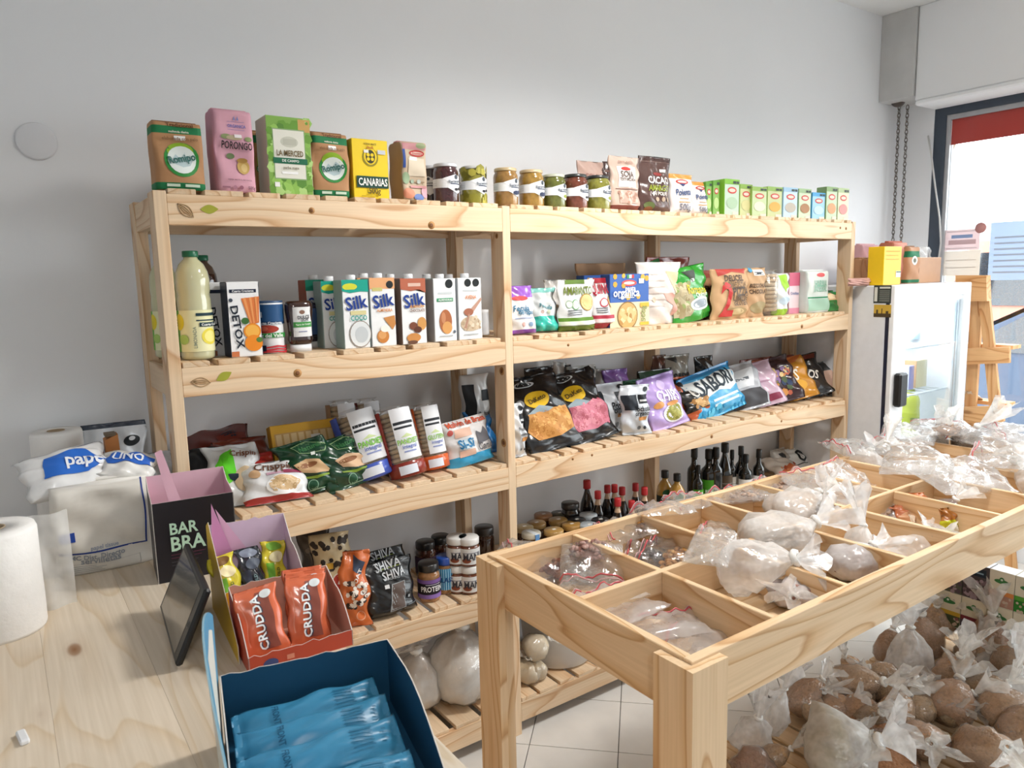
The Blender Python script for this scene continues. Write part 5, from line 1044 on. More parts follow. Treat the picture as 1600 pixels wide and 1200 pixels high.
bag('snack_bag', 'orange bag peeping between the lilac chips and the black snack', 1056, 590, 1090, 660, 2, '#c0582c', [('p', [(.1, .95), (.9, .95), (.8, .7), (.3, .75)], '#1d1c1c')], y=.13, lean=14, wr=1.6, **pk)
bag('snack_bag', 'black snack bag with orange base next to the blue bag', 1078, 604, 1122, 658, 2, '#1c1b1c', [('c', .45, .82, .16, '#d8d4cc'), ('c', .45, .82, .12, '#1c1b1c'), ('p', [(.1, .55), (.6, .6), (.95, .3), (.5, .3)], '#c9a06a'), ('n', .15, .32, .85, .55, .07, ['#d9b884', '#a87a44', '#8a5a30'], 18)], bands=[(0, .26, '#b8562c')], y=.075, lean=24, roll=-9, wr=1.5, **pk)
bag('snack_bag', 'black bag at the back above the blue bag', 1094, 557, 1123, 645, 2, '#232324', [('t', 'GOOD', .6, .72, .6, '#9a9a98', 0, 1.2)], y=.22, lean=4, wr=1.2, **pk)
bag('crisps_bag', 'sky blue and white crisps bag on the third shelf', 1085, 577, 1170, 655, 2, '#3aa2d2', [('p', [(.0, .88), (.35, .82), (.65, .88), (1, .8), (.98, .52), (.75, .42), (.5, .5), (.25, .42), (.03, .55)], '#dfe4e4'), ('t', 'SABORI', .52, .69, .72, '#22303c', 4, 1.3), ('r', .46, .56, .56, .6, '#22303c'), ('r', .35, .3, .9, .35, '#cfe6f0'), ('r', .35, .2, .85, .25, '#cfe6f0'), ('n', .05, .02, .95, .2, .03, ['#62bfe2', '#2f8fc0'], 20)], bands=[(.9, 1, '#2a86c0')], y=.062, lean=24, roll=-10, wr=1.2, d=.07, **{**pk, 'cat': 'bag'})
row3 = [((1140, 569, 1190, 647), '#b9bcc2', 'grey and white bag right of the sky blue crisps', [('r', .1, .05, .95, .4, '#4a4a4e'), ('p', [(.1, .8), (.9, .85), (.8, .45), (.2, .45)], '#e0e3e6'), ('r', .2, .6, .7, .66, '#6a7078')]),
        ((1162, 568, 1214, 642), '#cdb0c2', 'pale mauve bag on the third shelf', [('r', .1, .08, .9, .22, '#8a3a52'), ('r', .2, .5, .8, .54, '#a98498')]),
        ((1178, 562, 1240, 637), '#3a2428', 'dark maroon bag printed with coloured beans', [('n', .12, .1, .9, .8, .06, ['#8a6a9a', '#c98a4a', '#4a5a3a', '#b5604a', '#d9c08a', '#2a3a5a'], 70)]),
        ((1206, 562, 1264, 636), '#c98a2c', 'mustard orange bag with cream letters on the third shelf', [('t', 'NUGS', .45, .62, .6, '#f2e9d8', -14, 1.3), ('e', .5, .3, .34, .16, '#e0a63c'), ('p', [(.0, 1), (1, 1), (.8, .85), (.2, .82)], '#b5622c')]),
        ((1228, 558, 1284, 628), '#1d1a1a', 'black and brown bag near the right end of the third shelf', [('r', .05, .86, .95, .97, '#6a2f22'), ('t', 'NACHOS', .5, .55, .7, '#d9d2c8', -14, 1.2), ('e', .5, .25, .3, .14, '#3f3026')]),
        ((1258, 569, 1310, 624), '#1b1b1c', 'black bag with pale round picture at the right end', [('e', .68, .42, .26, .27, '#c9a896'), ('c', .3, .75, .1, '#8d9094'), ('p', [(.1, .6), (.4, .7), (.5, .2), (.2, .2)], '#77797c')])]
for k, (bx, col, lb, dec) in enumerate(row3):
    bag('snack_bag', lb, *bx, 2, col, dec, y=.07, lean=30, roll=-12, turn=-24, wr=1.6, d=.042, group='leaning snack bags', **{**pk, 'cat': 'bag'})
for k, (u0, v0, u1, v1, col, lb) in enumerate(((1165, 560, 1215, 640, '#6a2c26', 'dark red bag in the back row right of the crisps'), (1200, 557, 1250, 632, '#7a3526', 'rust brown bag in the back row behind the mustard bag'))):
    bag('snack_bag', lb, u0, v0, u1, v1, 2, col, [('r', .1, .85, .9, .95, '#9c5a44')], y=.2, lean=8, wr=1.4, d=.04, **pk)

# ------------------------------------------------------------------ fourth shelf
def standing(kind, name, label, cat, u, v, h, r, lev=1, ymax=.29, ymin=.03, **it):
    """round thing whose top centre shows at (u, v) and which is h tall"""
    zb = it.pop('z', DECK[lev]); p = px(u, v, z=zb+h); y = min(ymax, max(ymin, p.y))
    if y != p.y: p = px(u, v, y=y)
    _n[0] += 1; rg_ = random.Random(_n[0]*7+1); grp = it.pop('group', None)
    t = empty(name, (p.x, y, zb)); tag(t, label, cat, grp); KIND[kind](t, r*2, h, r*2, it, rg_); return t
bag('puffs_bag', 'dark spotted bag at the back left of the fourth shelf', 474, 832, 528, 930, 1, '#3a3430', [('n', .05, .2, .95, .95, .08, ['#6a6056', '#1f1c1a'], 40), ('p', [(.1, .2), (.5, .25), (.45, .1), (.1, .08)], '#3f4a86')], y=.14, wr=1.4, style='soft', d=.07)
bag('puffs_bag', 'cream bag with black giraffe spots and red round logo', 497, 838, 558, 975, 1, '#c9b690', [('n', .04, .5, .96, .97, .065, ['#2b2420', '#3a2f26'], 48), ('c', .66, .52, .23, '#d9d2c4'), ('c', .66, .52, .2, '#b03a30'), ('p', [(.58, .5), (.66, .56), (.74, .52), (.7, .48)], '#efe9e0'), ('t', 'SNACK', .6, .32, .5, '#3a3a48'), ('r', .05, .05, .95, .26, '#9aa6b4'), ('r', .3, .66, .5, .72, '#b58a2c')], y=.06, wr=1.2, style='soft', d=.085, turn=-14)
bag('orange_bag', 'orange bag with scribbled lettering on the fourth shelf', 533, 866, 582, 998, 1, '#d5703a', [('n', .3, .25, .95, .62, .075, ['#efe2d6', '#3a2a24', '#f3ece4'], 40), ('c', .75, .16, .16, '#e3a684'), ('c', .75, .16, .13, '#d5703a'), ('p', [(.55, .95), (.9, .85), (.85, .7), (.55, .78)], '#3f4a60'), ('t', 'OAT', .72, .7, .4, '#efe8e0', 60)], y=.012, wr=1.8, d=.07, turn=-25, lean=4, **{**pk, 'cat': 'bag'})
SHV = [('t', 'SHIVA', .52, .92, .5, '#b9bec2', 5, 1.2), ('r', .25, .86, .75, .868, '#8a9094'), ('p', [(.35, .84), (.75, .86), (.75, .875), (.35, .855)], '#7a8a2c'), ('t', 'SHIVA', .62, .74, .46, '#c9ced2', 5, 1.2), ('t', 'CRACKERS', .55, .665, .3, '#aab0b4'), ('r', .38, .5, .47, .57, '#e4e7ea'), ('p', [(.52, .56), (.8, .57), (.72, .1), (.4, .08)], '#9aa0a4'), ('p', [(.535, .55), (.785, .56), (.71, .115), (.42, .095)], '#5a4c46'), ('r', .82, .25, .87, .3, '#9aa0a4'), ('r', .78, .12, .98, .13, '#6a7074')]
bag('cracker_pouch', 'front black cracker pouch with a window on the fourth shelf', 572, 882, 656, 978, 1, '#15171a', SHV, y=.012, lean=12, wr=1.0, style='stand', d=.07)
bag('cracker_pouch', 'second black cracker pouch standing behind the first', 566, 862, 642, 955, 1, '#15171a', SHV[:4], y=.11, lean=8, wr=1.0, style='stand', d=.05)
PB = dict(kind='jar', name='nut_butter_jar', cat='jar')
def pbj(label, u, v, h, r, col, lid, lab=None, dec=None, z=None, **k):
    if z is not None: k['z'] = z
    return standing('jar', 'nut_butter_jar', label, 'jar', u, v, h, r, 1, col=col, lid=lid, lidh=.2, lidr=.93, lab=lab, dec=dec, span=200, turn_label=-25, mat='jar', **k)
pbj('peanut butter jar with black lid and purple black label', 669, 878, .122, .035, '#a8794e', '#17181a', (.12, .62, '#1f1a24'), [('r', 0, 0, 1, .22, '#8a6cb4'), ('r', 0, .8, 1, 1, '#7a5a9c'), ('t', 'PROTEIN', .56, .52, .55, '#f0f0f2', 0, 1.4), ('r', .4, .72, .8, .76, '#b9b4c4')], ymin=.05)
pbj('peanut butter jar with royal blue lid and striped label', 695, 868, .12, .031, '#a87a4c', '#1f4fae', (.14, .72, '#2f8fc4'), [('r', .06*k, 0, .06*k+.025, 1, '#9fd0e8') for k in range(16)]+[('t', 'CLASSIC', .55, .5, .6, '#1d4a86', 0, 1.2)], ymin=.09)
pbj('dark jar with black lid behind the purple labelled jar', 664, 845, .122, .035, '#4a2c22', '#151618', (.12, .6, '#3a2a44'))
pbj('dark jar with black lid behind the blue lidded jar', 688, 835, .122, .035, '#4a2c22', '#151618', (.12, .6, '#3a2a44'), ymax=.27)
LB = [('t', 'MANI', .55, .5, .45, '#3a3a44', 0, 1.4), ('r', .3, .7, .8, .75, '#8a8a92'), ('e', .4, .25, .12, .15, '#8a4a34')]
for (u, v, lb) in ((715, 880, 'left'), (744, 887, 'right')):
    zb = DECK[1]; p = px(u, v, z=zb+.092); y_ = max(.05, p.y)
    for kz in (0, 1):
        _n[0] += 1
        t = empty('spread_jar', (p.x, y_, zb+kz*.0925)); tag(t, '%s white-lidded spread jar of the %s pair by the middle post' % (('lower', 'upper')[kz], lb), 'jar', 'stacked white-lidded jars')
        jar(t, .068, .092, .068, dict(col='#7a4630', lid='#e4e4e2', lidh=.24, lidr=.98, lab=(.1, .66, '#dfe0e0'), dec=LB, span=200, turn_label=-25), random.Random(_n[0]))
standing('jar', 'cocoa_jar', 'dark brown jar with ribbed black lid beside the middle post', 'jar', 756, 822, .125, .036, 1, ymax=.3, col='#3a241c', lid='#1f1a18', lidh=.22, lab=None)
GOLD = '#a9844a'
for k, (u, v, lid, col, r, lb) in enumerate([
    (849, 803, '#9a6c44', '#5a3a22', .038, 'copper lidded jar at the back of the jar cluster'), (819, 822, '#b09a72', '#4a3020', .036, 'gold lidded jar nearest the middle post at the back'), (838, 816, GOLD, '#5c3a20', .038, 'gold lidded jar in the second row of the cluster'),
    (830, 831, '#c9c4b4', '#7a5428', .037, 'jar with silver gold lid and blue seal at the cluster front'), (872, 811, GOLD, '#6a4526', .038, 'gold lidded jar in the centre of the cluster'), (865, 827, '#b08a4c', '#6a4526', .038, 'gold lidded jar at the front of the cluster'),
    (893, 818, '#a9803f', '#5a3a1e', .038, 'gold lidded jar in the right half of the cluster'), (919, 803, '#c3ccd2', '#3a2c26', .037, 'silver lidded jar, rear one of the two'), (920, 819, '#bcc6cc', '#3a2c26', .037, 'silver lidded jar, front one of the two'),
    (894, 800, '#26292a', '#1f1a18', .037, 'black lidded jar left of the silver lids'), (901, 811, '#202324', '#1f1a18', .037, 'black lidded jar just in front of the other black lid'), (938, 811, '#1f2224', '#1b1816', .036, 'black lidded jar right of the silver lids'), (874, 801, '#3a3a28', '#3a2a1c', .036, 'olive lidded jar behind the gold lids')]):
    t = standing('jar', 'honey_jar', lb, 'jar', u, v, .11, r*.93, 1, ymax=.3, col=col, lid=lid, lidh=.16, lidr=1.0, group='lidded jars on the fourth shelf', lab=(.15, .6, '#6a5a44') if k % 2 else None)
    if k in (3,):
        MB().box(-.009, .009, -.037, .02, .1095, .1102, '#e9f0f4').box(-.009, .009, -.0372, -.0362, .06, .11, '#5f8fc4').build('seal', MP['ink'], t)
    else: MB().box(-.006, .008, -.006, .004, .1101, .1106, '#e6e3da').build('price_tag', MP['ink'], t)
standing('jar', 'tall_jar', 'tall dark jar with black lid behind the jar cluster', 'jar', 891, 785, .15, .036, 1, ymax=.3, col='#1f1a18', lid='#24201e', lidh=.14)
for k, (u, v, h, lb) in enumerate([(917, 750, .21, 'tallest red capped soy sauce bottle, leftmost of its row'), (934, 767, .19, 'red capped soy sauce bottle second from the left'), (949, 758, .19, 'red capped soy sauce bottle third from the left'), (960, 757, .19, 'red capped soy sauce bottle fourth, at the back'),
    (972, 761, .19, 'red capped soy sauce bottle fifth from the left'), (965, 778, .19, 'front red capped soy sauce bottle among the group'), (993, 755, .19, 'red capped soy sauce bottle sixth from the left'), (1007, 761, .19, 'red capped soy sauce bottle at the right of the group'), (987, 786, .17, 'smallest red capped sauce bottle at the front')]):
    standing('bottle', 'soy_sauce_bottle', lb, 'bottle', u, v, h, .029 if k == 0 else .025, 1, ymax=.3, style='sauce', col='#17100f', level=.68, empty='#c9a88a' if k else '#17100f', cap='#b3262a', lab=(.08, .4, '#2c2824') if k else (.1, .4, '#3f3a26'), group='red capped soy sauce bottles', dec=[('c', .5, .5, .16, '#b9b4aa'), ('r', .3, .1, .7, .25, '#8a857c')])
for (u, v, lb) in ((1039, 735, 'left amber vinegar bottle with black cap'), (1058, 740, 'right amber vinegar bottle with black cap')):
    standing('bottle', 'vinegar_bottle', lb, 'bottle', u, v, .2, .034, 1, style='flask', col='#b58a3c', cap='#1d1c1c', group='amber vinegar bottles', lab=(.12, .5, '#2f3426'), dec=[('e', .45, 1.15, .16, .22, '#1f5a34'), ('r', .5, .2, .7, .45, '#dfe0dc')])
OIL = [(1085, 698, .26, .03, 'round', None, 'tall slim dark olive oil bottle, leftmost of its group'), (1091, 727, .19, .021, 'round', '#55b02f', 'small dark oil bottle with bright green label in front of the tall one'), (1108, 702, .24, .036, 'round', '#55b02f', 'wide dark oil bottle with bright green label'), (1119, 699, .25, .03, 'round', None, 'dark oil bottle behind the wide green-labelled one'),
       (1133, 692, .26, .033, 'sauce', '#5a4a3a', 'tallest dark oil bottle with brown label'), (1144, 703, .22, .02, 'round', '#d9d9d6', 'slim dark bottle with pale label behind the tallest one'), (1158, 697, .23, .026, 'round', '#c9c4bc', 'dark bottle with beige label, third from the right'), (1165, 710, .2, .03, 'round', '#e4e6e6', 'squat dark bottle with white label at the front'), (1186, 702, .215, .026, 'round', '#e6e8e8', 'dark bottle with white label, rightmost of its group')]
for (u, v, h, r, st, lc, lb) in OIL:
    standing('bottle', 'oil_bottle', lb, 'bottle', u, v, h, r, 1, style=st, col='#12120f', cap='#141414', group='dark oil bottles', lab=(.1, .46, lc) if lc else None, span=170, turn_label=-28, dec=[('t', 'LIRA', .5, .3, .5, '#e9f4e0', 0, 1.3), ('r', .6, .7, .75, .85, '#e9ece9')] if lc == '#55b02f' else ([('r', .2, .6, .8, .63, '#9a9a98'), ('r', .2, .4, .7, .43, '#9a9a98')] if lc else None))
bag('pasta_packet', 'white packet with orange print lying at the right of the fourth shelf', 1205, 712, 1255, 752, 1, '#d9cfc4', [('p', [(.1, .3), (.6, .5), (.9, .3), (.5, .15)], '#c9683c'), ('n', .1, .1, .9, .5, .05, ['#b5502c', '#d98a5c'], 12)], y=.13, lean=55, wr=1.8, **pk)
bag('pasta_packet', 'white packet with black ring mark at the far right end', 1232, 700, 1278, 742, 1, '#dfe0de', [('c', .5, .6, .16, '#1f2224'), ('c', .5, .6, .1, '#dfe0de'), ('r', .2, .3, .8, .33, '#3a3d40')], y=.17, lean=40, wr=1.8, **pk)
bag('pasta_packet', 'grey packet leaning on the back post of the fourth shelf', 1215, 702, 1242, 740, 1, '#bdb8b0', [('r', .3, .6, .6, .8, '#2a2c2e')], y=.2, lean=30, wr=1.8, **pk)

# ------------------------------------------------------------------ loose goods in plastic bags
from mathutils import noise as mn
def nz(p, s, seed): return mn.noise(Vector((p[0]*s+seed, p[1]*s-seed*.7, p[2]*s+seed*.3)))
def heap(t, rx, ry, h, cols, n, size, rg, z0=.003, dx=0, dy=0):
    """a flat heap of single nuts, beans or flakes"""
    mm = MB()
    for k in range(n if cols is not WH else 0):
        a = rg.uniform(0, 6.283); r = math.sqrt(rg.random()); top = (1-r*r)**.5*h
        x, y = r*rx*math.cos(a), r*ry*math.sin(a); z = z0+size*.5+max(0, top-size*.5)*rg.uniform(.55, 1)
        ro = Matrix.Rotation(rg.uniform(0, 6), 3, 'Z') @ Matrix.Rotation(rg.uniform(-.6, .6), 3, 'X')
        mm.ell((x+dx, y+dy, z), (size, size*.62, size*.5), rg.choice(cols), 6, 4, ro)
    mm.ell((dx, dy, z0+h*.3), (rx*.86, ry*.86, h*.45), cols[0], 14, 6)
    tag(mm.build('contents', MP['food'], t), kind='stuff')
def flatbag(name, label, u, v, z, w, l, th, rz, pitch=0, rollx=0, mat='zip', zipc='#c9565c', heapspec=None, seed=0, cat='bag', group=None, crumple=.012, lift=.0):
    p = px(u, v, z=z+th*.5); t = empty(name, (p.x, p.y, z+lift), (math.radians(pitch), math.radians(rollx), math.radians(rz))); tag(t, label, cat, group)
    rg_ = random.Random(seed*13+5); nx, ny = 16, 18; P = []; F = []
    def sheet(top):
        for j in range(ny+1):
            for i in range(nx+1):
                a, b = i/nx*2-1, j/ny*2-1
                e = max(0, (1-abs(a)**3)*(1-abs(b)**3))**.5
                wv = 1+.05*nz((a, b, 0), 1.7, seed)
                q_ = Vector((a*w/2*wv, b*l/2*(1+.05*nz((b, a, 1), 1.6, seed+3)), 0))
                c_ = crumple*(nz((a*1.0, b*1.0, .3), 2.6, seed)+.6*nz((a, b, .8), 6.5, seed+1))
                zz = th*e*(.75+.3*nz((a, b, .1), 1.5, seed+7))+c_*(1 if e > .2 else .8)+.012*max(0, b)*abs(nz((a, b, 2), 2.2, seed+9))*3
                P.append(Vector((q_.x, q_.y, max(.0005, zz+.003) if top else min(.3*max(0, zz), .0004))))
    sheet(True); sheet(False); m_ = (nx+1)*(ny+1)
    for j in range(ny):
        for i in range(nx):
            k = j*(nx+1)+i; F.append((k, k+1, k+nx+2, k+nx+1)); F.append((m_+k, m_+k+nx+1, m_+k+nx+2, m_+k+1))
    MB().add(P, F, '#ffffff', True).build('film', MP[mat], t)
    if zipc:
        j = ny-2; MB().tube([P[j*(nx+1)+i]+Vector((0, 0, .0012)) for i in range(nx+1)], .0019, 5, zipc).build('zip_strip', MP['plastic'], t)
        j = ny-1; MB().tube([P[j*(nx+1)+i]+Vector((0, 0, .0012)) for i in range(nx+1)], .0012, 4, '#e2b8bc').build('zip_strip', MP['plastic'], t)
    if heapspec:
        rx_, ry_, cols, n, size = heapspec[:5]; dx, dy = heapspec[5:7] if len(heapspec) > 6 else (0, -l*.15)
        heap(t, rx_, ry_, th*.8, cols, n, size, rg_, dx=dx, dy=dy)
    return t
def tiedbag(name, label, loc, R_, H_, rot, col=None, mat='tied', fill=.8, ruffle=.06, seed=0, cat='bag', group=None, squash=1.0, knot=True, n=26):
    """knotted plastic bag: round body, pinched neck, flared ruffle"""
    t = empty(name, loc, rot); tag(t, label, cat, group)
    def blob(prof, inn, wob):
        P = []
        for (r, z) in prof:
            for i in range(n):
                a = 6.2832*i/n; q_ = (math.cos(a), math.sin(a), z/R_)
                k = 1+wob*nz(q_, 1.7, seed)+wob*.6*nz(q_, 4.2, seed+2)+.09*(z/H_)**2*math.sin(9*a+seed)+.05*(z/H_)*math.sin(5*a+2*seed)
                P.append((r*k*math.cos(a)*inn, r*k*math.sin(a)*inn*squash, z))
        return P
    faces = lambda m_: [(k*n+i, k*n+(i+1) % n, (k+1)*n+(i+1) % n, (k+1)*n+i) for k in range(m_-1) for i in range(n)]
    wb_ = .34 if mat == 'milky' else .22
    body = [(R_*.05, 0), (R_*.55, H_*.03), (R_*.86, H_*.13), (R_, H_*.32), (R_*.97, H_*.5), (R_*.8, H_*.68), (R_*.48, H_*.84), (R_*.2, H_*.95), (R_*.13, H_)]
    if col:
        top = [(r, z) for r, z in body if z <= H_*fill]; zt = top[-1][1]
        prof = top+[(top[-1][0]*.5, zt+H_*.05), (.0006, zt+H_*.06)]
        MB().add(blob(prof, .95, wb_), faces(len(prof)), col, True).build('contents', MP['paper' if name == 'flour_bag' else 'grain'], t, (0, 0, .0015))
    P = blob(body, 1, wb_*1.05); nb_ = len(body)
    rr = [(.16, .1), (.34, .35), (.55, .7), (.75, 1.0)]; rg_ = random.Random(seed); lob = rg_.choice([3, 4, 5]); ph = rg_.uniform(0, 6); bx, by = rg_.uniform(-.5, .5), rg_.uniform(-.5, .5)
    for (f, s) in rr:
        for i in range(n):
            a = 6.2832*i/n; k = (1+.5*s*math.sin(lob*a+ph)+.25*s*math.sin(9*a+ph*2)); r = R_*f*k
            P.append((r*math.cos(a)+bx*ruffle*s, r*math.sin(a)*.6+by*ruffle*s, H_+ruffle*s*(1+.22*math.sin(lob*a+ph+1))))
    MB().add(P[:n*(nb_-1)], faces(nb_-1), '#ffffff', True).build('film', MP[mat], t)
    MB().add(P[n*(nb_-2):], faces(2+len(rr)), '#ffffff', True).build('ruffle', MP['milky' if mat == 'milky' else 'ruffle'], t)
    if knot: MB().tube([(R_*.16*math.cos(a), R_*.16*math.sin(a), H_+.002*math.sin(2*a)) for a in [k*6.2832/8 for k in range(8)]], R_*.09, 6, '#efefec', closed=True).build('knot', MP['plastic'], t)
    return t
RAD = math.radians
def paler(c, k=.5):
    c = lin(c); return tuple(x+(w_-x)*k for x, w_ in zip(c[:3], (.72, .47, .29)))
# ---- compartments on the table top (z of their base is ZC)
AL = ['#8a5440', '#9c6450', '#7a4636', '#b08068']; CA = ['#c99350', '#d6a664', '#b9803e', '#c08a48']; CH = ['#3d241c', '#4d3026', '#2f1b16']; FL = ['#a98a66', '#8a6a48', '#c4aa86', '#6f5238']
PK = ['#a87a6e', '#b98c80', '#94685e', '#c3a096']; WH = ['#e4ddd4', '#dbd2c6', '#ece7e0']; PN = ['#bfa08a', '#a98a78', '#cbb29e']
fb = lambda *a, **k: flatbag('zip_bag', *a, group='zip bags in the table compartments', cat='zip bag', **k)
fb('zip bag of reddish almonds in the nearest back compartment', 858, 872, ZC, .215, .25, .06, 62, pitch=5, mat='clear', heapspec=(.092, .085, AL, 230, .0115, 0, -.03), seed=1)
fb('glossy zip bag with brown filling lying over the almonds', 925, 893, ZC+.02, .15, .18, .035, 140, pitch=-14, mat='clear', heapspec=(.05, .035, PK, 60, .009, 0, -.05), seed=2, lift=.03)
fb('zip bag of pale flour, rearmost in the nearest front compartment', 952, 944, ZC+.02, .15, .1, .02, -6, pitch=-12, mat='flatwhite', seed=3, crumple=.003, lift=.02)
fb('zip bag of pale flour, middle one in the nearest front compartment', 985, 962, ZC+.02, .15, .1, .02, 6, pitch=-12, mat='flatwhite', seed=4, crumple=.003, lift=.014)
fb('zip bag of pale flour, foremost in the nearest front compartment', 1042, 984, ZC+.01, .16, .1, .024, -20, pitch=-8, mat='flatwhite', seed=5, crumple=.003, lift=.01)
fb('zip bag of orange cashew halves in the second back compartment', 1048, 866, ZC, .14, .17, .065, 25, pitch=10, mat='clear', heapspec=(.064, .055, CA, 170, .0105, 0, -.03), seed=6)
fb('small bag of dark chocolate drops beside the cashews', 1006, 866, ZC, .08, .11, .04, 40, pitch=10, mat='clear', heapspec=(.03, .035, CH, 60, .008, 0, -.02), seed=7)
fb('clear bag with a few peanuts leaning over the back board', 978, 834, ZC+.03, .14, .15, .025, 70, pitch=-10, mat='clear', heapspec=(.03, .03, CA, 34, .009, .01, -.04), seed=8, lift=.02)
fb('empty glossy zip bag draped in the second back compartment', 1035, 815, ZC+.05, .15, .17, .035, -30, pitch=-18, seed=9, lift=.035)
fb('zip bag of brown bran flakes in the third back compartment', 1136, 841, ZC, .14, .18, .06, 30, pitch=10, mat='clear', heapspec=(.066, .05, FL, 130, .0115, 0, -.03), seed=10)
fb('empty zip bag lying across the third compartment divider', 1085, 797, ZC+.04, .14, .14, .018, -10, pitch=-6, seed=11, lift=.03, crumple=.005)
fb('pinkish zip bag draped at the fourth back compartment', 1160, 790, ZC+.03, .16, .15, .025, -20, pitch=-8, seed=12, heapspec=(.05, .04, PN, 40, .009), lift=.035)
fb('zip bag of tan pieces in the fifth back compartment', 1215, 775, ZC+.02, .17, .15, .03, 12, pitch=-8, seed=13, heapspec=(.05, .05, PN, 50, .009), lift=.03)
fb('zip bag with a red strip lying over the fifth divider', 1268, 770, ZC+.04, .16, .15, .02, -24, pitch=6, seed=14, lift=.04)
fb('zip bag standing against the fifth row divider', 1320, 752, ZC+.03, .12, .16, .04, 8, pitch=22, seed=15, lift=.03)
fb('pale zip bag of grain in the fifth front compartment', 1385, 795, ZC+.01, .16, .17, .05, -14, pitch=16, seed=16, heapspec=(.06, .05, PN, 60, .009))
fb('large glossy bag folded over the sixth front compartment', 1432, 742, ZC+.06, .2, .2, .05, 25, pitch=-6, seed=17, mat='zip', lift=.05, zipc=None)
fb('large clear bag with bright folds in the sixth compartment', 1500, 755, ZC+.05, .22, .2, .06, -30, pitch=8, seed=18, mat='zip', lift=.04, zipc=None)
fb('crumpled clear bag spilling over the seventh front compartment', 1570, 730, ZC+.06, .22, .2, .06, 15, pitch=-4, seed=19, mat='zip', lift=.05)
fb('zip bag lying along the back board of the sixth compartment', 1330, 715, ZC+.06, .2, .15, .03, 60, pitch=0, seed=20, lift=.045)
fb('zip bag with pink strip in the seventh back compartment', 1400, 712, ZC+.05, .2, .18, .04, -15, pitch=-4, seed=21, lift=.04)
fb('pale zip bag in the eighth back compartment', 1420, 692, ZC+.06, .22, .18, .04, 20, pitch=4, seed=22, lift=.045)
fb('zip bag with red strip at the far right compartments', 1545, 700, ZC+.06, .22, .2, .05, -35, pitch=-5, seed=23, lift=.05)
fb('zip bag heaped at the far end compartment', 1590, 695, ZC+.06, .22, .2, .05, 40, pitch=5, seed=24, lift=.05)
fb('zip bag on top of the far back compartment', 1475, 690, ZC+.07, .2, .18, .04, -50, pitch=0, seed=25, lift=.06, heapspec=(.05, .05, PN, 40, .009))
fb('flat zip bag half hidden at the front right corner of the nearest compartment', 1085, 1000, ZC, .14, .12, .03, 30, pitch=-4, seed=26, mat='flatwhite', crumple=.003)
fb('long clear bag lying along the row divider by the cashews', 1110, 880, ZC+.05, .1, .2, .025, -58, pitch=0, seed=27, zipc=None, lift=.045)
tb_ = lambda lb, u, v, z, *a, **k: tiedbag('tied_bag', lb, px(u, v, z=z), *a, cat='tied bag', group='knotted bags in the table compartments', squash=.62, **k)
tb_('large milky bag bulging over the second front compartment', 1125, 890, ZC+.05, .088, .17, (RAD(72), 0, RAD(28)), None, mat='milky', ruffle=.05, seed=31)
tb_('large milky bag lying across the second and third front compartments', 1165, 850, ZC+.07, .08, .2, (RAD(80), 0, RAD(70)), '#d3c3b4', mat='milky', fill=.5, ruffle=.06, seed=32)
tb_('milky bag with pinkish filling at the front of the second compartment', 1245, 925, ZC+.02, .055, .1, (RAD(75), 0, RAD(-60)), '#a8837a', mat='milky', fill=.7, ruffle=.05, seed=33)
tb_('big milky bag of tan grain in the fourth back compartment', 1215, 812, ZC+.05, .085, .19, (RAD(78), 0, RAD(88)), '#c4ab92', mat='milky', fill=.6, ruffle=.07, seed=34)
tb_('milky bag with mauve filling in the third front compartment', 1305, 893, ZC+.03, .062, .13, (RAD(72), 0, RAD(80)), '#a58c86', mat='milky', fill=.7, ruffle=.05, seed=35)
tb_('knotted white ruffle standing in the third front compartment', 1338, 855, ZC+.05, .045, .06, (RAD(10), RAD(10), 0), None, mat='milky', ruffle=.09, seed=36)
tb_('small white knotted bag in the fourth front compartment', 1412, 868, ZC+.01, .05, .08, (RAD(50), 0, RAD(60)), None, mat='milky', ruffle=.03, seed=37)
tb_('pale knotted bag against the fourth front divider', 1452, 856, ZC+.01, .045, .07, (RAD(40), 0, RAD(-40)), None, mat='milky', ruffle=.03, seed=38)
tb_('white knotted ruffle rising by the row divider', 1283, 800, ZC+.06, .05, .07, (RAD(15), RAD(-12), 0), None, mat='milky', ruffle=.09, seed=39)
tb_('crumpled white bag in the sixth back compartment', 1345, 735, ZC+.05, .07, .1, (RAD(60), 0, RAD(100)), None, mat='milky', ruffle=.07, seed=40)
tb_('knotted clear bag with sharp ruffle by the back board', 1375, 720, ZC+.07, .045, .07, (RAD(10), RAD(15), 0), None, mat='tied', ruffle=.08, seed=41)
tb_('knotted bag of grey brown grain near the far end', 1500, 708, ZC+.04, .075, .12, (RAD(25), RAD(10), 0), '#9a8a7c', mat='tied', fill=.7, ruffle=.11, seed=42)
tb_('knotted bag of pale brown grain left of the grey brown one', 1450, 708, ZC+.03, .07, .1, (RAD(35), RAD(-15), 0), '#b3a08c', mat='tied', fill=.7, ruffle=.08, seed=43)
tb_('bag of purple sweets in the fifth front compartment', 1462, 812, ZC+.01, .05, .08, (RAD(40), 0, RAD(50)), '#a493a6', mat='clear', fill=.6, ruffle=.05, seed=44)
tb_('crumpled clear bag beside the far right board', 1560, 740, ZC+.06, .07, .1, (RAD(50), 0, RAD(-40)), None, mat='tied', ruffle=.07, seed=45)
tb_('milky crumpled bag at the right edge of the table', 1590, 760, ZC+.05, .07, .1, (RAD(60), 0, RAD(20)), None, mat='milky', ruffle=.07, seed=46)
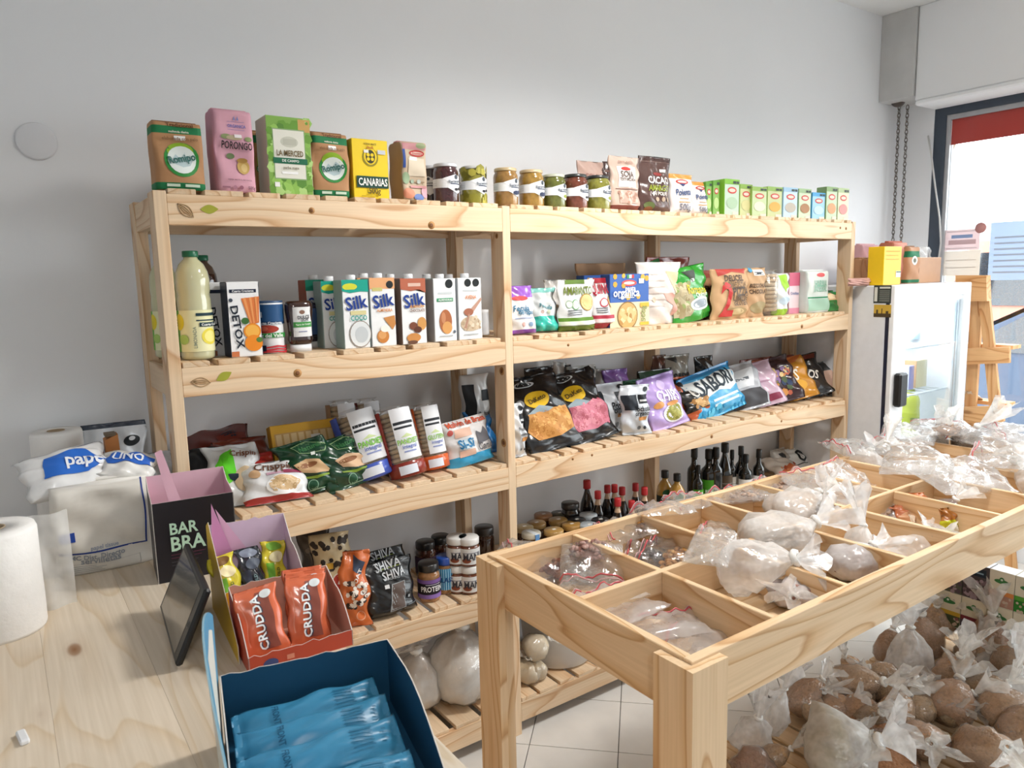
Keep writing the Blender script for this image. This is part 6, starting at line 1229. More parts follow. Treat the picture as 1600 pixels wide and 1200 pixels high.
def sweet(label, u, v, cols, z=ZC, lean=20, rz=0):
    p = px(u, v, z=z+.03); t = empty('sweet_packet', (p.x, p.y, z), (RAD(-lean), 0, RAD(rz))); tag(t, label, 'packet')
    pouch(t, .05, .085, .03, dict(col=cols[0], bands=[(.6, 1, cols[1])], style='pillow', wr=1.4, dec=[('e', .5, .35, .25, .15, cols[2])]), random.Random(int(u)))
sweet('small teal and orange sweet packet in the fifth front compartment', 1443, 800, ('#4f9aa0', '#c9733c', '#e4d9c4'), z=ZC, rz=-30)
sweet('small lime yellow sweet packet with brown top', 1490, 826, ('#c3c81f', '#a8692a', '#e6e8dc'), z=ZC, rz=-20)
sweet('small orange sweet packet lying by the row divider', 1432, 812, ('#cf9a72', '#b56a44', '#e8d8c4'), lean=50)

# ---- bags piled on the table's lower shelf
LOW = [(1234, 1104, .045, '#9c6a48', 'brown grain bag nearest the near leg'), (1262, 1080, .045, '#945f40', 'brown grain bag at the rear of the near group'), (1283, 1108, .042, '#a8764e', 'brown bag with short neck in the near group'), (1312, 1108, .046, '#9e6c46', 'brown grain bag right of the short-necked one'),
       (1196, 1122, .05, None, 'tall milky ruffle bag by the near leg'), (1168, 1150, .05, None, 'milky bag low beside the near leg'), (1296, 1062, .06, '#b8a088', 'large milky bag with tan grain at the rear'), (1342, 1042, .04, '#bd9668', 'tan bag at the rear edge'), (1381, 1020, .04, '#86583c', 'dark brown bag with tall neck at the rear edge'),
       (1372, 1085, .045, '#c0a47c', 'straw coloured bag in the middle'), (1350, 1120, .045, '#6b6354', 'dark grey seed bag in the middle'), (1385, 1128, .045, '#b48a5c', 'tan bag beside the dark grey seeds'), (1410, 1105, .045, '#bfa987', 'pale straw bag in the middle row'), (1404, 1060, .04, '#a88a68', 'fawn bag behind the milky one'),
       (1447, 1005, .06, '#9d6c49', 'large round brown bag towards the far end'), (1440, 978, .045, '#a3734e', 'brown bag at the rear with milky ruffle'), (1470, 985, .045, '#b08c66', 'fawn bag with white ruffle at the rear'), (1519, 990, .05, '#96633f', 'upright round brown bag before the tea boxes'), (1566, 1003, .06, '#9a6248', 'reddish brown bag before the tea boxes'),
       (1500, 1020, .045, '#7d563c', 'dark brown bag in the far middle'), (1530, 1030, .045, '#8f6848', 'brown bag leaning in the far middle'), (1473, 1055, .055, '#b98d66', 'light brown bag with pointed end'), (1420, 1048, .06, None, 'large milky bag with double ruffle'), (1452, 1085, .05, '#c2b092', 'pale grain bag in front of the light brown one'),
       (1505, 1082, .05, '#8d7a58', 'greenish brown bag at the front right'), (1582, 1048, .055, '#87653f', 'brown green bag at the right edge'), (1548, 1040, .04, None, 'small milky ruffle at the right'), (1562, 1078, .055, None, 'white flat bag at the right front'), (1518, 1055, .045, '#b5a28a', 'fawn bag with milky film'),
       (1480, 1120, .06, '#a6744e', 'brown bag at the front right corner'), (1540, 1125, .06, '#b08a62', 'tan bag at the front right corner'), (1440, 1150, .06, '#9c6c48', 'brown bag in the front row'), (1510, 1170, .06, '#a37a54', 'brown bag at the very front right'), (1580, 1165, .06, '#8f6544', 'dark tan bag at the very front right')]
for k, (u, v, r, col, lb) in enumerate(LOW):
    r *= 1.22; rg_ = random.Random(k*3+1); zc = ZL+r*.55; p = px(u, v+8, z=zc)
    p.x = min(max(p.x, ix0+.05), ix1-.12); p.y = min(max(p.y, iy0+.05), iy1-.03)
    up = v < 1060 or col is None
    tilt = rg_.uniform(.25, .6) if up else rg_.uniform(.8, 1.3)
    tiedbag('grain_bag', lb+' on the lower table shelf', (p.x, p.y, ZL+r*.12+(r*.5 if tilt > .7 else 0)+(.03 if v < 1000 else 0)), r, r*rg_.uniform(2.0, 2.9), (tilt, 0, rg_.uniform(-2.2, 2.2)), paler(col) if col else None, mat='tied' if col else 'milky', fill=.85, ruffle=r*rg_.uniform(.9, 1.5), seed=100+k, cat='bag', group='knotted grain bags on the lower table shelf', squash=rg_.uniform(.7, .95))
ORD = ('first', 'second', 'third', 'fourth', 'fifth', 'sixth', 'seventh', 'eighth', 'ninth', 'tenth', 'eleventh', 'twelfth')
for k in range(34):
    rg_ = random.Random(900+k); r = rg_.uniform(.038, .055); x_ = ix0+.08+(k % 12)*.155+rg_.uniform(-.03, .03); y_ = iy0+.07+(k//12)*.19+rg_.uniform(-.03, .03)
    tiedbag('bran_bag', 'pale bran bag, %s from the near leg in the %s row of the lower shelf' % (ORD[k % 12], ('front', 'middle', 'rear')[k//12]), (x_, y_, ZL+r*.6), r, r*rg_.uniform(2, 2.8), (rg_.uniform(.9, 1.5), 0, rg_.uniform(-3, 3)), rg_.choice(['#cdb28c', '#c8a680', '#d2bd9c']), mat='tied', fill=.85, ruffle=r*rg_.uniform(1, 1.6), seed=700+k, cat='bag', group='pale bran bags in the lower shelf pile', squash=.8, n=18)
p = px(1265, 1165, z=ZL+.1)
tiedbag('grain_bag', 'big milky bag of pale beans in the foreground of the lower shelf', (p.x, p.y, ZL+.07), .11, .2, (1.1, 0, .5), '#c3b692', mat='milky', fill=.6, ruffle=.09, seed=201, cat='bag', group='knotted grain bags on the lower table shelf')
p = px(1170, 1190, z=ZL+.06)
tiedbag('grain_bag', 'pinkish brown bag low in the near left corner of the lower shelf', (p.x, p.y, ZL+.05), .06, .11, (1.2, 0, -.6), '#a8806a', mat='tied', fill=.8, ruffle=.05, seed=202, cat='bag', group='knotted grain bags on the lower table shelf')
for k, (u, v, w_, l_, rz, lb) in enumerate(((1370, 1095, .16, .2, 60, 'wide glossy bag of fine brown grain, upper one'), (1385, 1160, .17, .2, 35, 'wide glossy bag of fine brown grain, lower one'))):
    t = flatbag('grain_bag', lb+' on the lower shelf', u, v+30, ZL+.02, w_, l_, .07, rz, mat='clear', zipc=None, seed=60+k, group='knotted grain bags on the lower table shelf', crumple=.006)
    MB().ell((0, 0, .03), (w_*.45, l_*.45, .034), '#b0805c', 20, 10).build('contents', MP['grain'], t)

# ---- tea boxes stacked at the far end of the lower shelf
TB = [('#e0d6bd', '#c9a63a', '#4d5a3c'), ('#ded3ba', '#7a2f34', '#4a3a44'), ('#ded5bd', '#2f7080', '#8a3a3a'), ('#e0d8c2', '#b5403a', '#b58a4a')]
bx_ = 2.575; bd = .07
ys_ = [px(u, 940, x=bx_).y for u in (1461, 1502, 1543, 1584, 1626, 1668)]
bh = px(1543, 887, x=bx_).z-px(1543, 943, x=bx_).z
zt_ = px(1543, 887, x=bx_).z
for k in range(5):
    for lvl in (0, 1):
        base, band, img = TB[(k+lvl*2) % 4]
        if lvl == 1: base, band, img = [('#5a5a48', '#3a3a34', '#8d9070'), ('#4a3f40', '#2c3442', '#7a6468'), ('#e2d9c4', '#d98a4a', '#b58a78'), ('#e2dac6', '#5aa03a', '#2f7a2a'), ('#e0d8c4', '#c9b23a', '#a89060')][k]
        bw = ys_[k]-ys_[k+1]-.002; z_ = max(ZL, zt_-2*bh) if lvl == 0 else zt_-bh; h_ = (zt_-bh-.0006-z_) if lvl == 0 else bh
        t = empty('tea_box', (bx_+bd/2, (ys_[k]+ys_[k+1])/2, z_), (0, 0, -math.pi/2)); tag(t, '%s tea box of the %s stack under the far table end' % (('lower', 'upper')[lvl], ('first', 'second', 'third', 'fourth', 'fifth')[k]), 'tea box', 'stacked tea boxes')
        MB().box(-bw/2, bw/2, -bd/2, bd/2, 0, h_, base, ch=.001, top='#e9ecf0').build('body', MP['carton'], t)
        fm = lambda a, b, off: Vector(((a-.5)*bw, -bd/2-off, b*h_))
        dec = [('r', 0, .02, 1, .34, img), ('n', .05, .04, .95, .32, .07, ['#b9a08a', '#8a5a5a', img, '#c9b4a0'], 18), ('r', 0, .34, 1, .46, band), ('e', .5, .72, .3, .06, '#3f7a44'), ('e', .5, .77, .1, .07, '#3f7a44'), ('c', .5, .77, .05, '#dfe8d8')]
        if lvl == 1 and k < 2: dec = [('n', .05, .04, .95, .6, .09, [img, '#a08a90', '#5a4a50'], 40), ('r', .1, .68, .9, .9, '#1f2c38'), ('r', .2, .76, .8, .8, '#8aa4b4')]
        finish(t, fm, bw, h_, dec, random.Random(k))
print('TEA', zt_, bh, ys_)

# ---- sacks and tub on the bottom shelf
def low(lb, u, v, r, h, rot, col, mat='clear', seed=0, ruffle=.04, name='flour_bag', z=None):
    p = px(u, v, z=DECK[0] if z is None else z); tiedbag(name, lb, (p.x, max(.08, p.y), (DECK[0] if z is None else z)+.004), r, h, rot, col, mat=mat, fill=.85, ruffle=ruffle, seed=seed, cat='bag', group='bags on the bottom shelf')
low('big clear bag of white flour on the bottom shelf', 712, 1092, .115, .26, (.05, .1, 0), '#f0ece6', seed=301, ruffle=.06)
low('clear bag of white starch behind the blue box', 660, 1100, .09, .2, (.05, -.1, 0), '#ece7e0', seed=302)
low('small sack of pale oats at the shelf edge', 846, 1080, .05, .085, (.1, 0, 0), '#d9c8ab', seed=303, ruffle=.02, mat='tied')
low('small sack of pale oats lying on the other one', 845, 1040, .048, .1, (1.2, 0, 1.3), '#dccdb2', seed=304, ruffle=.02, mat='tied', z=DECK[0]+.1)
low('small sack of oats behind the front one', 832, 1062, .048, .085, (.2, 0, .4), '#d6c4a6', seed=305, ruffle=.02, mat='tied')
p = px(893, 1046, z=DECK[0])
t = empty('white_tub', (p.x+.03, .16, DECK[0])); tag(t, 'wide white plastic tub on the bottom shelf', 'tub')
MB().lathe([(.1, 0), (.125, .01), (.14, .17), (.146, .175), (.146, .19), (.135, .19), (.12, .03), (0, .03)], 32, col='#e6e7e8').build('body', MP['plastic'], t)
MB().tube([(.146*math.cos(a), .146*math.sin(a), .183) for a in [k*6.2832/28 for k in range(28)]], .005, 6, '#e9eaeb', closed=True).build('rim', MP['plastic'], t)

# ------------------------------------------------------------------ things on the counter
def roll(name, label, c, r, h, hole, sheet=None):
    t = empty(name, c); tag(t, label, 'paper roll', 'paper rolls on the counter')
    rg_ = random.Random(int(h*1000)); prof = [(hole, 0), (r*.97, 0), (r, .006), (r*1.005, h*.3), (r*.995, h*.6), (r, h-.008), (r*.96, h), (hole, h), (hole, h*.3)]
    MB().lathe(prof, 36, cap=False).build('paper', MP['tissue'], t)
    MB().lathe([(hole, .001), (hole*.99, h+.001), (hole*.9, h+.001), (hole*.9, .001)], 24, col='#b8a488', cap=False).build('core', MP['paper'], t)
    if sheet:
        P = []; nx, ny = 14, 10
        for j in range(ny+1):
            for i in range(nx+1):
                s = i/nx; z = h*(.03+.95*j/ny)
                a0 = RAD(55); x = r*math.cos(a0)+s*sheet; y = r*math.sin(a0)-.012*math.sin(3*s)+.006*math.sin(9*s+j*.5)
                P.append((x, y, z-s*.03*(1-j/ny)))
        MB().add(P, [(j*(nx+1)+i, j*(nx+1)+i+1, (j+1)*(nx+1)+i+1, (j+1)*(nx+1)+i) for j in range(ny) for i in range(nx)], '#ffffff', True).build('loose_sheet', film('tissue_sheet', .8, .0, .6, '#f6f6f4', .15, 7), t)
    return t
roll('kitchen_roll', 'near white kitchen roll with a loose sheet at the left edge', (-.372, -.262, ZK), .073, .2, .024, sheet=.085)
roll('kitchen_roll', 'far white kitchen roll standing behind the napkin pack', (-.228, .25, ZK), .058, .285, .02)

t = empty('napkin_pack', (-.165, .02, ZK), (0, 0, RAD(-6))); tag(t, 'white plastic pack with blue lettering on the counter', 'pack')
it = dict(col='#e6e2da', soft=1.6, mat='paper', top='#efece6')
_b = dict(dec=[('r', .93, .25, .955, 1, '#27408f'), ('r', .0, .25, .94, .268, '#27408f'), ('r', .05, .40, .22, .5, '#2446a0'), ('t', 'papel tissue', .5, .30, .28, '#a0a6b8'), ('t', 'MC Dist. Directo', .42, .21, .55, '#9298a2'), ('t', 'servilletas', .45, .165, .4, '#9a9fa8'), ('r', .05, .02, .85, .023, '#b9b6b0'), ('r', .84, .02, .848, .13, '#b9b6b0'), ('r', .05, .127, .85, .13, '#b9b6b0'), ('r', .08, .1, .4, .105, '#9a9a9c'), ('r', .08, .08, .5, .085, '#9a9a9c'), ('r', .08, .06, .45, .065, '#9a9a9c'), ('r', .08, .04, .48, .045, '#9a9a9c')])
it.update(_b); carton(t, .2, .2, .14, it, random.Random(3))
fl = empty('flap', (-.045, -.02, .185), (RAD(-58), RAD(-8), RAD(14)), t)
pouch(fl, .19, .13, .06, dict(col='#f0f0f0', style='soft', wr=1.2, mat='film', dec=[('p', [(.2, .3), (.3, .75), (.75, .8), (.95, .4), (.7, .15)], '#2f6fd0'), ('t', 'papel', .72, .42, .45, '#eef2f8', -10, 1.2), ('r', .05, .92, .95, .935, '#4a4a66')]), random.Random(9))
fl2 = empty('flap', (.055, -.02, .2), (RAD(-72), RAD(10), RAD(-8)), t)
pouch(fl2, .12, .1, .05, dict(col='#eceae6', style='soft', wr=1.2, mat='film', dec=[('r', .1, .25, .95, .7, '#2f66c4'), ('t', 'UNO', .5, .48, .6, '#e9eef6', 0, 1.2)]), random.Random(10))
t = empty('plastic_wrapper', (-.055, .07, ZK), (0, 0, RAD(10))); tag(t, 'crumpled silvery plastic wrapper beside the white pack', 'wrapper')
pouch(t, .12, .23, .07, dict(col='#c9cdd3', style='soft', wr=2.2, mat='film', dec=[('r', .48, .0, .56, .55, '#26357a'), ('p', [(.55, .75), (.8, .8), (.75, .62), (.58, .62)], '#a9aeb8')]), random.Random(12))
t = empty('printed_bag', (-.105, .22, ZK), (RAD(-10), 0, RAD(-4))); tag(t, 'white bag with black lettering behind the silvery wrapper', 'bag')
pouch(t, .15, .29, .06, dict(col='#d9dde2', style='stand', wr=1.6, mat='film', bands=[(.94, 1, '#3a4250')], dec=[('e', .78, .82, .13, .05, '#1f2328'), ('e', .78, .84, .05, .02, '#d9dde2'), ('e', .35, .72, .14, .06, '#8d96a2')]), random.Random(14))
t = empty('cardboard_holder', (-.16, .165, ZK)); tag(t, 'folded orange brown cardboard holder behind the pack', 'holder')
for k, (dx, h_, w_) in enumerate(((0, .235, .03), (.035, .275, .03))):
    MB().prism([(dx, 0), (dx+w_, 0), (dx+w_-.008, h_), (dx-.008, h_-.012)], -.02, .02, '#c9854e' if k else '#b9764a').build('panel', MP['paper'], t)
    MB().box(dx-.006, dx+w_-.012, -.018, .018, h_*.985, h_*1.01, '#7a6a56').build('flap', MP['paper'], t)

def shell(t, w, d, hf, hb, hs, outc, inc, th=.0016, wavy=0, front_cut=False, names=True):
    """open display carton: front, back, two sides and a base, each a panel of its own"""
    def panel(nm, pts, off, oc, ic):
        P = [Vector(p) for p in pts]; n_ = len(P); o_ = Vector(off)
        MB().add(P+[p+o_ for p in P], [tuple(range(n_))]+[tuple(range(2*n_-1, n_-1, -1))]+[(i, (i+1) % n_, n_+(i+1) % n_, n_+i) for i in range(n_)], [oc, ic]+['#d9d3cc']*n_).build(nm, MP['carton'], t, recalc=True)
    x0, x1, y0, y1 = -w/2, w/2, -d/2, d/2
    def edge(xa, xb, z, y):
        n_ = 18; return [(xa+(xb-xa)*i/n_, y, z+(wavy*math.sin(i*1.9)*(.5+.5*math.sin(i*.7)) if 0 < i < n_ else 0)) for i in range(n_+1)]
    panel('front_panel', [(x0, y0, 0)]+edge(x0, x1, hf, y0)+[(x1, y0, 0)], (0, th, 0), outc, inc)
    panel('back_panel', [(x0, y1, 0)]+edge(x0, x1, hb, y1)+[(x1, y1, 0)], (0, -th, 0), outc, inc)
    def side(x, s):
        zz = [(x, y0, 0), (x, y0, hf)]+[(x, y0+(y1-y0)*k/8, hf+(hs-hf)*math.sin(math.pi/2*k/5) if k < 5 else hs+(hb-hs)*(k-5)/3) for k in range(1, 8)]+[(x, y1, hb), (x, y1, 0)]
        panel('side_panel', zz, (s*th, 0, 0), outc, inc)
    side(x0, 1); side(x1, -1)
    MB().box(x0+th, x1-th, y0+th, y1-th, .0005, .002, inc).build('base', MP['carton'], t)
def bar(name, label, cat, loc, rot, w, h, d, col, dec, group, wr=1.0, bands=()):
    t = empty(name, loc, rot); tag(t, label, cat, group); _n[0] += 1
    pouch(t, w, h, d, dict(col=col, style='pillow', wr=wr, dec=dec, bands=list(bands), nb=18), random.Random(_n[0]))
# dark box with pink lining
t = empty('snack_bar_box', (-.006, -.16, ZK), (0, 0, RAD(-5))); tag(t, 'black snack box with pink lining on the counter', 'display box')
shell(t, .166, .12, .178, .212, .188, '#1d1a20', '#dfb6c4')
bx = lambda a, b, off: Vector(((a-.5)*.166, -.06-off, b*.178))
finish(t, bx, .166, .178, [('t', 'BAR', .36, .66, .34, '#b9d8c0', 0, 1.15), ('t', 'BRA', .40, .47, .42, '#b9d8c0', 0, 1.15), ('r', .18, .33, .6, .335, '#7a3a54'), ('r', .18, .29, .55, .295, '#7a3a54'), ('r', .18, .24, .5, .245, '#5a5a60'), ('r', .2, .02, .5, .14, '#a8325a'), ('r', .18, .2, .42, .204, '#5a5a60')], random.Random(1))
MB().add([(-.045, -.055, .16), (-.02, -.055, .16), (-.052, -.045, .29), (-.066, -.045, .285)], [(0, 1, 2, 3)], '#dcaec0').add([(-.045, -.0535, .16), (-.02, -.0535, .16), (-.052, -.0435, .29), (-.066, -.0435, .285)], [(3, 2, 1, 0)], '#dcaec0').build('lid_strip', MP['carton'], t)
# yellow box with lilac lining
t = empty('snack_bar_box', (.045, -.475, ZK), (0, 0, RAD(-4))); tag(t, 'yellow sided snack box with lilac lining, bars inside', 'display box')
shell(t, .15, .14, .075, .165, .12, '#e0b422', '#d3bcd0', wavy=.003)
P = [(-.0765, -.2, 0), (-.0765, .06, 0), (-.0765, .06, .17), (-.0765, .03, .185), (-.0765, -.2, .03)]
MB().add(P+[(p[0]-.0012, p[1], p[2]) for p in P], [tuple(range(5)), tuple(range(9, 4, -1))]+[(i, (i+1) % 5, 5+(i+1) % 5, 5+i) for i in range(5)], ['#d9a8c8', '#e3b824']+['#d9cfc0']*5).build('open_flap', MP['carton'], t, recalc=True)
for (pts, cc) in (([(-.07, .065, .1), (-.03, .065, .1), (-.066, .05, .215)], '#d79ac0'), ([(-.035, .066, .1), (.0, .066, .1), (-.058, .06, .2)], '#e0b3cc')):
    A_ = [Vector(p) for p in pts]; MB().add(A_+[p+Vector((0, .0012, 0)) for p in A_], [(0, 1, 2), (5, 4, 3), (0, 3, 4, 1), (1, 4, 5, 2), (2, 5, 3, 0)], cc).build('torn_corner', MP['carton'], t)
for k, (dx, col, c2, lb) in enumerate(((-.045, '#e3d53a', '#7a5a2c', 'left yellow cereal bar in the lilac box'), (-.005, '#2a3038', '#8a94a4', 'dark wrapped cereal bar in the lilac box'), (.035, '#e6d634', '#7ab03a', 'right yellow cereal bar in the lilac box'))):
    bar('cereal_bar', lb, 'cereal bar', (.045+dx, -.49+.01*k, ZK+.012), (RAD(-28), RAD(8*(k-1)), 0), .05, .115, .022, col, [('e', .5, .9, .35, .08, c2), ('r', .15, .2, .45, .6, '#7ac03a' if k != 1 else '#3a4452'), ('t', 'GOLD', .6, .4, .5, '#3a5a2a' if k != 1 else '#88aaaa', 90), ('e', .6, .7, .3, .1, '#f4ecb8' if k != 1 else '#5a6472')], 'cereal bars in the lilac box')
# orange red box of bars
t = empty('snack_bar_box', (.05, -.655, ZK), (0, 0, RAD(-3))); tag(t, 'torn orange red snack box holding orange bars', 'display box')
shell(t, .178, .13, .028, .105, .085, '#b8472f', '#d9a08c', wavy=.0035)
fm = lambda a, b, off: Vector(((a-.5)*.178, -.065-off, b*.028))
finish(t, fm, .178, .028, [('e', .2, .35, .07, .3, '#3f4a78'), ('r', .35, .3, .42, .6, '#d98a70')], random.Random(1))
CR = [('r', .48, .1, .8, .92, '#8a4a3c'), ('t', 'CRUDDA', .45, .5, 1.25, '#e4ecee', 90, .95), ('t', 'CRUDDA', .47, .5, 1.25, '#39465a', 90, .95), ('t', 'CRUDDA', .44, .5, 1.25, '#eef2f2', 90, .95), ('e', .72, .88, .14, .06, '#e6eaea'), ('r', .12, .2, .15, .8, '#d98468')]
for k, (dx, dy, ry, lb) in enumerate(((-.05, -.02, -5, 'left orange wrapped bar in the torn orange box'), (.022, -.022, 4, 'front right orange wrapped bar in the torn orange box'), (.03, .0, 4, 'second orange wrapped bar behind the front right one'), (.032, .018, 4, 'third orange wrapped bar at the back of the torn box'))):
    bar('snack_bar', lb, 'snack bar', (.05+dx, -.665+dy, ZK+.006), (RAD(-22), RAD(ry), RAD(-4)), .074, .118, .016, '#dd6f49', CR, 'orange wrapped bars', wr=.6)
# blue box of wrapped bars
t = empty('snack_bar_box', (-.031, -1.035, ZK), (0, 0, RAD(-11))); tag(t, 'deep blue snack box in the foreground with torn edge', 'display box')
shell(t, .237, .27, .05, .1, .105, '#1f5372', '#1d4c6b', wavy=.0022)
P = []
for k in range(15):
    a = k/14; P.append((-.1205-.012*math.sin(math.pi*a), -.13+.26*a, .1+.125*math.sin(math.pi*(.1+a*.62))**1.2))
P = [(-.1205, -.13, .0)]+P+[(-.1205, .13, .0)]; n_ = len(P)
MB().add(P+[(p[0]-.0025, p[1], p[2]) for p in P], [tuple(range(n_)), tuple(range(2*n_-1, n_-1, -1))]+[(i, (i+1) % n_, n_+(i+1) % n_, n_+i) for i in range(n_)], ['#3d8fb4', '#cfd0c8']+['#8fb4c4']*n_).build('side_flap', MP['carton'], t, recalc=True)
P = [(-.1262, -.105+.05*math.cos(a), .035+.07*math.sin(a) if math.sin(a) > 0 else .035+.03*math.sin(a)) for a in [k*6.2832/20 for k in range(20)]]
MB().add(P, [tuple(range(20))], '#10161c').build('die_cut_window', MP['ink'], t)
for k, (dy, dz, tw, lb) in enumerate(((.085, .036, .03, 'rear light blue wrapped bar in the blue box'), (.028, .042, -.02, 'second light blue wrapped bar in the blue box'), (-.03, .042, .02, 'third light blue wrapped bar in the blue box'), (-.088, .034, -.03, 'foremost light blue wrapped bar in the blue box'), (.05, .01, 0, 'lower light blue wrapped bar under the others'))):
    _n[0] += 1
    q_ = empty('protein_bar'); tag(q_, lb, 'protein bar', 'blue wrapped bars')
    Rz = Matrix.Rotation(RAD(-11)+tw, 4, 'Z'); Zl = Vector((1, 0, .03)).normalized(); Yl = Vector((0, .42, -.9)).normalized(); Xl = Yl.cross(Zl)
    Mb = Matrix(((Xl.x, Yl.x, Zl.x, 0), (Xl.y, Yl.y, Zl.y, 0), (Xl.z, Yl.z, Zl.z, 0), (0, 0, 0, 1)))
    o_ = Matrix.Rotation(RAD(-11), 4, 'Z') @ Vector((-.108, dy, 0))
    q_.matrix_world = Matrix.Translation((-.031+o_.x, -1.035+o_.y, ZK+dz)) @ Rz @ Mb
    pouch(q_, .062, .2, .034, dict(col='#3c89b0', style='pillow', wr=.55, mat='plastic', nb=30, dec=[('t', 'FRONT', .45, .28, .5, '#1d5474', 0, 1.3)]+[('r', .2+.09*j, .68, .23+.09*j, .82, '#2a6f92') for j in range(6)]+[('r', .3+.09*j, .88, .33+.09*j, .91, '#2a6f92') for j in range(4)]), random.Random(_n[0]))
# black tablet leaning on the boxes
t = empty('tablet', (-.137, -.63, ZK+.004), (0, 0, 0)); tag(t, 'black tablet leaning against the snack boxes', 'tablet')
A = Vector((.003, 0, 0)); e1 = Vector((.022, .27, 0)).normalized(); e2 = (Vector((.058, 0, .125))-e1*Vector((.058, 0, .125)).dot(e1)).normalized(); e3 = e1.cross(e2)
if e3.x > 0: e3 = -e3
Mx = Matrix(((e1.x, e3.x, e2.x, A.x), (e1.y, e3.y, e2.y, A.y), (e1.z, e3.z, e2.z, A.z+.003), (0, 0, 0, 1)))
MB().box(0, .265, -.006, .006, 0, .135, '#131416', ch=.004, mat=Mx).build('case', MP['plastic'], t, recalc=True)
MB().box(.028, .25, .0061, .0066, .01, .125, '#2b2d2c', mat=Mx).build('screen', MP['jar'], t, recalc=True)
MB().lathe([(.006, 0), (.006, .0008), (.0045, .0008), (.0045, 0)], 16, col='#55585a', cap=False).build('home_button', MP['plastic'], t).matrix_local = Mx @ Matrix.Translation((.014, .0063, .067)) @ Matrix.Rotation(-math.pi/2, 4, 'X')
c = px(36, 1156, z=ZK)
o = MB().box(-.006, .006, -.018, .018, 0, .008, '#e9ebee', ch=.002).build('eraser', MP['plastic'], None, (c.x, c.y, ZK), (0, 0, RAD(8))); tag(o, 'small white eraser on the counter top at the bottom left', 'eraser')

# ------------------------------------------------------------------ on and in the fridge
def ftop(kind, name, label, cat, u0, v0, u1, v1, y, **k): return item(kind, name, label, cat, u0, v0, u1, v1, z=FZ+.0005, y=y, **k)
ftop('carton', 'yerba_box', 'bright yellow box on top of the fridge', 'yerba box', 1381, 385, 1408, 441, -.11, d=.075, col='#e2b818', side='#f0c91f', top='#e8c22a', dec=[('r', .1, .86, .9, .89, '#c99a12'), ('r', .1, .76, .8, .78, '#c99a12'), ('r', .1, .66, .85, .68, '#c99a12'), ('r', .7, .2, .98, .36, '#e6e6da'), ('r', .72, .32, .98, .35, '#3f5a34')])
ftop('carton', 'kraft_pack', 'leftmost kraft paper pack on the fridge', 'kraft pack', 1345, 404, 1352, 438, .02, d=.09, soft=1, w=.05, col='#b58a68', top='#a37a5a', group='kraft packs on the fridge')
ftop('carton', 'kraft_pack', 'second kraft paper pack on the fridge', 'kraft pack', 1353, 403, 1362, 438, .0, d=.09, soft=1, w=.055, col='#ad8160', top='#a37a5a', group='kraft packs on the fridge')
ftop('carton', 'kraft_pack', 'third kraft paper pack, beside the yellow box', 'kraft pack', 1364, 403, 1380, 439, -.03, d=.09, soft=1, col='#b0866a', top='#b9987c', group='kraft packs on the fridge')
ftop('carton', 'yerba_pack', 'pale pink pack behind the kraft packs on the fridge', 'yerba pack', 1350, 382, 1376, 436, .14, d=.08, soft=1, col='#c99ca2', top='#d0a6aa')
ftop('carton', 'yerba_pack', 'salmon red pack behind the yellow box on the fridge', 'yerba pack', 1396, 378, 1419, 438, .0, d=.08, soft=1, col='#c58470', side='#b06a55', top='#b5604a', dec=[('r', .3, .1+.1*k, .9, .12+.1*k, '#a9705c') for k in range(6)] if False else None)
ftop('carton', 'yerba_pack', 'kraft and green pack on top of the fridge', 'yerba pack', 1420, 385, 1438, 438, -.03, d=.075, soft=1, col='#b58766', top='#8a6444', bands=[(.72, .88, '#1f6f4a'), (.02, .13, '#1f6f4a')], dec=[('c', .45, .62, .2, '#dfe0d8'), ('c', .45, .62, .1, '#6a6a5a')])
ftop('carton', 'kraft_box', 'open kraft cardboard box at the right of the fridge top', 'box', 1436, 402, 1470, 438, -.02, d=.1, col='#bd9270', side='#a67c5c', top='#8f6a4c')
t = ftop('pouch', 'plastic_bag', 'crumpled clear bag in the cardboard box on the fridge', 'bag', 1440, 385, 1462, 425, .03, d=.06, style='soft', mat='film', col='#cfc6bc', wr=2.2); 
for o_ in t.children: o_.data.materials[0] = MP['tied']
ftop('pouch', 'kraft_wrap', 'flat pinkish wrapping lying on the fridge edge', 'wrapping', 1330, 432, 1366, 442, -.06, d=.035, style='soft', mat='paper', col='#c49a90', wr=1.4, h=.035)
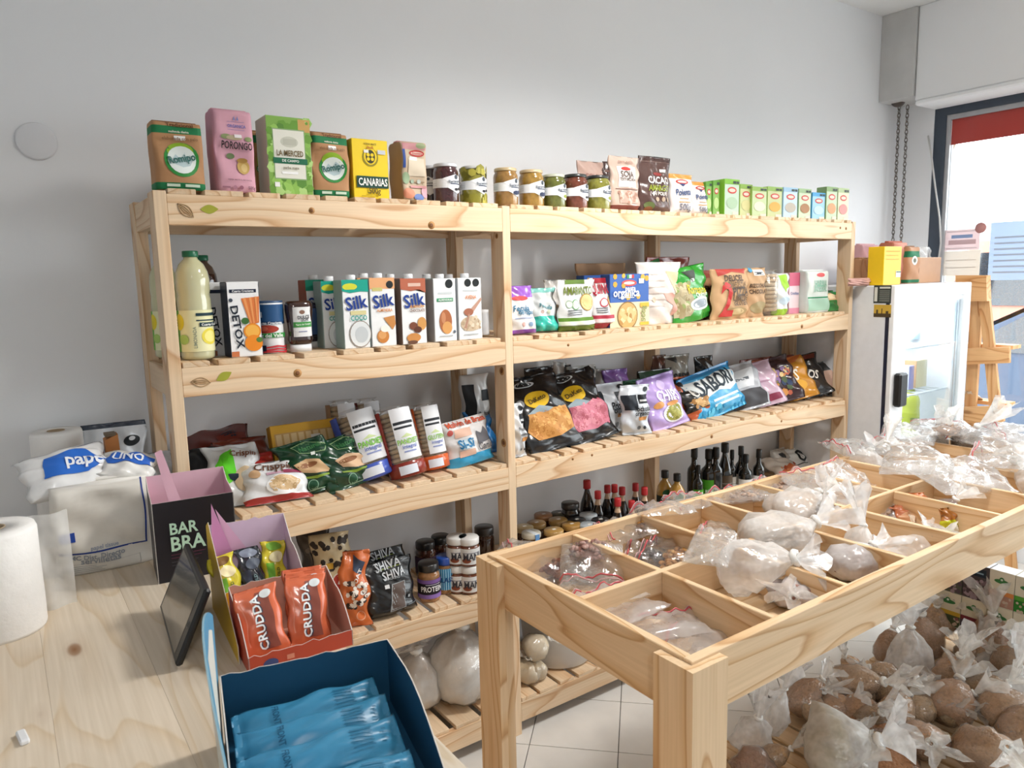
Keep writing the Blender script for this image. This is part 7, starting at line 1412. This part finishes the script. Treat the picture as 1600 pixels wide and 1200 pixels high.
def fin(kind, name, label, cat, u0, v0, u1, zb, y=.05, h=.2, **k):
    zb = {0: .427, 1: .687, 2: .937, 3: 1.167}[zb]
    return item(kind, name, label, cat, u0, v0, u1, v0+10, z=zb+.006, y=y, h=h, **k)
fin('bottle', 'drink_bottle', 'yellow green bottle inside the fridge', 'bottle', 1427, 578, 1450, 1, y=-.06, h=.24, w=.085, col='#d6dd3a', cap='#c8d43a', style='pet', mat='plastic', lab=(.2, .5, '#c9d21f'), dec=[('r', .3, .3, .7, .7, '#9aa82a')])
fin('carton', 'cheese_pack', 'pale yellow pack on the upper fridge shelf', 'pack', 1436, 495, 1453, 2, y=-.05, h=.14, d=.06, col='#e8d9a8', side='#d9a878')
fin('carton', 'cheese_pack', 'violet and white pack on the upper fridge shelf', 'pack', 1424, 500, 1433, 2, y=-.06, h=.12, d=.05, w=.05, col='#8f8ac0', side='#e0e0ea')
fin('jar', 'yogurt_tub', 'white tub on the middle fridge shelf', 'tub', 1422, 530, 1444, 2, y=.06, h=.1, w=.11, col='#e9eef0', lid='#dfe8ea', mat='plastic', neck=1)
fin('bottle', 'drink_bottle', 'white drink bottle at the back of the fridge', 'bottle', 1455, 560, 1475, 1, y=.08, h=.21, w=.075, col='#e4eaea', cap='#dfe6e6', style='pet', mat='plastic')
fin('jar', 'yogurt_tub', 'pale blue tub on the top fridge shelf', 'tub', 1424, 465, 1450, 3, y=.03, h=.09, w=.12, col='#a9c4d8', lid='#c9dce8', mat='plastic', neck=1)
fin('jar', 'yogurt_tub', 'pale blue tub further right on the top fridge shelf', 'tub', 1455, 465, 1475, 3, y=.06, h=.09, w=.12, col='#b9ccd8', lid='#c9dce8', mat='plastic', neck=1)
# small things on the ladder rack
a = px(1518, 630, x=rx+.06)
for k, (u, c_, lb) in enumerate(((1516, '#e0c8ae', 'small cream packet on the low rack shelf by the window'), (1527, '#d8bfa2', 'small tan packet on the low rack shelf by the window'))):
    p = px(u, 632, x=rx+.07); b_ = px(1574, 632, x=rx).z
    t = empty('rack_packet', (rx+.07, p.y, b_+.001), (RAD(-60), 0, RAD(70))); tag(t, lb, 'packet'); pouch(t, .07, .09, .03, dict(col=c_, style='pillow', wr=1.2), random.Random(k))
